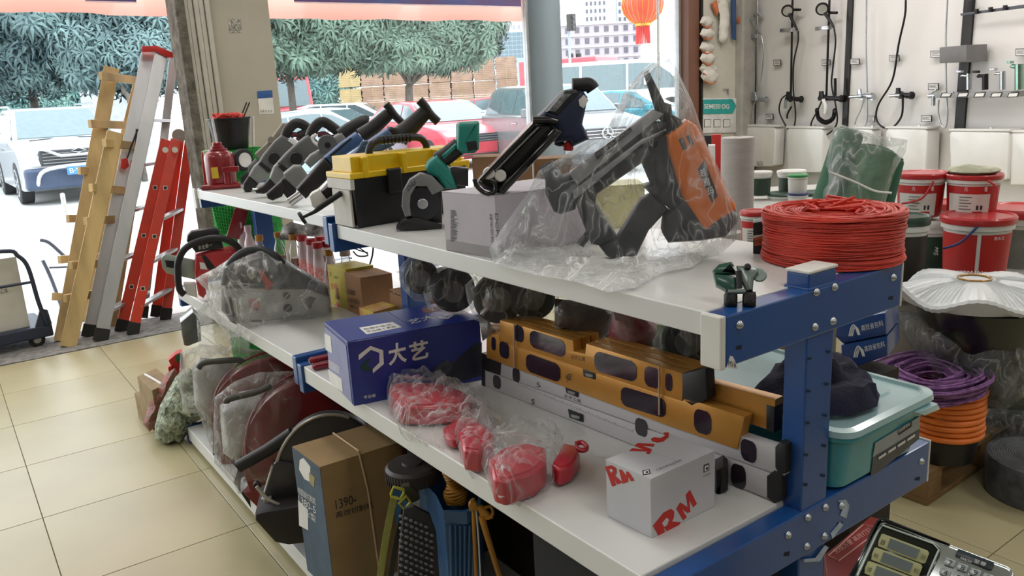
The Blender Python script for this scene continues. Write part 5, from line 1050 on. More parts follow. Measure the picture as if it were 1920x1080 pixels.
ppl('picture_motor', Zb((1095, 720), (1130, 640), (1230, 590), (1290, 640), (1240, 720), (1150, 745)), BF, .0004, mat('print_grey', '4a4d5a', .5, var=.3, scale=40), pc, off=.0013, bevel=0)
wl_ = ppl('address_label', Zb((378, 282), (700, 225), (790, 275), (450, 345)), BT, .0005, m_tag, bb, off=.0006, bevel=0)
for k in range(2): ptxt(('角磨机套装', '专业级工具箱')[k], BT, Zb((430 + 30 * k, 305 + 25 * k))[0], Zb((700 + 40 * k, 258 + 20 * k))[0], Zb((410 + 30 * k, 290 + 22 * k))[0], m_ink, wl_, off=.0008)
ptxt('艺大', BT, Zb((870, 250))[0], Zb((1110, 190))[0], Zb((840, 212))[0], m_tag, bb, off=.0006)
ppl('top_logo', Zb((1130, 185), (1180, 155), (1170, 175), (1220, 185), (1270, 155), (1295, 158), (1235, 195), (1160, 192)), BT, .0004, m_tag, bb, off=.0006, bevel=0)
ppl('orange_print', Zb((980, 98), (1130, 78), (1180, 105), (1050, 140), (1000, 130)), BT, .0004, mat('print_brown_orange', '8a5a4c', .5), bb, off=.0006, bevel=0)
# two red marker pens
for k, (a, b_) in enumerate((((584, 676), (622, 668)), ((590, 688), (625, 681)))):
    p, q = gz(*a, MZ + .012 + (.016 if k == 0 else 0)), gz(*b_, MZ + .012 + (.016 if k == 0 else 0)); t = thing('marker_pen', ('upper', 'lower')[k] + ' one of two dark red pens beside the blue carton', 'pen', p, 'red pens')
    MB().cyl(p, q, .011, n=12).build('barrel', m_jack, t, smooth=40); MB().cyl(p, p + (p - q) * .12, .011, .007, n=12).build('tip_cap', m_jack, t, smooth=40)
# chalk line reels in clear bags
m_reel = mat('reel_red', 'b82638', .3, var=.08, coat=.4); Zr = lambda *p: zz(700, 700, 4.319, p)
def reel(label, pix, zt_, th, bag, seed, group='red ink line reels', extra=None, bh=.02):
    o = gz(*pix[0], MZ); t = thing('line_reel', label, 'line reel', o, group); hpl('reel_case', pix, zt_, th, m_reel, t, bevel=.006)
    cx_ = sum(x for x, y in pix) / len(pix); cy_ = sum(y for x, y in pix) / len(pix); pl_ = Plane((0, 0, zt_), (0, 0, 1))
    ppl('case_rim', [(cx_ + (x - cx_) * .84, cy_ + (y - cy_) * .84) for x, y in pix], pl_, .003, m_reel, t, off=.003, bevel=.001)
    if extra: extra(t, zt_)
    if bag: pts = [gz(x, y, MZ + (zt_ - MZ) * .5) for x, y in bag]; inflate('plastic_bag', pts, (0, 0, 1), (zt_ - MZ) * .5 + bh, m_film, None, step=.011, rad=.03, back=.9, crease=.5, seed=seed, nscale=22, label='clear bag around the ' + label, cat='plastic bag', group='clear bags around the reels')
reel('red reel in the bag touching the blue carton', Zr((120, 130), (180, 75), (420, 70), (560, 80), (720, 140), (800, 200), (740, 250), (420, 275), (220, 270)), MZ + .055, .05, Zr((100, 100), (160, 55), (520, 62), (780, 160), (880, 250), (960, 300), (980, 420), (560, 540), (450, 510), (200, 420), (120, 250)), 11)
reel('red reel half out of its wrapping between the two larger reels', Zr((560, 440), (640, 400), (700, 330), (830, 360), (880, 400), (820, 470), (650, 540), (590, 510)), MZ + .03, .025, None, 12)
reel('small red reel in a crumpled bag, second nearest the white carton', Zr((690, 480), (760, 400), (900, 410), (980, 500), (960, 570), (850, 640), (730, 620)), MZ + .055, .05, Zr((650, 500), (740, 385), (890, 395), (1000, 480), (990, 600), (900, 740), (760, 750), (700, 640)), 13)
def ring(t, z):
    p = Plane((0, 0, z - .006), (0, 0, 1)); ptu('carry_ring', Zr((1640, 570), (1690, 560), (1725, 590), (1715, 620), (1670, 620), (1640, 595)), p, .006, m_reel, t, n=8)
reel('big red reel in a clear bag nearest the white carton', Zr((930, 700), (1040, 600), (1250, 560), (1400, 600), (1390, 720), (1300, 800), (1060, 880), (970, 850)), MZ + .058, .055, Zr((830, 640), (900, 570), (1150, 460), (1540, 520), (1500, 700), (1460, 860), (1250, 950), (1020, 1010), (950, 900)), 14)
reel('unwrapped red reel with a round carrying ring, poking out of the bag', Zr((1500, 640), (1540, 560), (1640, 580), (1670, 640), (1600, 740), (1500, 780), (1440, 740)), MZ + .045, .04, None, 15, extra=ring)
# white film corner poking up between bag and levels
pf = facing(gz(1130 * 0 + 1030, 815, MZ)); pinf('film_scrap', Zr((1330, 370), (1400, 420), (1530, 520), (1540, 560), (1420, 470), (1380, 460)), pf, .004, m_film2, None, step=.01, rad=.02, label='stiff corner of film standing up behind the near reel bag', cat='plastic film')
hpl('paper_scrap', Zr((930, 285), (1035, 345), (1035, 385), (970, 350)), MZ + .002, .001, m_tag, None, bevel=0, label='small white paper scrap beside the first reel bag', cat='paper')
# white carton with red letters
F, L, R_ = gz(1222, 1010, MZ), gz(1138, 968, MZ), gz(1340, 950, MZ); h = hz(1216, 900, F) - MZ
rc = carton('lettered_carton', 'small white carton with large red letters at the near end of the middle shelf', 'box', F, L, R_, h, mat('carton_white', 'c2c2c6', .45, var=.03))
def oriented(P, a): n = a.cross(V((0, 0, 1))).normalized(); return Plane(P, n if n.dot(CAMP - P) > 0 else -n)
RF, RE, RT = oriented(F, R_ - F), oriented(F, L - F), Plane(F + V((0, 0, h + .0018)), (0, 0, 1))
Zw = lambda *p: zz(1080, 860, 4.571, p)
Zx = lambda *p: zz(860, 540, 2.7, p)
Zm = lambda *p: zz(1120, 790, 3.5625, p)
for pl_, lt, q in ((RF, 'letter_r', ((370, 697), (440, 610), (490, 583), (512, 600), (510, 640), (498, 668), (555, 672), (540, 700), (468, 738), (440, 705), (455, 755), (412, 772))), (RF, 'letter_m', ((526, 583), (552, 540), (603, 572), (590, 490), (617, 457), (664, 550), (640, 573), (612, 525), (620, 603), (600, 612), (562, 583), (597, 640), (572, 660))),
                   (RE, 'letter_r', ((52, 302), (95, 293), (125, 310), (130, 340), (118, 362), (170, 408), (135, 420), (106, 375), (127, 426), (100, 434))), (RE, 'letter_m', ((145, 322), (165, 323), (192, 366), (196, 333), (212, 340), (248, 395), (225, 400), (206, 365), (207, 405), (190, 408), (162, 362), (190, 410), (170, 415))),
                   (RT, 'letter_w', ((212, 199), (232, 180), (312, 190), (246, 164), (270, 146), (382, 152), (374, 170), (298, 162), (364, 188), (350, 219), (324, 216), (334, 202), (232, 199))), (RT, 'letter_u', ((357, 118), (378, 106), (422, 113), (453, 98), (440, 76), (478, 75), (474, 107), (440, 135), (400, 143), (365, 134)))):
    ppl(lt, Zm(*q), pl_, .0004, m_redink, rc, off=.0008 if pl_ is not RT else .0005, bevel=0)
m_cw = MC['carton_white']
ppl('letter_hole', Zm((430, 680), (460, 642), (476, 655), (464, 690), (444, 704)), RF, .0004, m_cw, rc, off=.0011, bevel=0); ppl('letter_hole', Zm((82, 320), (98, 316), (107, 330), (94, 344)), RE, .0004, m_cw, rc, off=.0011, bevel=0)
ptxt('上海人民企业专用', RT, Zw((690, 108))[0], Zw((908, 22))[0], Zw((675, 95))[0], m_ink, rc, off=.0004)
for pl_, c0, s in ((RT, (605, 120), 1.0), (RF, (1115, 85), 1.0)):
    q = [(-32, 22), (-36, -15), (26, -28), (34, 12)] if pl_ is RT else [(-22, 35), (-22, -30), (24, -48), (26, 12)]
    ppl('round_logo', Zw(*[(c0[0] + a, c0[1] + b_) for a, b_ in q]), pl_, .0004, m_ink, rc, off=.0007, bevel=0); ppl('logo_hollow', Zw(*[(c0[0] + a * .72, c0[1] + b_ * .72) for a, b_ in q]), pl_, .0004, m_tag, rc, off=.0009, bevel=0); ppl('logo_core', Zw(*[(c0[0] + a * .35 + 4, c0[1] + b_ * .35) for a, b_ in q]), pl_, .0004, m_ink, rc, off=.0011, bevel=0)
ptxt('A·RENMIN', RF, Zw((1085, 158))[0], Zw((1150, 128))[0], Zw((1085, 148))[0], m_ink, rc, off=.0006)
t = ppl('black_clamp', Zw((1190, 100), (1260, 65), (1300, 95), (1305, 285), (1280, 300), (1200, 335), (1190, 330)), facing(gz(1350, 930, MZ) + V((.0, .01, 0))), .05, m_tb, None, label='black plastic clamp block standing behind the white carton', cat='clamp', bevel=.01)

# spirit levels
LV = Plane(V((1.200, 1.35, 0)), V((-.953, -.052, 0))); LN = LV.n
m_lv = mat('level_aluminium', 'c6c3c6', .38, .15, var=.05, stretch=(1, .1, 1)); m_ly = mat('level_amber', 'cc9244', .32, .3, var=.08); m_slot = mat('level_slot_glossy', '2c2430', .12, coat=.6); m_lend = mat('level_end_black', '1a1a1c', .5)
m_vial = mat('vial_green', 'aebc7a', .15)
def level(label, pix, off, t_, m, slots, ends, group, vials=(), txts=(), ticks=None):
    t = thing('spirit_level', label, 'spirit level', LV.pt(*pix[0], off), group); bd_ = ppl('level_beam', pix, LV, t_, m, t, off=off, bevel=.0015)
    for s in slots: ppl('hand_hole', s, LV, .001, m_slot, bd_, off=off + .0012, bevel=0)
    for s in ends: ppl('end_cap', s, LV, t_ * 1.04, m_lend, t, off=off + .002, bevel=.003)
    for s in vials:
        f_ = ppl('vial_frame', s, LV, .002, m_lend, bd_, off=off + .003, bevel=.0005); cx_ = sum(x for x, y in s) / len(s); cy_ = sum(y for x, y in s) / len(s)
        ppl('vial', [(cx_ + (x - cx_) * .6, cy_ + 1.5 + (y - cy_) * .4) for x, y in s], LV, .002, mat('vial_clear', '8c9088', .1, coat=.8), f_, off=off + .0045)
    for s, a, b_, c_, mm in txts: ptxt(s, LV, a, b_, c_, mm, bd_, off=off)
    if ticks:
        (xa, ya), (xb, yb), n_ = ticks; b = MB()
        for k in range(n_):
            p = LV.pt(xa + (xb - xa) * k / n_, ya + (yb - ya) * k / n_, off + .0006); hgt = .004 if k % 5 else .007; d = V((0, .0006, 0)); b.hexa([p - d, p + d, p + d + LN * .0005, p - d + LN * .0005], [q + V((0, 0, hgt)) for q in (p - d, p + d, p + d + LN * .0005, p - d + LN * .0005)])
        b.build('scale_marks', m_ink, bd_)
    return t
def rrect(xl, yl, xr, yr, hh, k=.3):
    """slot between (xl,yl) and (xr,yr) centre line, half height hh, rounded ends"""
    w = xr - xl; r = min(w * .5, hh) ; s = (yr - yl) / w
    pts = []
    for a, b_ in ((0, -.45), (.18, -.8), (.5, -1), (1 - .0, -1)): pts.append((xl + a * r, yl + a * r * s + b_ * hh))
    for a, b_ in ((1, -1), (.5, -1), (.18, -.8), (0, -.45)): pts.append((xr - a * r, yr - a * r * s + b_ * hh))
    for a, b_ in ((0, .45), (.18, .8), (.5, 1), (1, 1)): pts.append((xr - a * r, yr - a * r * s + b_ * hh))
    for a, b_ in ((1, 1), (.5, 1), (.18, .8), (0, .45)): pts.append((xl + a * r, yl + a * r * s + b_ * hh))
    out = []
    for p in pts:
        if not out or abs(out[-1][0] - p[0]) + abs(out[-1][1] - p[1]) > .3: out.append(p)
    return out
GL = 'silver levels on the middle shelf'; GY = 'amber levels stacked on the middle shelf'
level('lowest silver spirit level lying on the shelf', [(905, 694), (1458, 893), (1456, 942), (905, 722)], 0, .026, m_lv, [rrect(925, 713, 939, 719, 12), rrect(1371, 888, 1399, 898, 22)],
      [[(903, 693), (910, 696), (910, 726), (903, 722)], [(1438, 892), (1452, 882), (1467, 888), (1466, 938), (1452, 944), (1438, 932)]], GL,
      vials=[Zx((557, 612), (632, 640), (632, 678), (565, 655))], txts=[('5', Zx((368, 586))[0], Zx((384, 590))[0], Zx((370, 560))[0], m_ink)], ticks=((1380, 920), (1436, 944), 12))
level('upper silver spirit level under the amber ones', [(925, 668), (1473, 846), (1470, 892), (1458, 891), (905, 693), (905, 662)], -.001, .026, m_lv, [rrect(961, 700, 974, 705, 13), rrect(1191, 797, 1214, 806, 16), rrect(1389, 840, 1418, 851, 20)],
      [[(903, 662), (940, 676), (938, 704), (903, 692)], [(1453, 838), (1462, 828), (1474, 834), (1473, 888), (1462, 892), (1453, 876)]], GL,
      vials=[Zx((540, 495), (605, 522), (605, 552), (548, 530))], txts=[('5', Zx((395, 500))[0], Zx((415, 505))[0], Zx((395, 475))[0], m_ink), ('企丰工具', Zx((534, 552))[0], Zx((618, 582))[0], Zx((536, 535))[0], m_ink)], ticks=((972, 722), (1190, 812), 66))
level('lower amber level with three long slots, longest of the front amber face', [(914, 622), (938, 628), (938, 640), (1282, 752), (1284, 745), (1398, 781), (1384, 842), (1250, 796), (914, 670)], .004, .027, m_ly,
      [rrect(924, 642, 932, 645, 12), rrect(939, 652, 957, 659, 15), rrect(989, 677, 1053, 700, 17), rrect(1167, 740, 1251, 766, 18), rrect(1304, 785, 1336, 795, 22)],
      [], GY, txts=[('安', Zx((545, 475))[0], Zx((578, 465))[0], Zx((540, 440))[0], m_ink)])
level('second lower amber level, its end sticking out beyond the stack', [(905, 612), (1437, 757), (1433, 818), (1398, 806), (905, 660)], -.03, .026, m_ly, [], [[(1420, 766), (1437, 771), (1435, 820), (1420, 815)]], GY)
level('third lower amber level at the back of the stack', [(905, 604), (1330, 742), (1330, 790), (905, 650)], -.062, .026, m_ly, [], [], GY)
US = [(938, 600), (1075, 638), (1077, 658), (1098, 664), (1100, 644), (1282, 700), (1280, 752), (938, 640)]
level('upper amber level facing the aisle with a notch in its middle', US, .002, .027, m_ly, [rrect(965, 622, 983, 628, 15), rrect(995, 633, 1061, 655, 16), rrect(1116, 675, 1195, 698, 19), rrect(1210, 703, 1239, 711, 19), rrect(1249, 714, 1262, 718, 16)],
      [[(1280, 700), (1325, 690), (1328, 748), (1300, 762), (1282, 750)]], GY, vials=[Zx((635, 408), (700, 430), (700, 462), (640, 445))], txts=[('企丰工具', Zx((568, 358))[0], Zx((640, 372))[0], Zx((570, 336))[0], m_ink)])
for k in (1, 2):
    b = V((0, 0, 0)); level(('middle', 'rear')[k - 1] + ' one of the three upper amber levels', US, .002 - .031 * k, .026, m_ly, [], [], GY)
for (xa, ya, yb) in ((964, 607, 690), (1236, 686, 778)): ptu('packing_cord', [(xa, ya), (xa, yb)], LV, .0022, mat('cord_beige', 'b8a088', .7), None, off=.009, smoothpath=False, label=('cord tying the left end of the levels' if xa < 1000 else 'cord tying the right end of the levels'), cat='cord')
b = MB()
# ================================================================ bottom deck
DZ = .082
m_guard = mat('guard_dark_red', '7c1c20', .38, var=.15, scale=5, coat=.2); m_gdk = mat('guard_charcoal', '33333a', .4, var=.06, coat=.15); m_edge = mat('bare_edge', 'b4b0aa', .35, .5)
def arcpts(cx_, cy_, rx, ry, a0, a1, n=14): return [(cx_ + rx * math.cos(math.radians(a0 + (a1 - a0) * i / n)), cy_ - ry * math.sin(math.radians(a0 + (a1 - a0) * i / n))) for i in range(n + 1)]
def cutoff(label, P, rc, rx, ry, low, mcol, handle, base, group='cut-off machines on the bottom shelf'):
    t = thing('cut_off_machine', label, 'cut-off machine', P.p, group)
    pts = arcpts(*rc, rx, ry, 205, -10, 22) + low
    ppl('wheel_guard', pts, P, .05, mcol, t, off=.11, bevel=.008, seg=3)
    rim = [P.pt(x, y, .113) for x, y in arcpts(*rc, rx, ry, 205, 60, 20)]; MB().tube(rim, .005, 6).build('guard_rim', m_edge if mcol is m_gdk else mcol, t, smooth=50)
    disc('arbor_hub', *rc, .03, P, .03, m_tb, t, off=.12)
    if base: ppl('base_frame', base, P, .16, m_tb, t, off=.03, bevel=.008)
    if handle: ptu('pull_handle', handle, P, .02, m_tb, t, off=.03, n=12, smoothpath=False)
    return t
P1 = facing(V((.99, 3.22, DZ)), -5); t = cutoff('cut-off machine with a dark red guard in the bag farther from us', P1, (535, 765), 135, 108, [(668, 800), (600, 860), (420, 850)], m_guard, None, [(400, 790), (560, 800), (560, 850), (400, 850)])
P2 = facing(V((.97, 2.78, DZ)), -5); t = cutoff('cut-off machine with a dark red guard in the nearer clear bag', P2, (610, 835), 150, 145, [(755, 880), (740, 960), (520, 960), (462, 900)], m_guard, [(440, 868), (520, 820), (570, 798)], [(440, 900), (600, 900), (640, 960), (480, 960)])
P3 = facing(V((.87, 2.36, DZ)), -5)
t = thing('cut_off_machine', 'cut-off machine with a charcoal guard and bright rim behind the blue-sided carton', 'cut-off machine', P3.p, 'cut-off machines on the bottom shelf')
gp = arcpts(622, 905, 108, 128, 170, 20, 20)
ppl('wheel_guard', [(495, 940), (512, 870)] + gp + [(730, 940), (600, 950), (560, 935)], P3, .04, m_gdk, t, bevel=.008, seg=3)
MB().tube([P3.pt(x, y, .004) for x, y in [(493, 936), (512, 872)] + gp[:14]], .0055, 6).build('guard_rim', m_edge, t, smooth=50)
ppl('guard_skirt', [(493, 938), (514, 868), (524, 862), (560, 868), (560, 925), (508, 945)], P3, .02, m_gdk, t, off=.012, bevel=.004)
bs = ppl('base_frame', [(484, 940), (500, 935), (560, 925), (640, 930), (640, 985), (545, 997), (520, 992), (484, 952)], P3, .20, m_tb, t, off=.09, bevel=.012)
ppl('clamp_bar', [(495, 928), (510, 926), (512, 950), (500, 955)], P3, .02, m_edge, t, off=.03)
disc('clamp_knob', 481, 912, .012, P3, .02, m_tb, t, off=.04); ptu('vice_screw', [(481, 912), (500, 935), (530, 950)], P3, .006, m_edge, t, off=.05, smoothpath=False)
ptu('pull_handle', [(447, 875), (500, 845), (548, 812)], P3, .021, m_tb, t, off=-.02, n=12, smoothpath=False)
# their bags
m_filmg = film('guard_film', .10, .30, scale=7, white=(215, 215, 213))
pinf('plastic_bag', [(338, 660), (375, 645), (430, 650), (520, 660), (550, 680), (500, 770), (480, 850), (440, 838), (400, 850), (372, 775), (345, 775), (335, 720)], Plane(P1.p + P1.n * .07, P1.n), .07, m_filmg, None, step=.022, rad=.1, crease=.4, seed=21, nscale=7, label='milky bag over the farther red-guarded machine', cat='plastic bag')
pinf('plastic_bag', [(402, 745), (440, 715), (485, 698), (560, 695), (575, 750), (560, 830), (560, 900), (530, 915), (470, 905), (452, 925), (440, 910), (402, 868), (400, 800)], Plane(P2.p + P2.n * .08, P2.n), .06, m_filmg, None, step=.02, rad=.09, crease=.45, seed=22, nscale=8, label='milky bag over the nearer red-guarded machine', cat='plastic bag')
m_gpk = mat('grey_wrapped_body', 'b0aeac', .35, var=.2, scale=6, bump=.5, bscale=16)
pinf('motor_pack', [(360, 690), (375, 670), (440, 680), (460, 730), (440, 790), (395, 800), (365, 760)], P1, .07, m_gpk, None, step=.025, rad=.1, seed=23, label='grey motor body showing through the farther milky bag', cat='motor'); ptu('bar_grip', [(372, 690), (385, 680), (440, 675), (455, 678)], Plane(P1.p + P1.n * .12, P1.n), .012, mat('handle_dark_grey', '4a4846', .5), None, label='dark handle pressed against the farther milky bag', cat='grip')  # handle is one even dark grey
pinf('motor_pack', [(412, 760), (450, 735), (510, 722), (530, 760), (500, 830), (450, 870), (418, 850)], P2, .08, m_gpk, None, step=.025, rad=.1, seed=24, label='grey motor body showing through the nearer milky bag', cat='motor')
ptu('bar_grip', [(425, 755), (430, 748), (480, 735), (510, 722)], Plane(P2.p + P2.n * .12, P2.n), .012, mat('handle_dark_grey', '4a4846', .5), None, label='dark handle pressed against the nearer milky bag', cat='grip')
# carton with blue side
m_cart = mat('carton_brown_dark', '8f744c', .8, var=.08); m_cblue = mat('carton_blue_side', '41566a', .6, var=.15, scale=12)
ztc = .50
F, L, R_ = gz(600, 877, ztc), gz(548, 838, ztc), gz(752, 829, ztc); dz = V((0, 0, ztc - DZ)); cb = carton('machine_carton', 'tall carton with a slate-blue printed side standing on the bottom shelf', 'box', F - dz, L - dz, R_ - dz, ztc - DZ, m_cart)
CS, CF_ = oriented(F, L - F), oriented(F, R_ - F)
MB().hexa([F - dz + CS.n * .0012, L - dz + CS.n * .0012, L - dz, F - dz], [F + CS.n * .0012, L + CS.n * .0012, L, F]).build('blue_side_sheet', m_cblue, cb)
ppl('machine_picture', [(563, 862), (570, 858), (583, 875), (582, 903), (572, 898), (562, 880)], CS, .0005, m_tag, cb, off=.002, bevel=0)
ppl('price_label', [(560, 938), (578, 955), (579, 994), (562, 985)], CS, .0005, m_tag, cb, off=.002, bevel=0)
ppl('gold_print', [(580, 885), (591, 895), (590, 914), (582, 905)], CS, .0005, mat('gold_print', '9a8a58', .5), cb, off=.002, bevel=0)
for k in range(3): ptxt(('电圆锯切割机', '1380-5', '专业型')[k], CS, (560 + k, 925 + k * 16), (593, 948 + k * 16), (559 + k, 912 + k * 16), m_tag, cb, off=.0015)
ptxt('1390-', CF_, (630, 955), (668, 943), (628, 938), m_ink, cb, off=.0006); ptxt('高效切割机', CF_, (630, 972), (700, 952), (629, 960), m_ink, cb, off=.0006)
ptu('twine', [(625, 812), (655, 833), (672, 845)], Plane((0, 0, ztc + .006), (0, 0, 1)), .003, mat('twine_beige', 'c8a888', .7), cb, smoothpath=False); ptu('twine', [(672, 845), (690, 920), (712, 1078)], CF_, .003, mat('twine_beige', 'c8a888', .7), cb, off=.003, smoothpath=False)
# blue crate with knapsack straps, pebbled mat and yellow lances
m_tub = mat('tub_blue', '2a5580', .35, var=.08, coat=.2)
TP = facing(V((1.0, 1.72, 0)) + V((0, 0, DZ))); t = thing('blue_tub', 'tall blue ribbed plastic tub at the front of the bottom shelf', 'tub', TP.p)
ztt = .46
tubp = [(725, 870), (795, 905), (818, 930), (832, 960), (875, 960), (900, 950), (905, 905), (830, 870), (760, 858)]
o = [gz(x, y, ztt) for x, y in tubp]; cc = sum(o, V()) / len(o)
b = MB(); n = len(o); inn = [cc + (p - cc) * .93 for p in o]; low = [cc + (p - cc) * .88 + V((0, 0, DZ - ztt)) for p in o]; lip = [p + V((0, 0, -.035)) for p in o]
b.add(o + lip + [cc + (p - cc) * .95 + V((0, 0, -.04)) for p in o] + low + inn + [cc + (p - cc) * .85 + V((0, 0, DZ - ztt + .01)) for p in o],
      [(i, (i + 1) % n, n + (i + 1) % n, n + i) for i in range(n)] + [(n + i, n + (i + 1) % n, 2 * n + (i + 1) % n, 2 * n + i) for i in range(n)] + [(2 * n + i, 2 * n + (i + 1) % n, 3 * n + (i + 1) % n, 3 * n + i) for i in range(n)] + [(i, (i + 1) % n, 4 * n + (i + 1) % n, 4 * n + i) for i in range(n)] + [(4 * n + i, 4 * n + (i + 1) % n, 5 * n + (i + 1) % n, 5 * n + i) for i in range(n)] + [tuple(range(5 * n, 6 * n)), tuple(range(3 * n, 4 * n))])
b.build('tub_wall', m_tub, t, bevel=.002)
TF = facing(V((.93, 1.70, DZ)))
for k in range(6): ptu('moulded_rib', [(845 + k * 9, 985), (847 + k * 8, 1080), (848 + k * 8, 1200)], Plane((o[3] + o[4]) / 2 + (o[4] - o[3]).cross(V((0, 0, 1))).normalized() * (.004 if (o[4] - o[3]).cross(V((0, 0, 1))).dot(CAMP - o[3]) > 0 else -.004) - V((0, 0, .1)), facing(o[3]).n), .004, m_tub, t, smoothpath=False)
c = gz(775, 885, ztt + .02); t = thing('round_lid', 'dark ribbed screw lid resting in the mouth of the blue tub', 'lid', c)
MB().lathe([(.075, -.02), (.078, .0), (.078, .018), (.07, .026), (.03, .028), (.028, .034), (.001, .035)], c, 40).build('lid_disc', mat('lid_dark_brown', '3a3232', .5), t, smooth=35)
b = MB()
for k in range(48): a = k * math.pi / 24; p = c + V((math.cos(a) * .078, math.sin(a) * .078, 0)); b.cyl(p + V((0, 0, -.018)), p + V((0, 0, .016)), .0022, n=4)
b.build('grip_ribs', mat('lid_dark_brown', '3a3232', .5), t); MB().box(-.045, .045, -.006, .006, .034, .042).at(Matrix()).build('x', m_tb) if False else None
# olive strap with lime buckles
SPn = facing(gz(750, 945, ztt) + V((-.03, -.03, 0))); t = thing('shoulder_strap', 'olive webbing strap with two lime green buckles hanging over the blue tub', 'strap', SPn.p)
m_olive = mat('olive_web', '8b8d48', .7, bump=.4, bscale=300); m_lime = mat('lime_buckle', 'b6b63c', .35)
def strip(name, path, w, m, par, P, off=0, th=.002):
    pts = spline([P.pt(x, y, off) for x, y in path], 4); b = MB()
    for i in range(len(pts) - 1):
        d = (pts[i + 1] - pts[i]).normalized(); s = d.cross(P.n).normalized() * w / 2; 
        if i == 0: prev = s
        d2 = (pts[min(i + 2, len(pts) - 1)] - pts[i + 1]); s2 = d2.normalized().cross(P.n).normalized() * w / 2 if d2.length > 1e-6 else s
        b.hexa([pts[i] - prev, pts[i] + prev, pts[i] + prev + P.n * th, pts[i] - prev + P.n * th], [pts[i + 1] - s2, pts[i + 1] + s2, pts[i + 1] + s2 + P.n * th, pts[i + 1] - s2 + P.n * th]); prev = s2
    return b.build(name, m, par)
strip('webbing', [(740, 930), (733, 960), (728, 985), (720, 1030), (712, 1085)], .018, m_olive, t, SPn)
strip('webbing', [(757, 955), (750, 985), (742, 1020), (732, 1085)], .014, m_tb, t, SPn, off=-.004)
for q in (((733, 925), (738, 913), (757, 918), (757, 925), (750, 936), (733, 931)), ((748, 944), (762, 930), (770, 941), (758, 955))): ptu('buckle', list(q), SPn, .0038, m_lime, t, off=.006, smoothpath=False, closed=True, n=6)
ppl('shoulder_pad', [(752, 915), (768, 912), (785, 925), (788, 938), (772, 948), (758, 940)], SPn, .02, mat('pad_olive_dark', '3a3c2c', .7), t, off=-.003, bevel=.006)
ppl('care_tag', [(768, 945), (787, 938), (786, 958), (770, 958)], SPn, .001, m_gpk, t, off=.0)
PB = facing(gz(785, 970, ztt) + V((-.015, -.03, 0))); t = thing('massage_mat', 'dark mat covered in oval pebble-like studs hanging in front of the blue tub', 'mat', PB.p)
ppl('mat_backing', [(757, 955), (775, 950), (805, 965), (818, 1000), (825, 1100), (745, 1100), (748, 1030)], PB, .01, mat('mat_black', '222226', .6), t, off=-.002)
m_peb = mat('stud_grey', '77797e', .35, var=.1); b = MB(); pm = None
for i in range(7):
    for j in range(12):
        x = 752 + i * 9.5 + (j % 2) * 1.5; y = 968 + j * 11.5 + i * 4
        if x > 770 + (y - 940) * .45 + 12: continue
        p = PB.pt(x, y, .0)
        if pm is None:
            MB_ = MB().at(Matrix.Translation(p) @ Matrix.Rotation(math.radians(35), 4, 'Y')).ball((0, 0, 0), .0055, 10, (1.3, .8, .75)); pm = MB_.build('stud', m_peb, t, smooth=60); pm0 = p
        else: o_ = pm.copy(); COL.objects.link(o_); o_.location = p - pm0
# yellow spray lances and rope bundle in the tub
m_ylw = mat('ochre_plastic', 'b07a24', .45, var=.12); LP = facing(gz(890, 950, ztt) + V((-.01, -.03, 0)))
t = thing('spray_lance', 'two ochre spray lances leaning in front of the blue tub', 'lance', LP.p)
ptu('lance_tube', [(887, 935), (889, 1000), (893, 1085)], LP, .005, m_ylw, t); ptu('lance_tube', [(903, 968), (915, 1010), (938, 1085)], LP, [.009, .007], m_ylw, t, off=.01)
ptu('white_tube', [(892, 950), (897, 1010), (901, 1085)], LP, .0022, m_tag, t); ptu('trigger_ring', [(908, 952), (920, 950), (924, 963), (915, 972), (903, 968)], LP, .004, m_ylw, t, off=.012)
ppl('nozzle_grip', [(878, 945), (882, 938), (893, 940), (895, 955), (880, 956)], LP, .016, m_ylw, t, off=.01, bevel=.003); ppl('handle_grip', [(893, 947), (905, 946), (925, 968), (905, 972)], LP, .014, m_ylw, t, off=.015, bevel=.004)
c = gz(855, 940, ztt - .03); b = MB(); rnd = random.Random(5)
for k in range(16): z = k * .006; r_ = .024 + .006 * math.sin(k * .5); b.tube([c + V((math.cos(a) * r_, math.sin(a) * r_, z + .004 * math.sin(a * 2 + k))) for a in [2 * math.pi * q / 20 for q in range(20)]], .004, 6, closed=True)
b.build('rope_hank', m_ylw, None, smooth=60, label='hank of ochre cord bulging out of the blue tub', cat='cord')
# dark goods on the bottom shelf; brown and black boxes added to darken it
for k, (x, y, z_, w, dp, hh_, nm, mm) in enumerate(((1.15, 2.05, DZ, .3, .2, .30, 'navy plastic crate in the shadow behind the tall carton', mat('navy_crate', '1c2c4c', .5)), (1.38, 1.80, DZ, .3, .5, .48, 'dark brown box added to darken the gap deep under the middle shelf', mat('added_box_brown', '2c211a', .8)), (1.5, 2.6, DZ, .36, .4, .40, 'dark carton in the shadow behind the cut-off machines', mat('dark_box', '2a241f', .8)), (1.12, 1.10, DZ, .40, .34, .49, 'large black box added to darken the near end of the bottom shelf', mat('added_box_black', '0c0c0d', .8)))):
    F_ = V((x - w / 2, y - dp / 2, z_)); carton('dark_deck_box', nm, 'box', F_, F_ + V((0, dp, 0)), F_ + V((w, 0, 0)), hh_, mm, 'goods in the shadow of the bottom shelf')

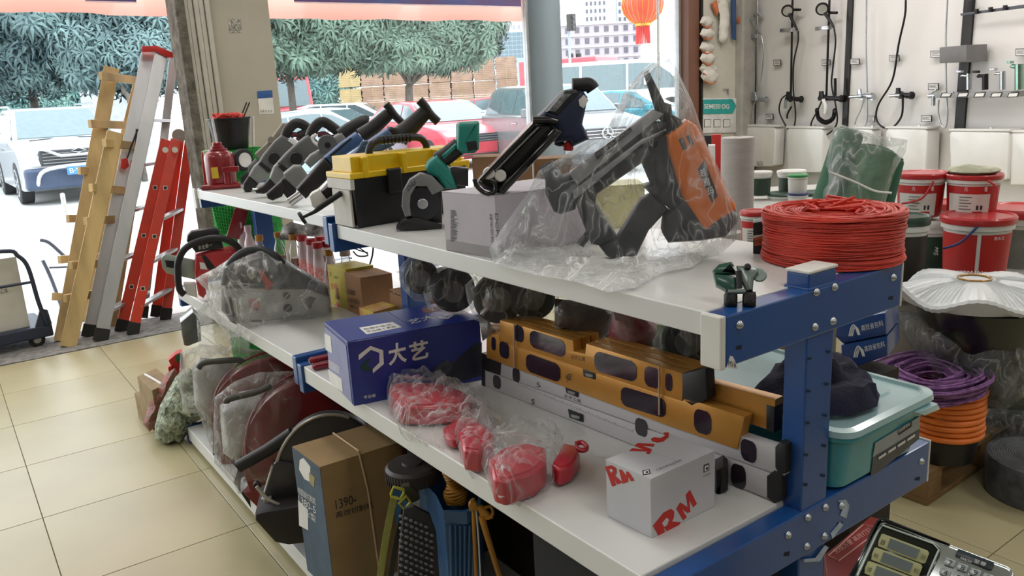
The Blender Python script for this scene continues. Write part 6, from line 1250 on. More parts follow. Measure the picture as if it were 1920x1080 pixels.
# ================================================================ floor at the left end of the rack
m_wrapw = mat('box_taupe', '97805c', .75, var=.15, scale=14)
for k, (zt_, zb_, px) in enumerate(((.13, 0.0, 0), (.24, .132, 2))):
    F, L, R_ = gz(283 + px, 733 - (0), zt_) if k else gz(280, 760, zt_), gz(255 + px, 707, zt_) if k else gz(252, 738, zt_), gz(322, 715, zt_) if k else gz(318, 742, zt_)
    F, L, R_ = [V((p.x, p.y, zb_)) for p in (F, L, R_)]; cbx = carton('small_carton', ('lower', 'upper')[k] + ' one of two small brown cartons stacked on the floor by the netting bags', 'box', F, L, R_, zt_ - zb_, m_wrapw, 'small cartons on the floor')
ptu('packing_tape', [(272, 702), (290, 712), (303, 720)], Plane((0, 0, .243), (0, 0, 1)), .006, m_tag, cbx, smoothpath=False)
SB = facing(gz(320, 828, 0)); m_sack = mat('netting_white_green', 'a8b09a', .6, var=.6, scale=55, col2='4c5640', bump=.9, bscale=90); m_rsack = mat('netting_red', 'a04a44', .6, var=.5, scale=60, col2='6a6a60', bump=.8, bscale=90)
pinf('netting_sack', [(290, 800), (300, 760), (330, 705), (355, 690), (395, 720), (402, 770), (370, 790), (345, 822), (310, 832), (292, 826)], SB, .09, m_sack, None, step=.03, rad=.1, seed=31, crease=.5, nscale=12, label='clear sack stuffed with pale green netting leaning on the bottom shelf', cat='sack')
pinf('netting_sack', [(268, 795), (280, 755), (312, 700), (328, 690), (335, 700), (310, 745), (292, 800), (280, 810)], Plane(SB.p - SB.n * .1 + V((0, .0, 0)), SB.n), .05, m_rsack, None, step=.03, rad=.07, seed=32, crease=.4, nscale=12, label='red net sack behind the pale green sack', cat='sack')
RB = facing(gd(330, 680, 4.0)); t = ppl('green_red_carton', [(316, 676), (330, 664), (342, 660), (345, 690), (326, 712), (322, 690)], RB, .06, m_redink, None, label='red and green carton leaning against the milky bag', cat='box'); ppl('green_print', [(328, 668), (341, 662), (342, 676), (332, 680)], RB, .001, mat('print_green', '1e6a3c', .5), t, off=.0015)
ppl('red_cap_end', [(315, 688), (322, 684), (324, 697), (317, 701)], RB, .03, m_redink, t, off=.01)
LC = facing(gz(345, 660, .45) if False else gd(352, 625, 4.15)); ppl('lantern_case', [(338, 605), (362, 585), (375, 600), (378, 640), (352, 650), (345, 648), (341, 630)], LC, .14, mat('clear_grey_case', '78807c', .25, var=.2, coat=.4), None, label='grey translucent case hanging below the end of the middle shelf', cat='case', bevel=.01)

# ================================================================ ladders leaning by the entrance
m_alu = mat('ladder_aluminium', 'b4b4b6', .35, .65, var=.06, stretch=(1, 1, .15)); m_lred = mat('ladder_red', 'cc3a26', .4, var=.06, coat=.2); m_lwood = mat('pale_pine', 'c9ac78', .65, var=.2, scale=7, stretch=(1, 1, .15)); m_foot = mat('rubber_foot', '201e1c', .8)
def bar(b, p, q, w, t_, wd):
    """rectangular bar p-q, w wide along wd, t_ thick"""
    d = (q - p).normalized(); wd = (wd - d * wd.dot(d)).normalized() * w / 2; nn = d.cross(wd).normalized() * t_ / 2
    return b.hexa([p - wd - nn, p + wd - nn, p + wd + nn, p - wd + nn], [q - wd - nn, q + wd - nn, q + wd + nn, q - wd + nn])
def stile(pix0, z0, pix1, Y1, w, t_, m, par, name='stile', foot=None, wd=None, profile=True):
    p = gz(*pix0, z0); q = gy(*pix1, Y1); n = V((-p.x, -p.y, 0)).normalized(); side = V((0, 0, 1)).cross(n)
    o = bar(MB(), p, q, w, t_, wd or side).build(name, m, par, bevel=.003)
    if foot:
        d = (q - p).normalized(); bar(MB(), p - d * .0, p + d * .09, w * 1.12, t_ * 1.3, wd or side).build('rubber_foot', m_foot, par, bevel=.004)
    return p, q
# red step ladder
A0 = gz(233, 628, 0); t = thing('step_ladder', 'bright red aluminium step ladder folded and leaning right of the silver one', 'ladder', A0)
pa, qa = stile((226, 622), 0, (312, 262), 6.22, .075, .03, m_lred, t, foot=1)
pb, qb = stile((248, 628), 0, (330, 262), 6.17, .07, .03, m_lred, t, foot=1)
pc_, qc = stile((292, 594), 0, (336, 262), 6.5, .07, .03, m_lred, t, foot=1)
pd, qd = stile((310, 600), 0, (356, 262), 6.45, .07, .03, m_lred, t, foot=1)
for k, f in enumerate((.14, .36, .58)):
    for (p0, q0, p1, q1) in ((pb, qb, pd, qd),):
        a, c = p0.lerp(q0, f), p1.lerp(q1, f + .03); bar(MB(), a, c, .055, .02, V((0, 0, 1)).cross((c - a).normalized())).build('rung', m_alu, t, bevel=.003)
for k, f in enumerate((.235, .50, .75)):
    for p0, q0 in ((pa, qa), (pb, qb)):
        c = p0.lerp(q0, f); n = V((-c.x, -c.y, 0)).normalized(); f_ = facing(c + n * .017); MB().cyl(c + n * .012, c + n * .019, .020, n=4).build('rung_rivet', m_cap, t); MB().cyl(c + n * .014, c + n * .0205, .014, n=4).build('rivet_hole', m_tb, t)
hc = qa.lerp(qd, .55) + V((0, 0, .03)); fh = facing(hc); MB().cyl(hc - fh.n * .05, hc + fh.n * .03, .05, n=24).build('hinge', m_edge, t, smooth=40, bevel=.004); MB().cyl(hc + fh.n * .03, hc + fh.n * .034, .022, n=20).build('hinge_pin', m_gpk, t, smooth=40)
for px in (310, 328):
    c = gy(px, 281, 6.1); n = facing(c).n; MB().cyl(c, c + n * .01, .02, n=20).build('round_badge', m_cap, t, smooth=40)
# silver step ladder
t = thing('step_ladder', 'silver aluminium step ladder with a red top cap, second from the right', 'ladder', gz(180, 638, 0))
pa, qa = stile((166, 632), 0, (278, 98), 6.45, .085, .03, m_alu, t, foot=1)
pb, qb = stile((188, 640), 0, (303, 100), 6.3, .085, .03, m_alu, t, foot=1)
pc_, qc = stile((268, 596), 0, (325, 112), 6.7, .06, .03, m_alu, t, foot=1)
for f in (.1, .27, .44, .60, .76):
    a, c = pb.lerp(qb, f), pc_.lerp(qc, f); bar(MB(), a, c, .07, .022, V((0, 0, 1)).cross((c - a).normalized())).build('rung', m_alu, t, bevel=.003)
CPp = facing(gy(290, 95, 6.3)); ppl('top_cap', [(266, 87), (294, 86), (327, 100), (326, 108), (314, 108), (292, 97), (266, 97)], CPp, .1, m_redink, t, off=.03, bevel=.006)
for (a, c) in (((258, 242), (234, 308)), ((256, 242), (252, 310))):
    P__ = facing(gy(*a, 6.2)); ptu('spreader_strap', [a, c], P__, .006, m_tb, t, smoothpath=False)
    ppl('red_clip', [(c[0] - 7, c[1] - 10), (c[0] + 5, c[1] - 12), (c[0] + 8, c[1] + 4), (c[0], c[1] + 10), (c[0] - 8, c[1] + 6)], P__, .02, m_redink, t, off=.01, bevel=.004)
# two rough pine ladders
def woodladder(label, s0, s1, Y1, rungs, w, seed, s2=None):
    t = thing('wooden_ladder', label, 'ladder', gz(*s0, 0), 'rough pine ladders')
    p, q = stile(s0, 0, s1, Y1, w, .05, m_lwood, t)
    p2, q2 = stile(s2[0], 0, s2[1], Y1 + .35, w * .8, .05, m_lwood, t)
    for k, ((xa, ya), (xb, yb)) in enumerate(rungs):
        a = gy(xa, ya, p.lerp(q, .5).y + .0); c = gy(xb, yb, p.lerp(q, .5).y + .25); bar(MB(), a, c, .055, .032, V((0, 0, 1))).build('rung', m_lwood, t, bevel=.003)
woodladder('taller rough pine ladder farthest left, its top rung sticking out', (116, 640), (209, 128), 6.6, [((188, 142), (262, 152)), ((168, 232), (262, 236)), ((148, 320), (240, 326)), ((127, 410), (215, 408)), ((111, 487), (200, 480)), ((100, 556), (190, 560))], .10, 1, s2=((150, 600), (262, 150)))
woodladder('shorter rough pine ladder leaning in front of the taller one', (128, 650), (216, 248), 6.15, [((195, 268), (256, 274)), ((170, 352), (238, 358)), ((160, 415), (225, 410)), ((132, 498), (205, 492)), ((122, 560), (195, 548))], .10, 2, s2=((208, 612), (262, 270)))
# hanging shutter slats and mossy slab edge beside the pillar
sh = thing('leaning_boards', 'bundle of pale grooved boards standing against the beige pillar', 'boards', V((1.6, 5.8, 0)))
for k in range(5):
    x = 1.545 + k * .036; MB().box(x, x + .032, 5.74 + .01 * (k % 2), 5.86, 0, 3.4).build('grooved_board', mat('board_pale', 'bdb8ae', .5, var=.06), sh, bevel=.005)
MB().box(1.478, 1.54, 5.66, 5.9, 0, 3.4).build('mossy_slab', m_mos := mat('mossy_slab', '6e6a60', .95, var=.3, scale=16, bump=.8, bscale=50, col2='4a463e'), None, bevel=.012, label='rough dark stone slab edge standing upright between the ladders and the pale boards', cat='slab')

# ================================================================ trolley
m_tn = mat('trolley_navy', '1f2a44', .4, var=.1, coat=.2); P0 = gz(78, 650, 0); t = thing('platform_trolley', 'navy platform trolley with a folding tube handle at the left edge', 'trolley', P0)
fx_ = V((gz(0, 668, 0).x - gz(105, 645, 0).x, gz(0, 668, 0).y - gz(105, 645, 0).y, 0)).normalized(); bk_ = V((-fx_.y, fx_.x, 0)); bk_ = bk_ if bk_.y > 0 else -bk_
c0 = V((gz(105, 645, 0).x, gz(105, 645, 0).y, 0)); zd0, zd1 = hz(108, 628, c0), hz(106, 606, c0)
MB().hexa([c0 + V((0, 0, zd0)), c0 + fx_ * .8 + V((0, 0, zd0)), c0 + fx_ * .8 + bk_ * .5 + V((0, 0, zd0)), c0 + bk_ * .5 + V((0, 0, zd0))], [c0 + V((0, 0, zd1)), c0 + fx_ * .8 + V((0, 0, zd1)), c0 + fx_ * .8 + bk_ * .5 + V((0, 0, zd1)), c0 + bk_ * .5 + V((0, 0, zd1))]).build('platform', m_tn, t, bevel=.01)
for a, c_ in ((.1, .04), (.1, .42), (.68, .04), (.68, .42)):
    w = c0 + fx_ * a + bk_ * c_; w.z = .05; o = MB().cyl(w - fx_ * 0 - bk_ * .016, w + bk_ * .016, .05, n=24).build('castor', m_tyre, t, smooth=40, bevel=.006); MB().cyl(w - bk_ * .018, w + bk_ * .018, .024, n=20).build('castor_hub', m_edge, o, smooth=40); MB().box(w.x - .012, w.x + .012, w.y - .02, w.y + .02, .06, zd0).build('castor_fork', m_edge, o)
hp = [c0 + fx_ * .02, c0 + fx_ * .02, c0 + fx_ * .06, c0 + fx_ * .14, c0 + fx_ * .72, c0 + fx_ * .78]; zs = [zd1, hz(88, 505, c0), hz(80, 478, c0), hz(62, 468, c0), hz(62, 468, c0), zd1]
hp = [c0 + fx_ * .03 + V((0, 0, zd1)), c0 + fx_ * .055 + V((0, 0, hz(95, 560, c0))), c0 + fx_ * .075 + V((0, 0, hz(85, 497, c0))), c0 + fx_ * .12 + V((0, 0, hz(72, 474, c0))), c0 + fx_ * .2 + V((0, 0, hz(50, 464, c0))), c0 + fx_ * .66 + V((0, 0, hz(50, 464, c0))), c0 + fx_ * .76 + V((0, 0, hz(85, 497, c0))), c0 + fx_ * .78 + V((0, 0, zd1))]
MB().tube(spline(hp, 5), .014, 10).build('push_handle', m_tn, t, smooth=50)
zc_ = hz(88, 524, c0); MB().tube([c0 + fx_ * .06 + V((0, 0, zc_)), c0 + fx_ * .77 + V((0, 0, zc_))], .010, 8).build('handle_crossbar', m_tn, t, smooth=50)
MB().hexa([c0 + V((0, 0, zd1)), c0 + fx_ * .1 + V((0, 0, zd1)), c0 + fx_ * .1 + bk_ * .02 + V((0, 0, zd1)), c0 + bk_ * .02 + V((0, 0, zd1))], [c0 + fx_ * .01 + V((0, 0, zd1 + .1)), c0 + fx_ * .05 + V((0, 0, zd1 + .12)), c0 + fx_ * .05 + bk_ * .02 + V((0, 0, zd1 + .12)), c0 + fx_ * .01 + bk_ * .02 + V((0, 0, zd1 + .1))]).build('handle_bracket', m_tn, t)
q0 = c0 + fx_ * .12 + bk_ * .06; h_ = hz(60, 478, q0) - zd1; q0.z = zd1
tb_ = carton('white_box', 'large white box riding on the platform trolley', 'box', q0, q0 + bk_ * .4, q0 + fx_ * .62, h_, mat('trolley_box_white', 'c9c6bf', .6, var=.05)); WF = oriented(q0, fx_)
ptxt('C.10', WF, (2, 551), (14, 548), (1, 543), m_ink, tb_, off=.0006)
# pale rod leaning behind the trolley
t = thing('white_rod', 'thin white pole leaning outside between the car and the pine ladders', 'pole', gz(135, 470, 0)); MB().cyl(gz(140, 500, 0), gd(117, 365, 7.0), .02, n=10).build('rod', m_tag, t, smooth=40)
t = thing('tube_frame', 'grey bent tube frame standing behind the platform trolley', 'frame', gz(110, 600, 0)); fp = facing(gz(115, 600, 0) + V((.05, .3, 0)))
ptu('frame_tube', [(75, 450), (92, 455), (118, 478), (135, 495)], fp, .014, mat('tube_slate', '5c6678', .4), t); ptu('frame_tube', [(80, 488), (95, 520), (110, 560), (120, 590)], fp, .014, mat('tube_slate', '5c6678', .4), t); ptu('frame_tube', [(92, 502), (135, 500)], fp, .008, mat('tube_slate', '5c6678', .4), t, smoothpath=False)
# ================================================================ shower wall
m_chr = mat('shower_chrome', 'b9bcc0', .2, .9, var=.03); m_gun2 = mat('shower_dark_metal', '2c2a2c', .3, .7); m_tank = mat('cistern_white', 'd9d7d4', .25, var=.02, coat=.3)
Zh = lambda *p: zz(1280, 0, 3, p)
def wtu(name, pix, r, m, par, off=.05, n=8, **k): return ptu(name, pix, WP, r, m, par, off=off, n=n, **k)
# cisterns
for k, (x0, y0, x1, y1, dp, nm) in enumerate(((1402, 234, 1471, 311, .12, 'white cistern with a small grey badge, farthest left on the shower wall'), (1492, 237, 1562, 322, .12, 'white cistern half hidden by the film around the green rolls'), (1618, 238, 1652, 322, .1, 'white cistern behind the green rolls'), (1683, 237, 1762, 320, .14, 'wide white cistern above the red-lidded buckets'), (1800, 242, 1914, 335, .12, 'large white cistern right of the black wall joint'), (1909, 245, 1990, 345, .1, 'white cistern cut off by the right edge'))):
    p = WP.pt(x0, y1); t = thing('cistern', nm, 'cistern', p, 'white plastic cisterns on the shower wall'); d_ = (y1 - y0)
    c = ppl('tank', [(x0 + 2, y1), (x0, y0 + 8), (x0 + 4, y0 + 2), (x1 - 3, y0 + 3), (x1, y0 + 9), (x1 - 3, y1 - 3), (x1 - 8, y1)], WP, dp, m_tank, t, off=dp, bevel=.012, seg=3)
    ppl('tank_lid', [(x0 - 1, y0 + 2), (x0 - 1, y0 - 2), (x1 + 1, y0 - 1), (x1 + 1, y0 + 3)], WP, dp, m_tank, t, off=dp + .004, bevel=.006)
    disc('flush_button', (x0 + x1) / 2, y0 - 1, .012, Plane(WP.p, WP.n), .01, m_chr, t, off=dp * .5, n=14)
    if k == 0: ppl('maker_badge', [(1435, 300), (1436, 309), (1448, 309), (1447, 300)], WP, .002, m_gpk, t, off=dp + .002)
# shower sets
def spray(par, pix, hx, hy, r, m, hand):
    d = disc('spray_head', hx, hy, r, Plane(WP.p, (WP.n + V((-.1, -.6, -.35))).normalized()), .03, m, par, off=.0, n=24) if False else None
    c = WP.pt(hx, hy, .12); n = (V((-.75, -.45, -.35))).normalized(); h = MB().cyl(c - n * .02, c, r, n=26).build('spray_head', m, par, smooth=40, bevel=.005); MB().cyl(c, c + n * .003, r * .72, n=24).build('spray_face', m_gpk, h); MB().cyl(c, c + n * .005, r * .2, n=16).build('spray_centre', m_bolt, h)
    ptu('spray_grip', hand, WP, [.016, .011], m, par, off=.11, n=10)
def mixer(par, x, y, m, wd=60, s=1):
    wtu('mixer_body', [(x, y), (x + wd / 3, y + 1)], .022, m, par, off=.06, smoothpath=False, n=14)
    for q in ((0, 0), (wd / 3, 1)): c = WP.pt(x + q[0], y + q[1]); MB().cyl(c, c + WP.n * .06, .022, n=16).cyl(c, c + WP.n * .012, .034, n=20).build('wall_flange', m, par, smooth=40)
    ppl('lever', [(x + 4, y - 14), (x + 10, y - 14), (x + 12, y + 2), (x + 3, y + 2)], WP, .02, m, par, off=.09, bevel=.004)
S = lambda nm, px: thing('shower_set', nm, 'shower', WP.pt(px, 190), 'shower sets on the wall')
t = S('chrome shower set with a flat hand spray, farthest left beside the grey post', 1420)
wtu('riser_rail', Zh((420, 0), (420, 560)), .010, m_chr, t, smoothpath=False); wtu('hose', Zh((445, 205), (455, 300), (440, 450), (400, 600), (385, 690)), .006, m_chr, t, off=.07); mixer(t, 1418, 186, m_chr); wtu('hand_spray', Zh((370, 85), (400, 130), (435, 190)), .014, m_chr, t, off=.1); ppl('spray_plate', Zh((362, 85), (380, 80), (410, 120), (400, 128)), WP, .02, m_chr, t, off=.12); ppl('sliding_bracket', Zh((390, 195), (448, 192), (448, 212), (390, 214)), WP, .04, m_chr, t, off=.09); ppl('rail_bracket', Zh((400, 75), (458, 72), (458, 86), (400, 92)), WP, .04, m_chr, t, off=.06)
wtu('hose', Zh((385, 690), (372, 650), (370, 580), (395, 520)), .006, m_chr, t, off=.05)
t = S('dark shower set with a round spray head, left of the two dark ones', 1486)
wtu('riser_rail', Zh((618, 0), (608, 560)), .011, m_gun2, t, smoothpath=False); spray(t, None, *Zh((590, 62))[0], .062, m_gun2, Zh((600, 80), (625, 130), (645, 170))); ppl('sliding_bracket', Zh((585, 160), (655, 155), (655, 178), (585, 182)), WP, .05, m_chr, t, off=.09); wtu('rail_bracket', Zh((618, 55), (662, 55)), .013, m_gun2, t, off=.05, smoothpath=False)
wtu('hose', Zh((650, 175), (648, 240), (625, 350), (622, 500), (635, 640), (625, 715), (600, 732), (565, 680), (543, 620), (555, 560), (590, 530)), .008, m_gun2, t, off=.075); mixer(t, 1483, 185, m_gun2); wtu('bidet_handle', Zh((612, 600), (590, 640), (588, 668)), .010, m_gun2, t, off=.09); wtu('bidet_spray', Zh((580, 560), (576, 610)), .016, m_chr, t, off=.1)
t = S('dark shower set with a coiled bidet hose, right of the two dark ones', 1553)
wtu('riser_rail', Zh((826, 0), (808, 555)), .011, m_gun2, t, smoothpath=False); spray(t, None, *Zh((785, 52))[0], .062, m_gun2, Zh((800, 75), (830, 120), (850, 155))); ppl('sliding_bracket', Zh((785, 150), (858, 145), (858, 165), (785, 172)), WP, .05, m_chr, t, off=.09); wtu('rail_bracket', Zh((826, 72), (868, 72)), .013, m_gun2, t, off=.05, smoothpath=False)
wtu('hose', Zh((852, 160), (860, 240), (845, 380), (838, 480), (862, 600), (868, 690), (830, 745), (770, 768), (728, 740), (724, 690), (760, 620), (785, 560)), .008, m_gun2, t, off=.075); mixer(t, 1545, 184, m_gun2, 100); wtu('bidet_hook', Zh((858, 440), (858, 540)), .014, m_gun2, t, off=.07)
wtu('bidet_spray', Zh((790, 560), (805, 600), (800, 640)), .018, m_tag, t, off=.1)
b = MB(); arc = spline([WP.pt(*q, .1) for q in Zh((755, 620), (765, 665), (805, 688), (845, 665), (855, 620))], 12)
for i in range(0, len(arc) - 1, 1): b.tube([arc[i] + (V((0, 0, 1)) * math.cos(a) + WP.n * math.sin(a)) * .022 for a in [2 * math.pi * q / 10 for q in range(10)]], .003, 5, closed=True)
b.build('coiled_hose', m_gun2, t, smooth=50)
t = S('chrome mixer with a pale hose running up, right of the first black joint', 1625)
wtu('hose', Zh((1035, 0), (1032, 250), (1038, 520)), .007, m_chr, t, off=.06, smoothpath=False); mixer(t, 1617, 180, m_chr); wtu('spout', Zh((1010, 540), (940, 545)), .014, m_chr, t, off=.1, smoothpath=False); wtu('hose', Zh((1020, 560), (1000, 620), (970, 690), (985, 722), (1020, 722), (1038, 660), (1036, 540)), .007, m_chr, t, off=.07)
t = S('dark mixer with a long black hose looping low', 1695)
wtu('hose', Zh((1255, 0), (1250, 90), (1215, 250), (1180, 450), (1105, 580), (1088, 660), (1120, 712), (1180, 716), (1232, 650), (1238, 540)), .009, m_gun2, t, off=.08); mixer(t, 1690, 178, m_gun2); wtu('spout', Zh((1225, 535), (1165, 540)), .014, m_chr, t, off=.1, smoothpath=False)
t = S('small chrome tap with a thin hose loop, left of the faucet shelf', 1775)
wtu('hose', Zh((1490, 0), (1480, 200), (1482, 500), (1490, 640), (1480, 712), (1455, 705), (1438, 640), (1440, 560)), .007, m_chr, t, off=.07); wtu('tap_body', Zh((1385, 540), (1440, 535), (1490, 540)), .018, m_chr, t, off=.06, smoothpath=False); wtu('tap_spout', Zh((1412, 540), (1410, 595)), .016, m_chr, t, off=.08, smoothpath=False); wtu('tap_lever', Zh((1400, 520), (1430, 505)), .010, m_chr, t, off=.1, smoothpath=False)
# price tags
k = 0; DESC = ('beside the far chrome riser', 'between the first chrome riser and the left dark one', 'between the two dark risers', 'right of the first black joint', 'behind the black hose', 'high, left of the thin tap hose', 'low, above the bucket with a red lid', 'below the left dark set', 'beside the thin tap, lower one of a pair', 'behind the loop of the black hose', 'at the right edge above the faucets')
for (x, y, w, h_) in ((398, 365, 22, 32), (533, 353, 42, 32), (808, 352, 46, 34), (970, 347, 52, 34), (1192, 327, 56, 36), (1427, 305, 62, 38), (1373, 667, 60, 36), (490, 657, 42, 32), (1412, 488, 60, 38), (1060, 670, 44, 36), (1905, 295, 60, 42)):
    q = Zh((x - w / 2, y - h_ / 2), (x + w / 2, y - h_ / 2 - 1), (x + w / 2 + 1, y + h_ / 2 - 1), (x - w / 2, y + h_ / 2))
    t = thing('price_tag', 'small black-framed price card ' + DESC[k], 'price tag', WP.pt(*q[3]), 'framed price cards on the shower wall'); k += 1
    ppl('tag_frame', q, WP, .006, m_gun2, t, off=.006, bevel=.001); cx_, cy_ = sum(a for a, b_ in q) / 4, sum(b_ for a, b_ in q) / 4; qq = [(cx_ + (a - cx_) * .86, cy_ + (b_ - cy_) * .8) for a, b_ in q]; ppl('tag_card', qq, WP, .001, m_tag, t, off=.0072, bevel=0)
    for j in range(3): ppl('printed_line', [(cx_ - w * .12, cy_ - 3 + j * 2.4), (cx_ + w * (.12 - .04 * (j % 2)), cy_ - 3.2 + j * 2.4), (cx_ + w * (.12 - .04 * (j % 2)), cy_ - 2.3 + j * 2.4), (cx_ - w * .12, cy_ - 2.1 + j * 2.4)], WP, .0006, m_ink, t, off=.008, bevel=0)
# faucet shelf, rail, box
t = thing('faucet_shelf', 'narrow wall shelf edged with price labels, carrying a row of taps', 'shelf', WP.pt(*Zh((1500, 545))[0]))
ppl('shelf_edge', Zh((1490, 520), (1500, 545), (1930, 540), (1930, 508)), WP, .15, mat('shelf_grey', '8f9090', .4), t, off=.16, bevel=.002)
for j in range(5): x = 1530 + j * 95; q = Zh((x + 10, 516), (x + 72, 512), (x + 60, 540), (x, 543)); l_ = ppl('edge_label', q, WP, .002, m_gun2, t, off=.162, bevel=0); cx_, cy_ = sum(a for a, b_ in q) / 4, sum(b_ for a, b_ in q) / 4; ppl('label_card', [(cx_ + (a - cx_) * .8, cy_ + (b_ - cy_) * .66) for a, b_ in q], WP, .001, m_tag, l_, off=.163, bevel=0)
wtu('shelf_pin', Zh((1495, 520), (1525, 520)), .008, m_chr, t, off=.16, smoothpath=False)
def faucet(nm, x, top, m, w):
    t = thing('faucet', nm, 'tap', WP.pt(*Zh((x, 505))[0], .1), 'basin taps on the wall shelf')
    wtu('tap_body', Zh((x, 505), (x, top + 22)), w, m, t, off=.1, smoothpath=False, n=16); wtu('spout', Zh((x, top + 35), (x - 38, top + 32), (x - 42, top + 40)), w * .55, m, t, off=.11, smoothpath=False); ppl('lever', Zh((x - 14, top), (x + 16, top), (x + 16, top + 14), (x - 14, top + 14)), WP, .03, m, t, off=.115, bevel=.004)
for j, (x, top, m, w, nm) in enumerate(((1610, 392, m_chr, .02, 'small chrome tap, first on the shelf'), (1702, 394, m_gun2, .022, 'dark tap with a flat spout, second on the shelf'), (1800, 380, m_chr, .02, 'chrome tap with a lever top, third on the shelf'), (1893, 340, mat('green_chrome', '8fb0a0', .15, .9), .03, 'tall chrome tap at the right edge'))): faucet(nm, x, top, m, w)
t = thing('towel_rail', 'dark wall rail with small hooks high at the right edge', 'rail', WP.pt(*Zh((1590, 85))[0]))
ppl('rail_plate', Zh((1585, 76), (1920, 28), (1990, 20), (1990, 40), (1920, 48), (1590, 88)), WP, .012, mat('rail_grey', '55565a', .35, .6), t, off=.05, bevel=.002)
for x in (1685, 1765, 1847): ppl('hook', Zh((x - 10, 90 - (x - 1600) * .13), (x - 10, 62 - (x - 1600) * .13), (x + 8, 60 - (x - 1600) * .13), (x + 8, 88 - (x - 1600) * .13)), WP, .02, m_gun2, t, off=.07, bevel=.003)
ppl('rail_upright', Zh((1620, 0), (1650, 0), (1645, 75), (1615, 78)), WP, .02, m_gun2, t, off=.04, bevel=.002)
ppl('wall_dispenser', Zh((1555, 262), (1712, 248), (1712, 345), (1555, 350)), WP, .22, mat('dispenser_grey', '6c6a6a', .4), None, off=.22, label='dark grey box fixed on the wall above the taps', cat='dispenser', bevel=.012)
# framed panel with sign, hanging pads
FP = Plane((0, 5.88, 0), (0, -1, 0)); t = thing('tile_sign', 'white board with a turquoise arrow-shaped shop sign beside the brown frame', 'sign', FP.pt(1310, 250))
ppl('sign_board', [(1309, 184), (1387, 184), (1387, 248), (1309, 250)], FP, .02, m_tag, t, off=.02, bevel=.002); ar = ppl('turquoise_arrow', [(1310, 187), (1370, 186), (1377, 199), (1370, 213), (1310, 214)], FP, .004, mat('turquoise', '2fa5a0', .5), t, off=.026, bevel=0)
ptxt('SEMEISI·DG', FP, (1320, 204), (1367, 204), (1320, 195), m_tag, ar, off=.027, bold=.02)
for j in range(3): q = (1317 + j * 18, 0); f_ = ppl('diagram_frame', [(q[0], 224), (q[0] + 13, 223), (q[0] + 13, 238), (q[0], 239)], FP, .001, m_gun2, t, off=.022, bevel=0); ppl('diagram', [(q[0] + 1, 225), (q[0] + 12.3, 224), (q[0] + 12.3, 237.2), (q[0] + 1, 238)], FP, .001, m_tag, f_, off=.0228, bevel=0)
ppl('square_hook', [(1354, 168), (1354, 166.5), (1364, 166.5), (1364, 176), (1362.5, 176), (1362.5, 168)], FP, .01, m_chr, t, off=.02, bevel=0)
m_padw = mat('pad_white', 'd5d0c8', .7, var=.06, bump=.3); m_pado = mat('pad_orange', 'd07a50', .6, var=.2)
for j in range(6):
    cx_, cy_ = 1326 + (0, 1, 0, 2, 4, 6)[j], (40, 62, 88, 108, 128, 142)[j]; s_ = (1.0, 1.05, 1.05, 1.15, 1.3, 1.3)[j]
    t = thing('knee_pad', ('topmost', 'second', 'third', 'fourth', 'fifth', 'lowest')[j] + ' of the white and orange cloth pads hanging in a chain beside the brown frame', 'pad', FP.pt(cx_, cy_ + 15), 'cloth pads hanging in a chain')
    o = [(cx_ - 14 * s_, cy_ + 2), (cx_ - 9 * s_, cy_ - 9 * s_), (cx_ + 4 * s_, cy_ - 10 * s_), (cx_ + 13 * s_, cy_ - 1), (cx_ + 8 * s_, cy_ + 9 * s_), (cx_, cy_ + 13 * s_), (cx_ - 9 * s_, cy_ + 8 * s_)]
    pinf('pad_cloth', o, Plane(FP.p + V((0, -.05 - .02 * (j % 2), 0)), FP.n), .035, m_padw, t, step=.03, rad=.06, seed=50 + j, crease=.3)
    ptu('pad_piping', [(cx_ - 9 * s_, cy_ + 7 * s_), (cx_, cy_ + 12 * s_), (cx_ + 8 * s_, cy_ + 8 * s_)], FP, .008, m_pado, t, off=.09)
t = thing('hanging_gloves', 'bundle of striped white gloves with a blue packet hanging high by the grey post', 'gloves', FP.pt(1355, 80)); pinf('glove_bundle', [(1344, 0), (1362, -6), (1366, 40), (1364, 75), (1356, 82), (1348, 76), (1350, 30)], Plane(FP.p + V((0, -.06, 0)), FP.n), .04, m_padw, t, step=.03, rad=.05, seed=60); ppl('blue_packet', [(1364, 0), (1372, 0), (1372, 76), (1366, 74)], FP, .02, mat('packet_blue', '35507e', .5), t, off=.06)
for j, q in enumerate((((1328, 8), (1336, 2), (1342, 14), (1337, 30)), ((1384, -6), (1408, -8), (1378, 44), (1376, 38), (1396, 4)))): ppl('orange_frame_pad', list(q), FP, .03, m_pado, None, off=.06, label=('orange edged pad left of the glove bundle', 'orange edged triangular pad right of the glove bundle')[j], cat='pad')

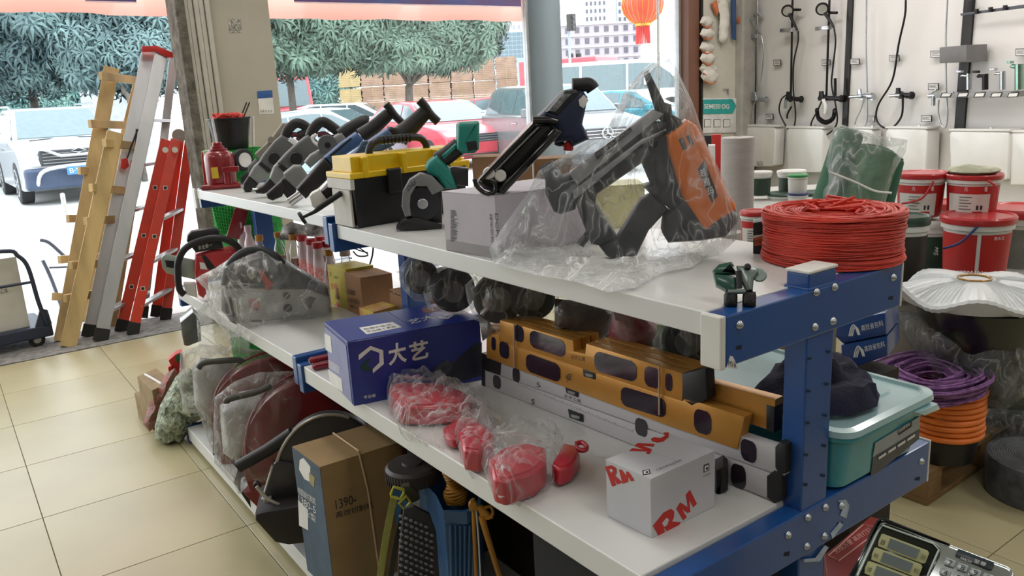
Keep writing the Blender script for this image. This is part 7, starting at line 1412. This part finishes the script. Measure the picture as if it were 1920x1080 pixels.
# ================================================================ stock on the right
m_lidr = mat('lid_red', 'b4282c', .35, var=.05, coat=.3); m_pailw = mat('pail_white', 'cfcfca', .4, var=.03); m_lblr = mat('label_bright_red', 'b02420', .45, var=.05); m_lidg = mat('lid_dark_green', '244032', .4, coat=.2); m_lblg = mat('label_dark_green', '1e3a2a', .5, var=.2, scale=14); m_grl = mat('label_grey', '77786f', .5, var=.15, scale=14)
def pail(label, px, ytop, ybot, hw, d, lid, lab, handle=None, text=None, group='paint buckets stacked on the right', panel=False, face=0):
    c = gd(px, ybot, d); top = gd(px, ytop, d); h = top.z - c.z; r = hw * d / F_PX; t = thing('paint_bucket', label, 'bucket', c, group); n = V((-c.x, -c.y, 0)).normalized(); s = V((0, 0, 1)).cross(n)
    MB().lathe([(r * .80, 0), (r * .82, .004), (r * .90, h * .78), (r * .97, h * .80), (r * .97, h * .88), (r * .93, h * .9)], c, 36).build('pail', m_pailw, t, smooth=35)
    MB().lathe([(r * 1.0, h * .88), (r * 1.02, h * .9), (r * 1.02, h * .97), (r * .98, h), (r * .93, h * .99), (r * .9, h * .975), (.001, h * .975)], c, 36).build('lid', lid, t, smooth=35)
    def lp(a, f, e=.0015): rr_ = r * (.82 + .08 * f / .78) + e; return c + (n * math.cos(a) + s * math.sin(a)) * rr_ + V((0, 0, h * f))
    b = MB(); a0, a1 = -1.9, 1.9; N1 = 24
    vs = []; 
    for i in range(N1 + 1):
        a = a0 + (a1 - a0) * i / N1; vs += [lp(a, .03), lp(a, .74)]
    b.add(vs, [(2 * i, 2 * i + 2, 2 * i + 3, 2 * i + 1) for i in range(N1)]); lb = b.build('label', lab, t, smooth=50)
    def panel_(a0, a1, f0, f1, m, e, nm):
        b = MB(); vs = []
        for i in range(7): a = a0 + (a1 - a0) * i / 6; vs += [lp(a, f0, e), lp(a, f1, e)]
        b.add(vs, [(2 * i, 2 * i + 2, 2 * i + 3, 2 * i + 1) for i in range(6)]); return b.build(nm, m, t, smooth=50)
    if panel:
        panel_(-1.05 + face, .72 + face, .06, .56, m_pailw, .0028, 'white_panel'); panel_(.05 + face, .45 + face, .08, .16, m_lblr, .004, 'red_strip')
        for q in range(5): panel_(-.5 + face, -.02 + face - .1 * (q % 2), .2 + q * .07, .222 + q * .07, m_grl, .004, 'printed_line')
        panel_(.18 + face, .26 + face, .2, .3, m_ink, .004, 'small_print'); panel_(.34 + face, .42 + face, .2, .3, m_ink, .004, 'small_print')
    if text: A = lp(text[1], text[3], .004); B = lp(text[2], text[3], .004); txt(text[0], A, B - A, V((0, 0, text[4])), m_whiteink, lb, lift=.003)
    if handle:
        hm, (pa, pb, pc) = handle; P = Plane(c + n * (r * 1.02), n); b = MB().tube(spline([P.pt(*pa), P.pt(*pb), P.pt(*pc)], 8), .005, 8); b.build('bail_handle', hm, t, smooth=50)
    return t, c, r, h, top
t_, c, r, h, top = pail('red-lidded bucket on top of the white and green one, left of the pair', 1723, 320, 404, 44, 3.78, m_lidr, m_lblr, (m_lidr, ((1750, 340), (1728, 372), (1690, 382))), ('内墙防水腻子膏', -.35, .55, .62, .022), panel=True)
t_, c, r, h, top = pail('red-lidded bucket with crumpled paper on its lid, on top of the large red bucket', 1820, 322, 403, 48, 3.66, m_lidr, m_lblr, (m_lidr, ((1852, 338), (1868, 352), (1866, 374))), ('内墙防水腻子膏', -.3, .55, .62, .022), panel=True)
inflate('crumpled_paper', [c + V((math.cos(a) * r * random.uniform(.85, 1.05), math.sin(a) * r * random.uniform(.85, 1.05), h + .012)) for a in [2 * math.pi * q / 12 for q in range(12)]], (0, 0, 1), .02, mat('paper_greenish', 'a8a890', .8, var=.2, bump=.6), None, step=.02, rad=.05, crease=.7, seed=70, label='crumpled greenish sheet lying on the bucket lid', cat='paper')
t_, c, r, h, top = pail('large bright red bucket with a blue handle under the paper-topped one', 1825, 397, 515, 62, 3.55, m_lidr, m_lblr, (mat('handle_blue', '283c78', .4), ((1833, 425), (1800, 455), (1768, 466))), ('防水王', .5, .85, .66, .015))
n_ = facing(c).n; s_ = V((0, 0, 1)).cross(n_); b = MB(); p0 = c + (n_ + s_ * .08).normalized() * (r * .84) + V((0, 0, .005)); p1 = c + (n_ + s_ * .08).normalized() * (r * .915) + V((0, 0, h * .74)); bar(b, p0, p1, .014, .006, s_); b.build('white_divider', m_pailw, t_)
pail('white bucket with a dark green landscape label, below the left red-lidded one', 1738, 402, 520, 50, 3.85, m_pailw, m_lblg, None, ('净味耐擦洗', -.35, .35, .45, .04))
pail('wide red-lidded bucket with a grey printed label at the right edge', 1902, 382, 520, 62, 3.8, m_lidr, m_grl, None, ('保温砂浆胶', -.5, .3, .5, .03))
pail('dark green-lidded bucket mostly hidden by the red twine bale', 1692, 398, 535, 40, 3.42, m_lidg, mat('label_dark_brown', '2c2620', .5))
pail('red-lidded bucket showing only its rim between the two upper buckets', 1776, 374, 480, 44, 4.0, m_lidr, m_lblr)
pail('small red and white bucket just left of the red twine bale', 1413, 392, 462, 26, 3.3, m_lidr, m_lblr, panel=True)
GB = 'small tubs on the white counter'
pail('white tub with a green label, right behind the tall roll', 1424, 320, 366, 22, 4.6, m_pailw, m_lblg, group=GB)
pail('white tub with a green label behind the smallest tub', 1483, 318, 366, 26, 4.7, m_pailw, m_lblg, group=GB)
pail('smallest tub, white with a bright green lid', 1495, 326, 362, 19, 4.3, mat('lid_bright_green', '2f8a4c', .4), m_pailw, group=GB)
pail('tub with a dark blue lid under the green-lidded one', 1495, 360, 395, 19, 4.3, mat('lid_blue', '2c3a6a', .4), m_pailw, group=GB)
pail('wide tub with a dark green lid beside the blue-lidded tub', 1468, 360, 400, 30, 4.6, m_lidg, m_pailw, group=GB)
pail('wide tub with a dark green lid behind the green rolls', 1530, 358, 400, 32, 4.7, m_lidg, m_pailw, group=GB)
# counter and platform that carry them
m_ctr = mat('counter_white', 'b5b3ae', .5, var=.04)
def table(label, px0, px1, d0, d1, zt_, name='counter'):
    a, b_ = gd(px0, 300, d0), gd(px1, 300, d0); c_, e_ = gd(px1 + 0, 300, d1), gd(px0, 300, d1); q = [V((p.x, p.y, 0)) for p in (a, b_, c_, e_)]
    t = thing(name, label, 'counter', sum(q, V()) / 4); up_ = V((0, 0, 1)); MB().hexa([p + up_ * (zt_ - .03) for p in q], [p + up_ * zt_ for p in q]).build('counter_top', m_ctr, t, bevel=.004)
    cc_ = sum(q, V()) / 4; MB().hexa([cc_ + (p - cc_) * .95 for p in q], [cc_ + (p - cc_) * .95 + up_ * (zt_ - .031) for p in q]).build('counter_body', m_ctr, t); return t
table('white counter under the small tubs below the cisterns', 1330, 1590, 4.05, 5.1, gd(1483, 366, 4.7).z - .002)
table('low grey platform carrying the stacked paint buckets', 1660, 2010, 3.22, 4.2, .60, name='platform')
for px, yb, d, w_ in ((1738, 520, 3.85, .2), (1825, 515, 3.55, .22), (1692, 535, 3.42, .16), (1902, 520, 3.8, .24), (1776, 480, 4.0, .18)):
    p = gd(px, yb, d); 
    if p.z > .61: carton('base_carton', 'plain carton on the low platform under ' + {1738: 'the white and green bucket', 1825: 'the large bright red bucket', 1692: 'the dark-green-lidded bucket', 1902: 'the grey-labelled bucket', 1776: 'the half-hidden red-lidded bucket'}[px], 'box', V((p.x - w_ / 2, p.y - w_ / 2, .60)), V((p.x - w_ / 2, p.y + w_ / 2, .60)), V((p.x + w_ / 2, p.y - w_ / 2, .60)), p.z - .60 - .002, m_kraft, 'cartons propping the paint buckets')
# tall white roll, red packets
c = gd(1381, 440, 4.0); c.z = .80; zt_ = hz(1381, 258, c); t = thing('film_roll', 'tall grey-white roll standing upright beside the nail gun bag', 'roll', c)
MB().lathe([(.079, 0), (.079, zt_ - .8), (.07, zt_ - .797), (.02, zt_ - .797), (.02, zt_ - .84)], c, 36).build('wound_sheet', mat('roll_grey_white', 'a9a39f', .6, var=.05, stretch=(1, 1, 5)), t, smooth=35)
carton('roll_stand', 'plain low crate under the tall roll', 'box', V((c.x - .45, c.y - .12, 0)), V((c.x - .45, c.y + .5, 0)), V((c.x + .12, c.y - .12, 0)), .798, m_ctr)
ppl('red_packet', [(1334, 253), (1352, 252), (1353, 396), (1338, 396)], facing(gd(1340, 280, 4.2)), .05, m_redink, None, label='red packet tucked behind the tall roll', cat='packet'); ppl('white_canister', [(1328, 272), (1341, 272), (1341, 398), (1328, 398)], facing(gd(1335, 290, 4.1)), .05, m_tag, None, label='small white canister behind the orange nail gun', cat='canister'); ppl('black_case', [(1318, 254), (1338, 254), (1340, 380), (1320, 380)], facing(gd(1330, 268, 4.5)), .05, m_black, None, label='black case edge behind the nail gun bag', cat='case')
p = gd(1413, 462, 3.3); carton('bucket_stand', 'plain carton under the small red and white bucket', 'box', V((p.x - .1, p.y - .1, 0)), V((p.x - .1, p.y + .1, 0)), V((p.x + .1, p.y - .1, 0)), p.z - .002, m_kraft)
# green rolls wrapped in film
m_gf = mat('green_felt', '4d7f5e', .75, var=.2, scale=5, bump=.4, bscale=60); m_gf2 = mat('green_felt_dark', '3a6850', .75, var=.2, scale=5)
GRL = []
for k, ((xa, ya), (xb, yb), rr_, d, mm, nm) in enumerate((((1545, 395), (1592, 250), .052, 2.95, m_gf2, 'narrow dark green roll at the left of the wrapped bundle'), ((1605, 400), (1640, 285), .085, 2.95, m_gf, 'fat green roll in the middle of the wrapped bundle'), ((1656, 400), (1680, 300), .03, 3.05, m_gf2, 'dark green roll at the right of the wrapped bundle'))):
    a, c_ = gd(xa, ya, d), gd(xb, yb, d); ax_ = (c_ - a); t = thing('felt_roll', nm, 'roll', a, 'green rolls wrapped in film'); bs_ = a - ax_ * (1.0, .9, .35)[k]
    MB().cyl(bs_, c_, rr_, n=32).build('rolled_felt', mm, t, smooth=40, bevel=.008); ax_.normalize(); u_ = ax_.orthogonal().normalized(); w_ = ax_.cross(u_)
    b = MB(); b.tube([c_ + ax_ * .004 + (u_ * math.cos(q * .5) + w_ * math.sin(q * .5)) * rr_ * (.95 - q * .018) for q in range(50)], .003, 4); b.build('roll_spiral', m_gf, t)
GPl = facing(gd(1610, 330, 2.9)); pinf('plastic_film', [(1525, 400), (1545, 330), (1562, 240), (1580, 234), (1608, 243), (1650, 255), (1702, 262), (1698, 285), (1672, 330), (1655, 400)], GPl, .12, film('dusty_film', .14, .4, scale=6, white=(225, 228, 226)), None, step=.03, rad=.14, seed=71, crease=.35, nscale=7, label='dusty clear film wrapped around the green rolls', cat='plastic film')
ptu('binding_string', [(1556, 323), (1600, 340), (1640, 358), (1672, 362)], GPl, .004, m_tag, None, off=.12, label='pale string tied round the green rolls', cat='string')
pk = None if True else pinf('yellow_packet', [(1655, 368), (1668, 355), (1682, 365), (1684, 388), (1655, 390)], facing(gd(1668, 372, 3.2)), .02, mat('packet_mustard', '8a7a3c', .5, var=.3, scale=30), None, step=.02, rad=.03, label='mustard packet peeking out behind the twine bale', cat='packet')
# two blue film packs beyond the rack
m_pkb = mat('pack_blue', '21407e', .35, var=.1, coat=.3); 
for k, (q, tx, nm) in enumerate(((((1569, 603), (1660, 586), (1662, 628), (1580, 645), (1566, 632)), ((1616, 621), (1657, 611), (1614, 610)), 'upper one of two blue packs with a white emblem behind the rack post'), (((1576, 647), (1664, 630), (1664, 668), (1600, 690), (1578, 680)), ((1622, 660), (1660, 650), (1620, 649)), 'lower one of two blue packs with a white emblem behind the rack post'))):
    P = facing(gd(1620, 640, 2.25), -12); t = thing('film_pack', nm, 'pack', P.pt(*q[4]), 'blue printed packs behind the rack'); ppl('pack_body', list(q), P, .16, m_pkb, t, bevel=.006)
    ptxt('高效省包料', P, *tx, m_tag, t, off=.001); cx_, cy_ = (1601, 620) if k == 0 else (1610, 660)
    for j in range(3): ptu('emblem_arc', [(cx_ - 9 + j * 3, cy_ + 10), (cx_ - 5 + j * 3, cy_ - 6 + j), (cx_ + 1 + j * 3, cy_ - 10 + j * 3), (cx_ + 8 + j * 1.5, cy_ + 8)][:4], P, .0015, m_tag, t, off=.001)
p = gd(1620, 690, 2.3); carton('stock_carton', 'dark carton under the two blue packs', 'box', V((p.x - .12, p.y - .05, 0)), V((p.x - .12, p.y + .2, 0)), V((p.x + .1, p.y - .05, 0)), p.z - .012, mat('dark_box', '2a241f', .8))
# teal crate with a clear lid
m_tq = mat('teal_crate', '3e9aa8', .3, var=.06, coat=.25); LZ = .822
t = thing('storage_crate', 'turquoise storage crate with a pale clear lid on the right side of the middle shelf', 'crate', V((1.58, 1.12, MZ)))
def rr(x0, x1, y0, y1, r, z, n=5):
    out = []
    for cx_, cy_, a in ((x1 - r, y1 - r, 0), (x0 + r, y1 - r, 90), (x0 + r, y0 + r, 180), (x1 - r, y0 + r, 270)): out += [V((cx_ + r * math.cos(math.radians(a + 90 * i / n)), cy_ + r * math.sin(math.radians(a + 90 * i / n)), z)) for i in range(n + 1)]
    return out
def loft(rings, cap0=True, cap1=True):
    b = MB(); n = len(rings[0]); vs = [p for r_ in rings for p in r_]; fs = []
    for k in range(len(rings) - 1): fs += [(k * n + i, k * n + (i + 1) % n, (k + 1) * n + (i + 1) % n, (k + 1) * n + i) for i in range(n)]
    if cap0: fs.append(tuple(range(n - 1, -1, -1)))
    if cap1: fs.append(tuple(range((len(rings) - 1) * n, len(rings) * n)))
    return b.add(vs, fs)
loft([rr(1.355, 1.66, .828, 1.35, .035, MZ), rr(1.342, 1.68, .808, 1.37, .04, LZ - .016)]).build('crate_body', m_tq, t, smooth=35)
loft([rr(1.336, 1.688, .80, 1.378, .045, LZ - .020), rr(1.336, 1.688, .80, 1.378, .045, LZ - .008)]).build('crate_rim', m_tq, t, smooth=35, bevel=.002)
loft([rr(1.334, 1.694, .796, 1.384, .045, LZ - .008), rr(1.336, 1.692, .798, 1.382, .044, LZ + .004), rr(1.352, 1.676, .814, 1.366, .035, LZ + .006), rr(1.356, 1.672, .818, 1.362, .033, LZ), rr(1.40, 1.628, .865, 1.315, .02, LZ), rr(1.405, 1.623, .87, 1.31, .02, LZ + .005)]).build('clear_lid', mat('lid_pale_aqua', '9fc0c4', .2, var=.05, coat=.4), t, smooth=30)
CPl = Plane((0, .828, .694), (0, -1, -.178)); lb = ppl('crate_label', [(1639, 830), (1722, 780), (1722, 822), (1630, 897)], CPl, .001, mat('label_slate', '4a4e54', .5, var=.15, scale=20), t, off=.002, bevel=0)
ppl('label_top', [(1639, 830), (1722, 780), (1722, 802), (1634, 856)], CPl, .001, mat('label_pale_grey', '9aa2a6', .5), t, off=.003, bevel=0); lb2 = ppl('dark_tab', [(1682, 805), (1706, 789), (1706, 798), (1682, 814)], CPl, .001, m_ink, t, off=.0045, bevel=0); ptxt('收纳整理箱', CPl, (1684, 812), (1705, 797), (1684, 806), m_tag, lb2, off=.0048)
for j in range(4): q = (1644 + j * 18, 852 - j * 11.5); ppl('feature_pill', [(q[0], q[1] + 4), (q[0] + 14, q[1] - 5), (q[0] + 14, q[1] - 1), (q[0], q[1] + 8)], CPl, .001, m_tag, t, off=.0045, bevel=0)
ppl('lid_clip', [(1712, 772), (1752, 755), (1757, 766), (1728, 778)], Plane((0, .80, 0), (0, -1, 0)), .02, mat('lid_pale_aqua', '9fc0c4', .2), t, off=.008, bevel=.003)
# dark cloth on the crate
m_cl = mat('navy_cloth', '181834', .9, var=.2, bump=.3, bscale=200)
pts = [gz(x, y, LZ + .012) for x, y in ((1400, 745), (1440, 705), (1500, 690), (1570, 688), (1610, 700), (1650, 740), (1645, 762), (1600, 778), (1540, 780), (1460, 775))]
inflate('folded_cloth', pts, (0, 0, 1), .055, m_cl, None, step=.02, rad=.09, back=.1, crease=.6, seed=80, nscale=10, label='crumpled navy cloth lying on the turquoise crate', cat='cloth')
pts = [gz(x, y, MZ + .03) for x, y in ((1335, 770), (1350, 700), (1400, 690), (1440, 720), (1440, 770), (1390, 790))]
carton('grey_carton', 'small grey-violet carton in the shadow behind the amber levels', 'box', gz(1375, 760, MZ), gz(1330, 745, MZ), gz(1375, 760, MZ) + V((.1, 0, 0)), .09, mat('carton_grey_violet', '6a6672', .6))
# lamp shade
m_sh = mat('shade_white', 'cfd2d4', .35, var=.02); SC = gd(1826, 541, 2.9); t = thing('ceiling_lamp', 'white wavy pleated ceiling lamp lying face up with a gold ring in its centre', 'lamp', SC)
nn = 120; rings = []
for (r_, z_, wv) in ((.23, -.042, 0), (.246, -.024, 1), (.254, -.01, 1), (.246, .0, 1), (.18, .022, .6), (.12, .034, .3), (.072, .038, 0), (.054, .036, 0)):
    rings.append([SC + V((math.cos(2 * math.pi * i / nn) * r_ * (1 + .02 * wv * math.cos(5 * 2 * math.pi * i / nn + .6)), math.sin(2 * math.pi * i / nn) * r_ * (1 + .02 * wv * math.cos(5 * 2 * math.pi * i / nn + .6)), z_ + wv * (.022 * math.cos(5 * 2 * math.pi * i / nn + .6) + .0012 * (1 if i % 2 else -1)))) for i in range(nn)])
loft(rings).build('shade', m_sh, t, smooth=12)
MB().tube([SC + V((math.cos(a) * .052, math.sin(a) * .052, .040)) for a in [2 * math.pi * q / 40 for q in range(40)]], .004, 8, closed=True).build('gold_ring', mat('gold_ring', 'c09a66', .25, .8), t, smooth=50)
b = MB()
for i in range(90): a = 2 * math.pi * i / 90; d = V((math.cos(a), math.sin(a), 0)); b.tube([SC + d * .066 + V((0, 0, .0395)), SC + d * .17 + V((0, 0, .0275)), SC + d * .235 + V((0, 0, .006 + .018 * math.cos(5 * a + .6)))], .0011, 3)
b.build('pleats', m_sh, t)
# black tub in film under the lamp, wound rolls below
m_cf = film('grey_film', .16, .4, scale=9, tint=(.9, .92, .92), white=(170, 172, 172)); c = gd(1830, 740, 2.98); t = thing('black_bowl_stack', 'black bowl-shaped goods wrapped in grey film under the lamp', 'wrapped goods', c); zt2 = SC.z - .045
MB().lathe([(.10, .02), (.225, zt2 - c.z - .02), (.23, zt2 - c.z), (.001, zt2 - c.z)], c, 36).build('bowl', mat('bowl_black', '131615', .25, coat=.4), t, smooth=40)
PFm = facing(c + facing(c).n * .06); pinf('film_wrap', [(1668, 580), (1700, 585), (1780, 595), (1920, 590), (1945, 600), (1930, 740), (1880, 770), (1800, 740), (1770, 710), (1740, 690), (1700, 640)], PFm, .14, m_cf, t, step=.035, rad=.16, seed=81, crease=.35, nscale=6)
gc = gd(1905, 800, 3.25); gr_ = thing('wound_roll', 'tall grey wrapped roll standing under the black goods at the right edge', 'roll', V((gc.x, gc.y, .16)))
MB().lathe([(.17, 0), (.172, .30), (.16, .42), (.17, .46), (.165, .52), (.02, .53)], V((gc.x, gc.y, .16)), 36).build('roll_body', mat('roll_olive_grey', '5a5d56', .4, var=.25, scale=5, stretch=(1, 1, 3), bump=.5, bscale=18), gr_, smooth=40)
pinf('plastic_film', [(1800, 775), (1850, 765), (1920, 770), (1960, 800), (1950, 900), (1895, 895), (1870, 850), (1830, 810), (1800, 800)], facing(V((gc.x, gc.y, .3)) + facing(gc).n * .19), .05, m_cf, None, step=.03, rad=.08, seed=82, crease=.5, nscale=9, label='torn grey film hanging down to the floor at the right edge', cat='plastic film')
# purple rope, orange hose
def coil(name, label, cat, c, R0, R1, hgt, n, r_, m, seed, flat=1.0, tidy=False, ell=1.0):
    rnd = random.Random(seed); t = thing(name, label, cat, c); b = MB()
    for k in range(n):
        R_ = rnd.uniform(R0, R1) if not tidy else R1; z = (hgt * rnd.uniform(0, 1) if not tidy else hgt * k / n); ph = rnd.uniform(0, 6.28); o = V((rnd.uniform(-.012, .012), rnd.uniform(-.012, .012), 0)) * (0 if tidy else 1)
        b.tube([c + o + V((math.cos(a) * (R_ + .006 * math.sin(3 * a + ph) * (not tidy)), math.sin(a) * (R_ * ell + .006 * math.cos(2 * a + ph) * (not tidy)), z + (.0 if tidy else .012 * math.sin(a + ph) + .006 * math.sin(3 * a)))) for a in [2 * math.pi * q / 44 for q in range(44)]], r_, 6, closed=True)
    b.build('rope_loops', m, t, smooth=60, kind='stuff' if not tidy else None); return t
PC = gd(1742, 724, 2.85); m_pur = mat('purple_rope', '9566a0', .7, var=.3, scale=40, bump=.6, bscale=200, col2='6a4474')
coil('rope_coil', 'loose coil of purple rope lying on the orange hose', 'rope', PC, .09, .185, .06, 60, .0042, m_pur, 1)
OC = gd(1770, 808, 2.92); m_org = mat('orange_hose', 'f08030', .4, var=.08)
oz = PC.z - OC.z - .012; t = thing('hose_coil', 'neat stack of bright orange hose rings under the purple rope', 'hose', OC); rows = 8
for k in range(rows):
    r_ = oz / rows * .5; sh_ = .006 * math.sin(k * 1.9); MB().tube([OC + V((math.cos(a) * .118 + sh_, math.sin(a) * .118, r_ + 2 * r_ * k)) for a in [2 * math.pi * q / 40 for q in range(40)]], r_ * 1.02, 8, closed=True).build('hose_ring', m_org, t, smooth=60)
bz = .135; MB().lathe([(.10, 0), (.115, OC.z - bz - .004), (.001, OC.z - bz - .004)], V((OC.x, OC.y, bz)), 28).build('black_pot', m_black, None, smooth=40, label='black pot carrying the orange hose on the pallet', cat='pot')
# pallet
m_pal = mat('pallet_wood', '8a6c44', .8, var=.25, scale=6, stretch=(1, .15, 1)); pc = gz(1738, 950, 0); pr = gz(1700, 931, 0); pt = thing('pallet', 'worn wooden pallet under the stock on the right', 'pallet', pc)
ey = (gz(1860, 905, 0) - pc).normalized() if False else V((.93, .36, 0)).normalized(); ey = V((1, .02, 0)).normalized(); ex = V((-ey.y, ey.x, 0))
def pb(a0, a1, b0, b1, z0, z1, nm):
    q = [pc + ey * a + ex * b_ for a, b_ in ((a0, b0), (a1, b0), (a1, b1), (a0, b1))]; MB().hexa([V((p.x, p.y, z0)) for p in q], [V((p.x, p.y, z1)) for p in q]).build(nm, m_pal, pt, bevel=.003)
for a in (0, .45, .9): pb(a, a + .09, 0, .9, 0, .022, 'bottom_board') if False else None
for b_ in (0, .35, .75): 
    for a in (0, .4, .8): pb(a, a + .1, b_, b_ + .1, .022, .09, 'block')
    pb(0, .9, b_, b_ + .1, 0, .022, 'runner')
for j in range(6): pb(0, .9, j * .15, j * .15 + .12, .11, .13, 'deck_board')
for a in (0, .4, .8): pb(a, a + .1, 0, .87, .09, .11, 'stringer_board')
# roll of grey tape on the floor
tcn = V((gz(1920, 972, 0).x + .16, gz(1920, 972, 0).y + .13, 0)); tcn = V((3.05, 1.055, 0)); t = thing('tape_roll', 'flat grey strapping roll lying on the tiles at the right edge', 'roll', tcn)
m_tp = mat('tape_dark_grey', '5c5e62', .35, var=.3, scale=18, bump=.4, bscale=50); MB().lathe([(.186, 0), (.19, .004), (.19, .134), (.186, .14), (.06, .14), (.055, .135), (.05, .03), (.05, 0)], tcn, 56, cap=False).build('strap_winding', m_tp, t, smooth=35)
b = MB()
for k in range(14): b.tube([tcn + V((math.cos(a) * (.065 + k * .008), math.sin(a) * (.065 + k * .008), .1405)) for a in [2 * math.pi * q / 44 for q in range(44)]], .0014, 4, closed=True)
b.build('winding_lines', mat('tape_light_grey', '85878a', .35), t); MB().cyl(tcn + V((0, 0, .001)), tcn + V((0, 0, .03)), .05, n=30).build('dark_core', m_ink, t)
# red carton on the floor with white lettering
q = [gz(x, y, .30) for x, y in ((1545, 1040), (1632, 968), (1700, 985), (1690, 1100), (1560, 1180))]; b = MB(); b.prism(q, V((0, 0, -.298)), V()); rb = b.build('red_carton', mat('carton_brick_red', '8c3230', .5, var=.06), None, bevel=.003, label='brick red carton with white Chinese lettering below the rack arm', cat='box')
PT = Plane((0, 0, .30), (0, 0, 1)); ptxt('无线方便 高效打钉', PT, (1568, 1040), (1636, 996), (1560, 1032), m_pado if False else mat('letter_pink', 'd8a8a0', .6), rb, off=.001); ptu('letter_border', [(1553, 1042), (1618, 984), (1640, 988), (1638, 1002), (1572, 1052), (1562, 1046), (1553, 1042)], PT, .0016, mat('letter_pink', 'd8a8a0', .6), rb, off=.001, smoothpath=False)

# ================================================================ price scale in the near corner
Zk = lambda *p: zz(1560, 860, 4.908, p)
m_sil = mat('scale_silver', 'c4cccc', .18, .85, var=.04); m_sblk = mat('scale_black_gloss', '0e1614', .12, coat=.6); m_scr = mat('lcd_grey', '5c6666', .6); m_olv = mat('scale_olive_label', 'a8a878', .4); m_key = mat('key_silver', 'aab4b4', .3, .4)
KP = facing(gd(1760, 1040, 1.15), 0, tilt=38); t = thing('price_scale', 'silver and black electronic price scale with number keys in the lower right corner', 'scale', KP.pt(1700, 1080) - V((0, 0, .12)))
ppl('housing', Zk((150, 1080), (240, 920), (370, 640), (410, 570), (450, 545), (490, 550), (1100, 790), (1620, 985), (1670, 1020), (1690, 1080), (1700, 1300), (150, 1300)), KP, .035, m_sil, t, bevel=.006, seg=3)
ppl('top_edge', Zk((150, 1080), (250, 900), (365, 645), (415, 565), (455, 543), (500, 550), (1090, 785), (1080, 810), (480, 590), (440, 600), (270, 960), (210, 1090)), KP, .03, m_sblk, t, off=.002, bevel=.003)
ppl('display_glass', Zk((215, 1080), (260, 1000), (400, 700), (450, 610), (500, 600), (940, 770), (1000, 830), (990, 900), (900, 1080)), KP, .004, m_sblk, t, off=.004, bevel=.001)
ptu('display_bezel', Zk((235, 1080), (420, 680), (465, 615), (930, 780), (985, 840), (880, 1080)), KP, .0016, m_bar, t, off=.006, smoothpath=False)
for j in range(3):
    o = (-62 * j, 125 * j); f_ = ppl('readout_frame', Zk(*[(a + o[0], b_ + o[1]) for a, b_ in ((430, 760), (455, 700), (475, 697), (880, 850), (895, 875), (860, 965), (830, 970), (425, 810))]), KP, .002, m_olv, t, off=.006, bevel=.0006)
    ppl('lcd_window', Zk(*[(a + o[0], b_ + o[1]) for a, b_ in ((538, 740), (810, 845), (775, 930), (508, 825))]), KP, .001, m_scr, f_, off=.0075, bevel=0)
    ptxt(('价格元', '单价元', '总价元')[j], KP, Zk((808 + o[0], 925 + o[1]))[0], Zk((855 + o[0], 942 + o[1]))[0], Zk((825 + o[0], 875 + o[1]))[0], m_ink, f_, off=.0065)
    ptxt(('重量', '单价', '金额')[j], KP, Zk((440 + o[0], 785 + o[1]))[0], Zk((480 + o[0], 800 + o[1]))[0], Zk((458 + o[0], 740 + o[1]))[0], m_ink, f_, off=.0065)
bp_ = ppl('badge', Zk((1140, 870), (1160, 835), (1185, 838), (1490, 955), (1490, 990), (1470, 1030), (1440, 1030), (1135, 900)), KP, .003, mat('badge_slate', '28343c', .3), t, off=.004, bevel=.001)
ptxt('至尊', KP, Zk((1300, 955))[0], Zk((1410, 995))[0], Zk((1315, 920))[0], m_tag, bp_, off=.0045); ptxt('PARON', KP, Zk((1180, 925))[0], Zk((1280, 962))[0], Zk((1188, 905))[0], m_tag, bp_, off=.0045)
for j, (ch, x, y) in enumerate((('7', 1085, 958), ('8', 1200, 1002), ('9', 1318, 1048), ('C', 1435, 1095), ('4', 1042, 1048), ('5', 1160, 1092), ('6', 1275, 1138), ('1', 1000, 1138))):
    k_ = ppl('key', Zk((x - 55, y - 5), (x - 35, y - 45), (x + 50, y - 12), (x + 55, y + 5), (x + 38, y + 48), (x + 25, y + 50), (x - 52, y + 22)), KP, .005, m_key, t, off=.007, bevel=.0015); ptxt(ch, KP, Zk((x - 22, y + 18))[0], Zk((x + 14, y + 32))[0], Zk((x - 8, y - 26))[0], m_ink, k_, off=.0075)
b0 = KP.pt(1760, 1060, -.04); MB().cyl(V((b0.x, b0.y, .52)), b0, .02, n=16).build('support_pole', m_sil, t, smooth=40); MB().box(b0.x - .15, b0.x + .15, b0.y - .16, b0.y + .1, .50, .54).build('weighing_base', m_sil, t, bevel=.01)
tt = thing('side_table', 'small table under the price scale below the frame', 'table', (b0.x, b0.y - .02, 0)); MB().box(b0.x - .2, b0.x + .2, b0.y - .2, b0.y + .14, .47, .5).build('table_top', m_ctr, tt, bevel=.004)
for a in (-1, 1):
    for c_ in (-1, 1): MB().box(b0.x + a * .17 - .015, b0.x + a * .17 + .015, b0.y - .03 + c_ * .14 - .015, b0.y - .03 + c_ * .14 + .015, 0, .47).build('leg', m_ctr, tt)
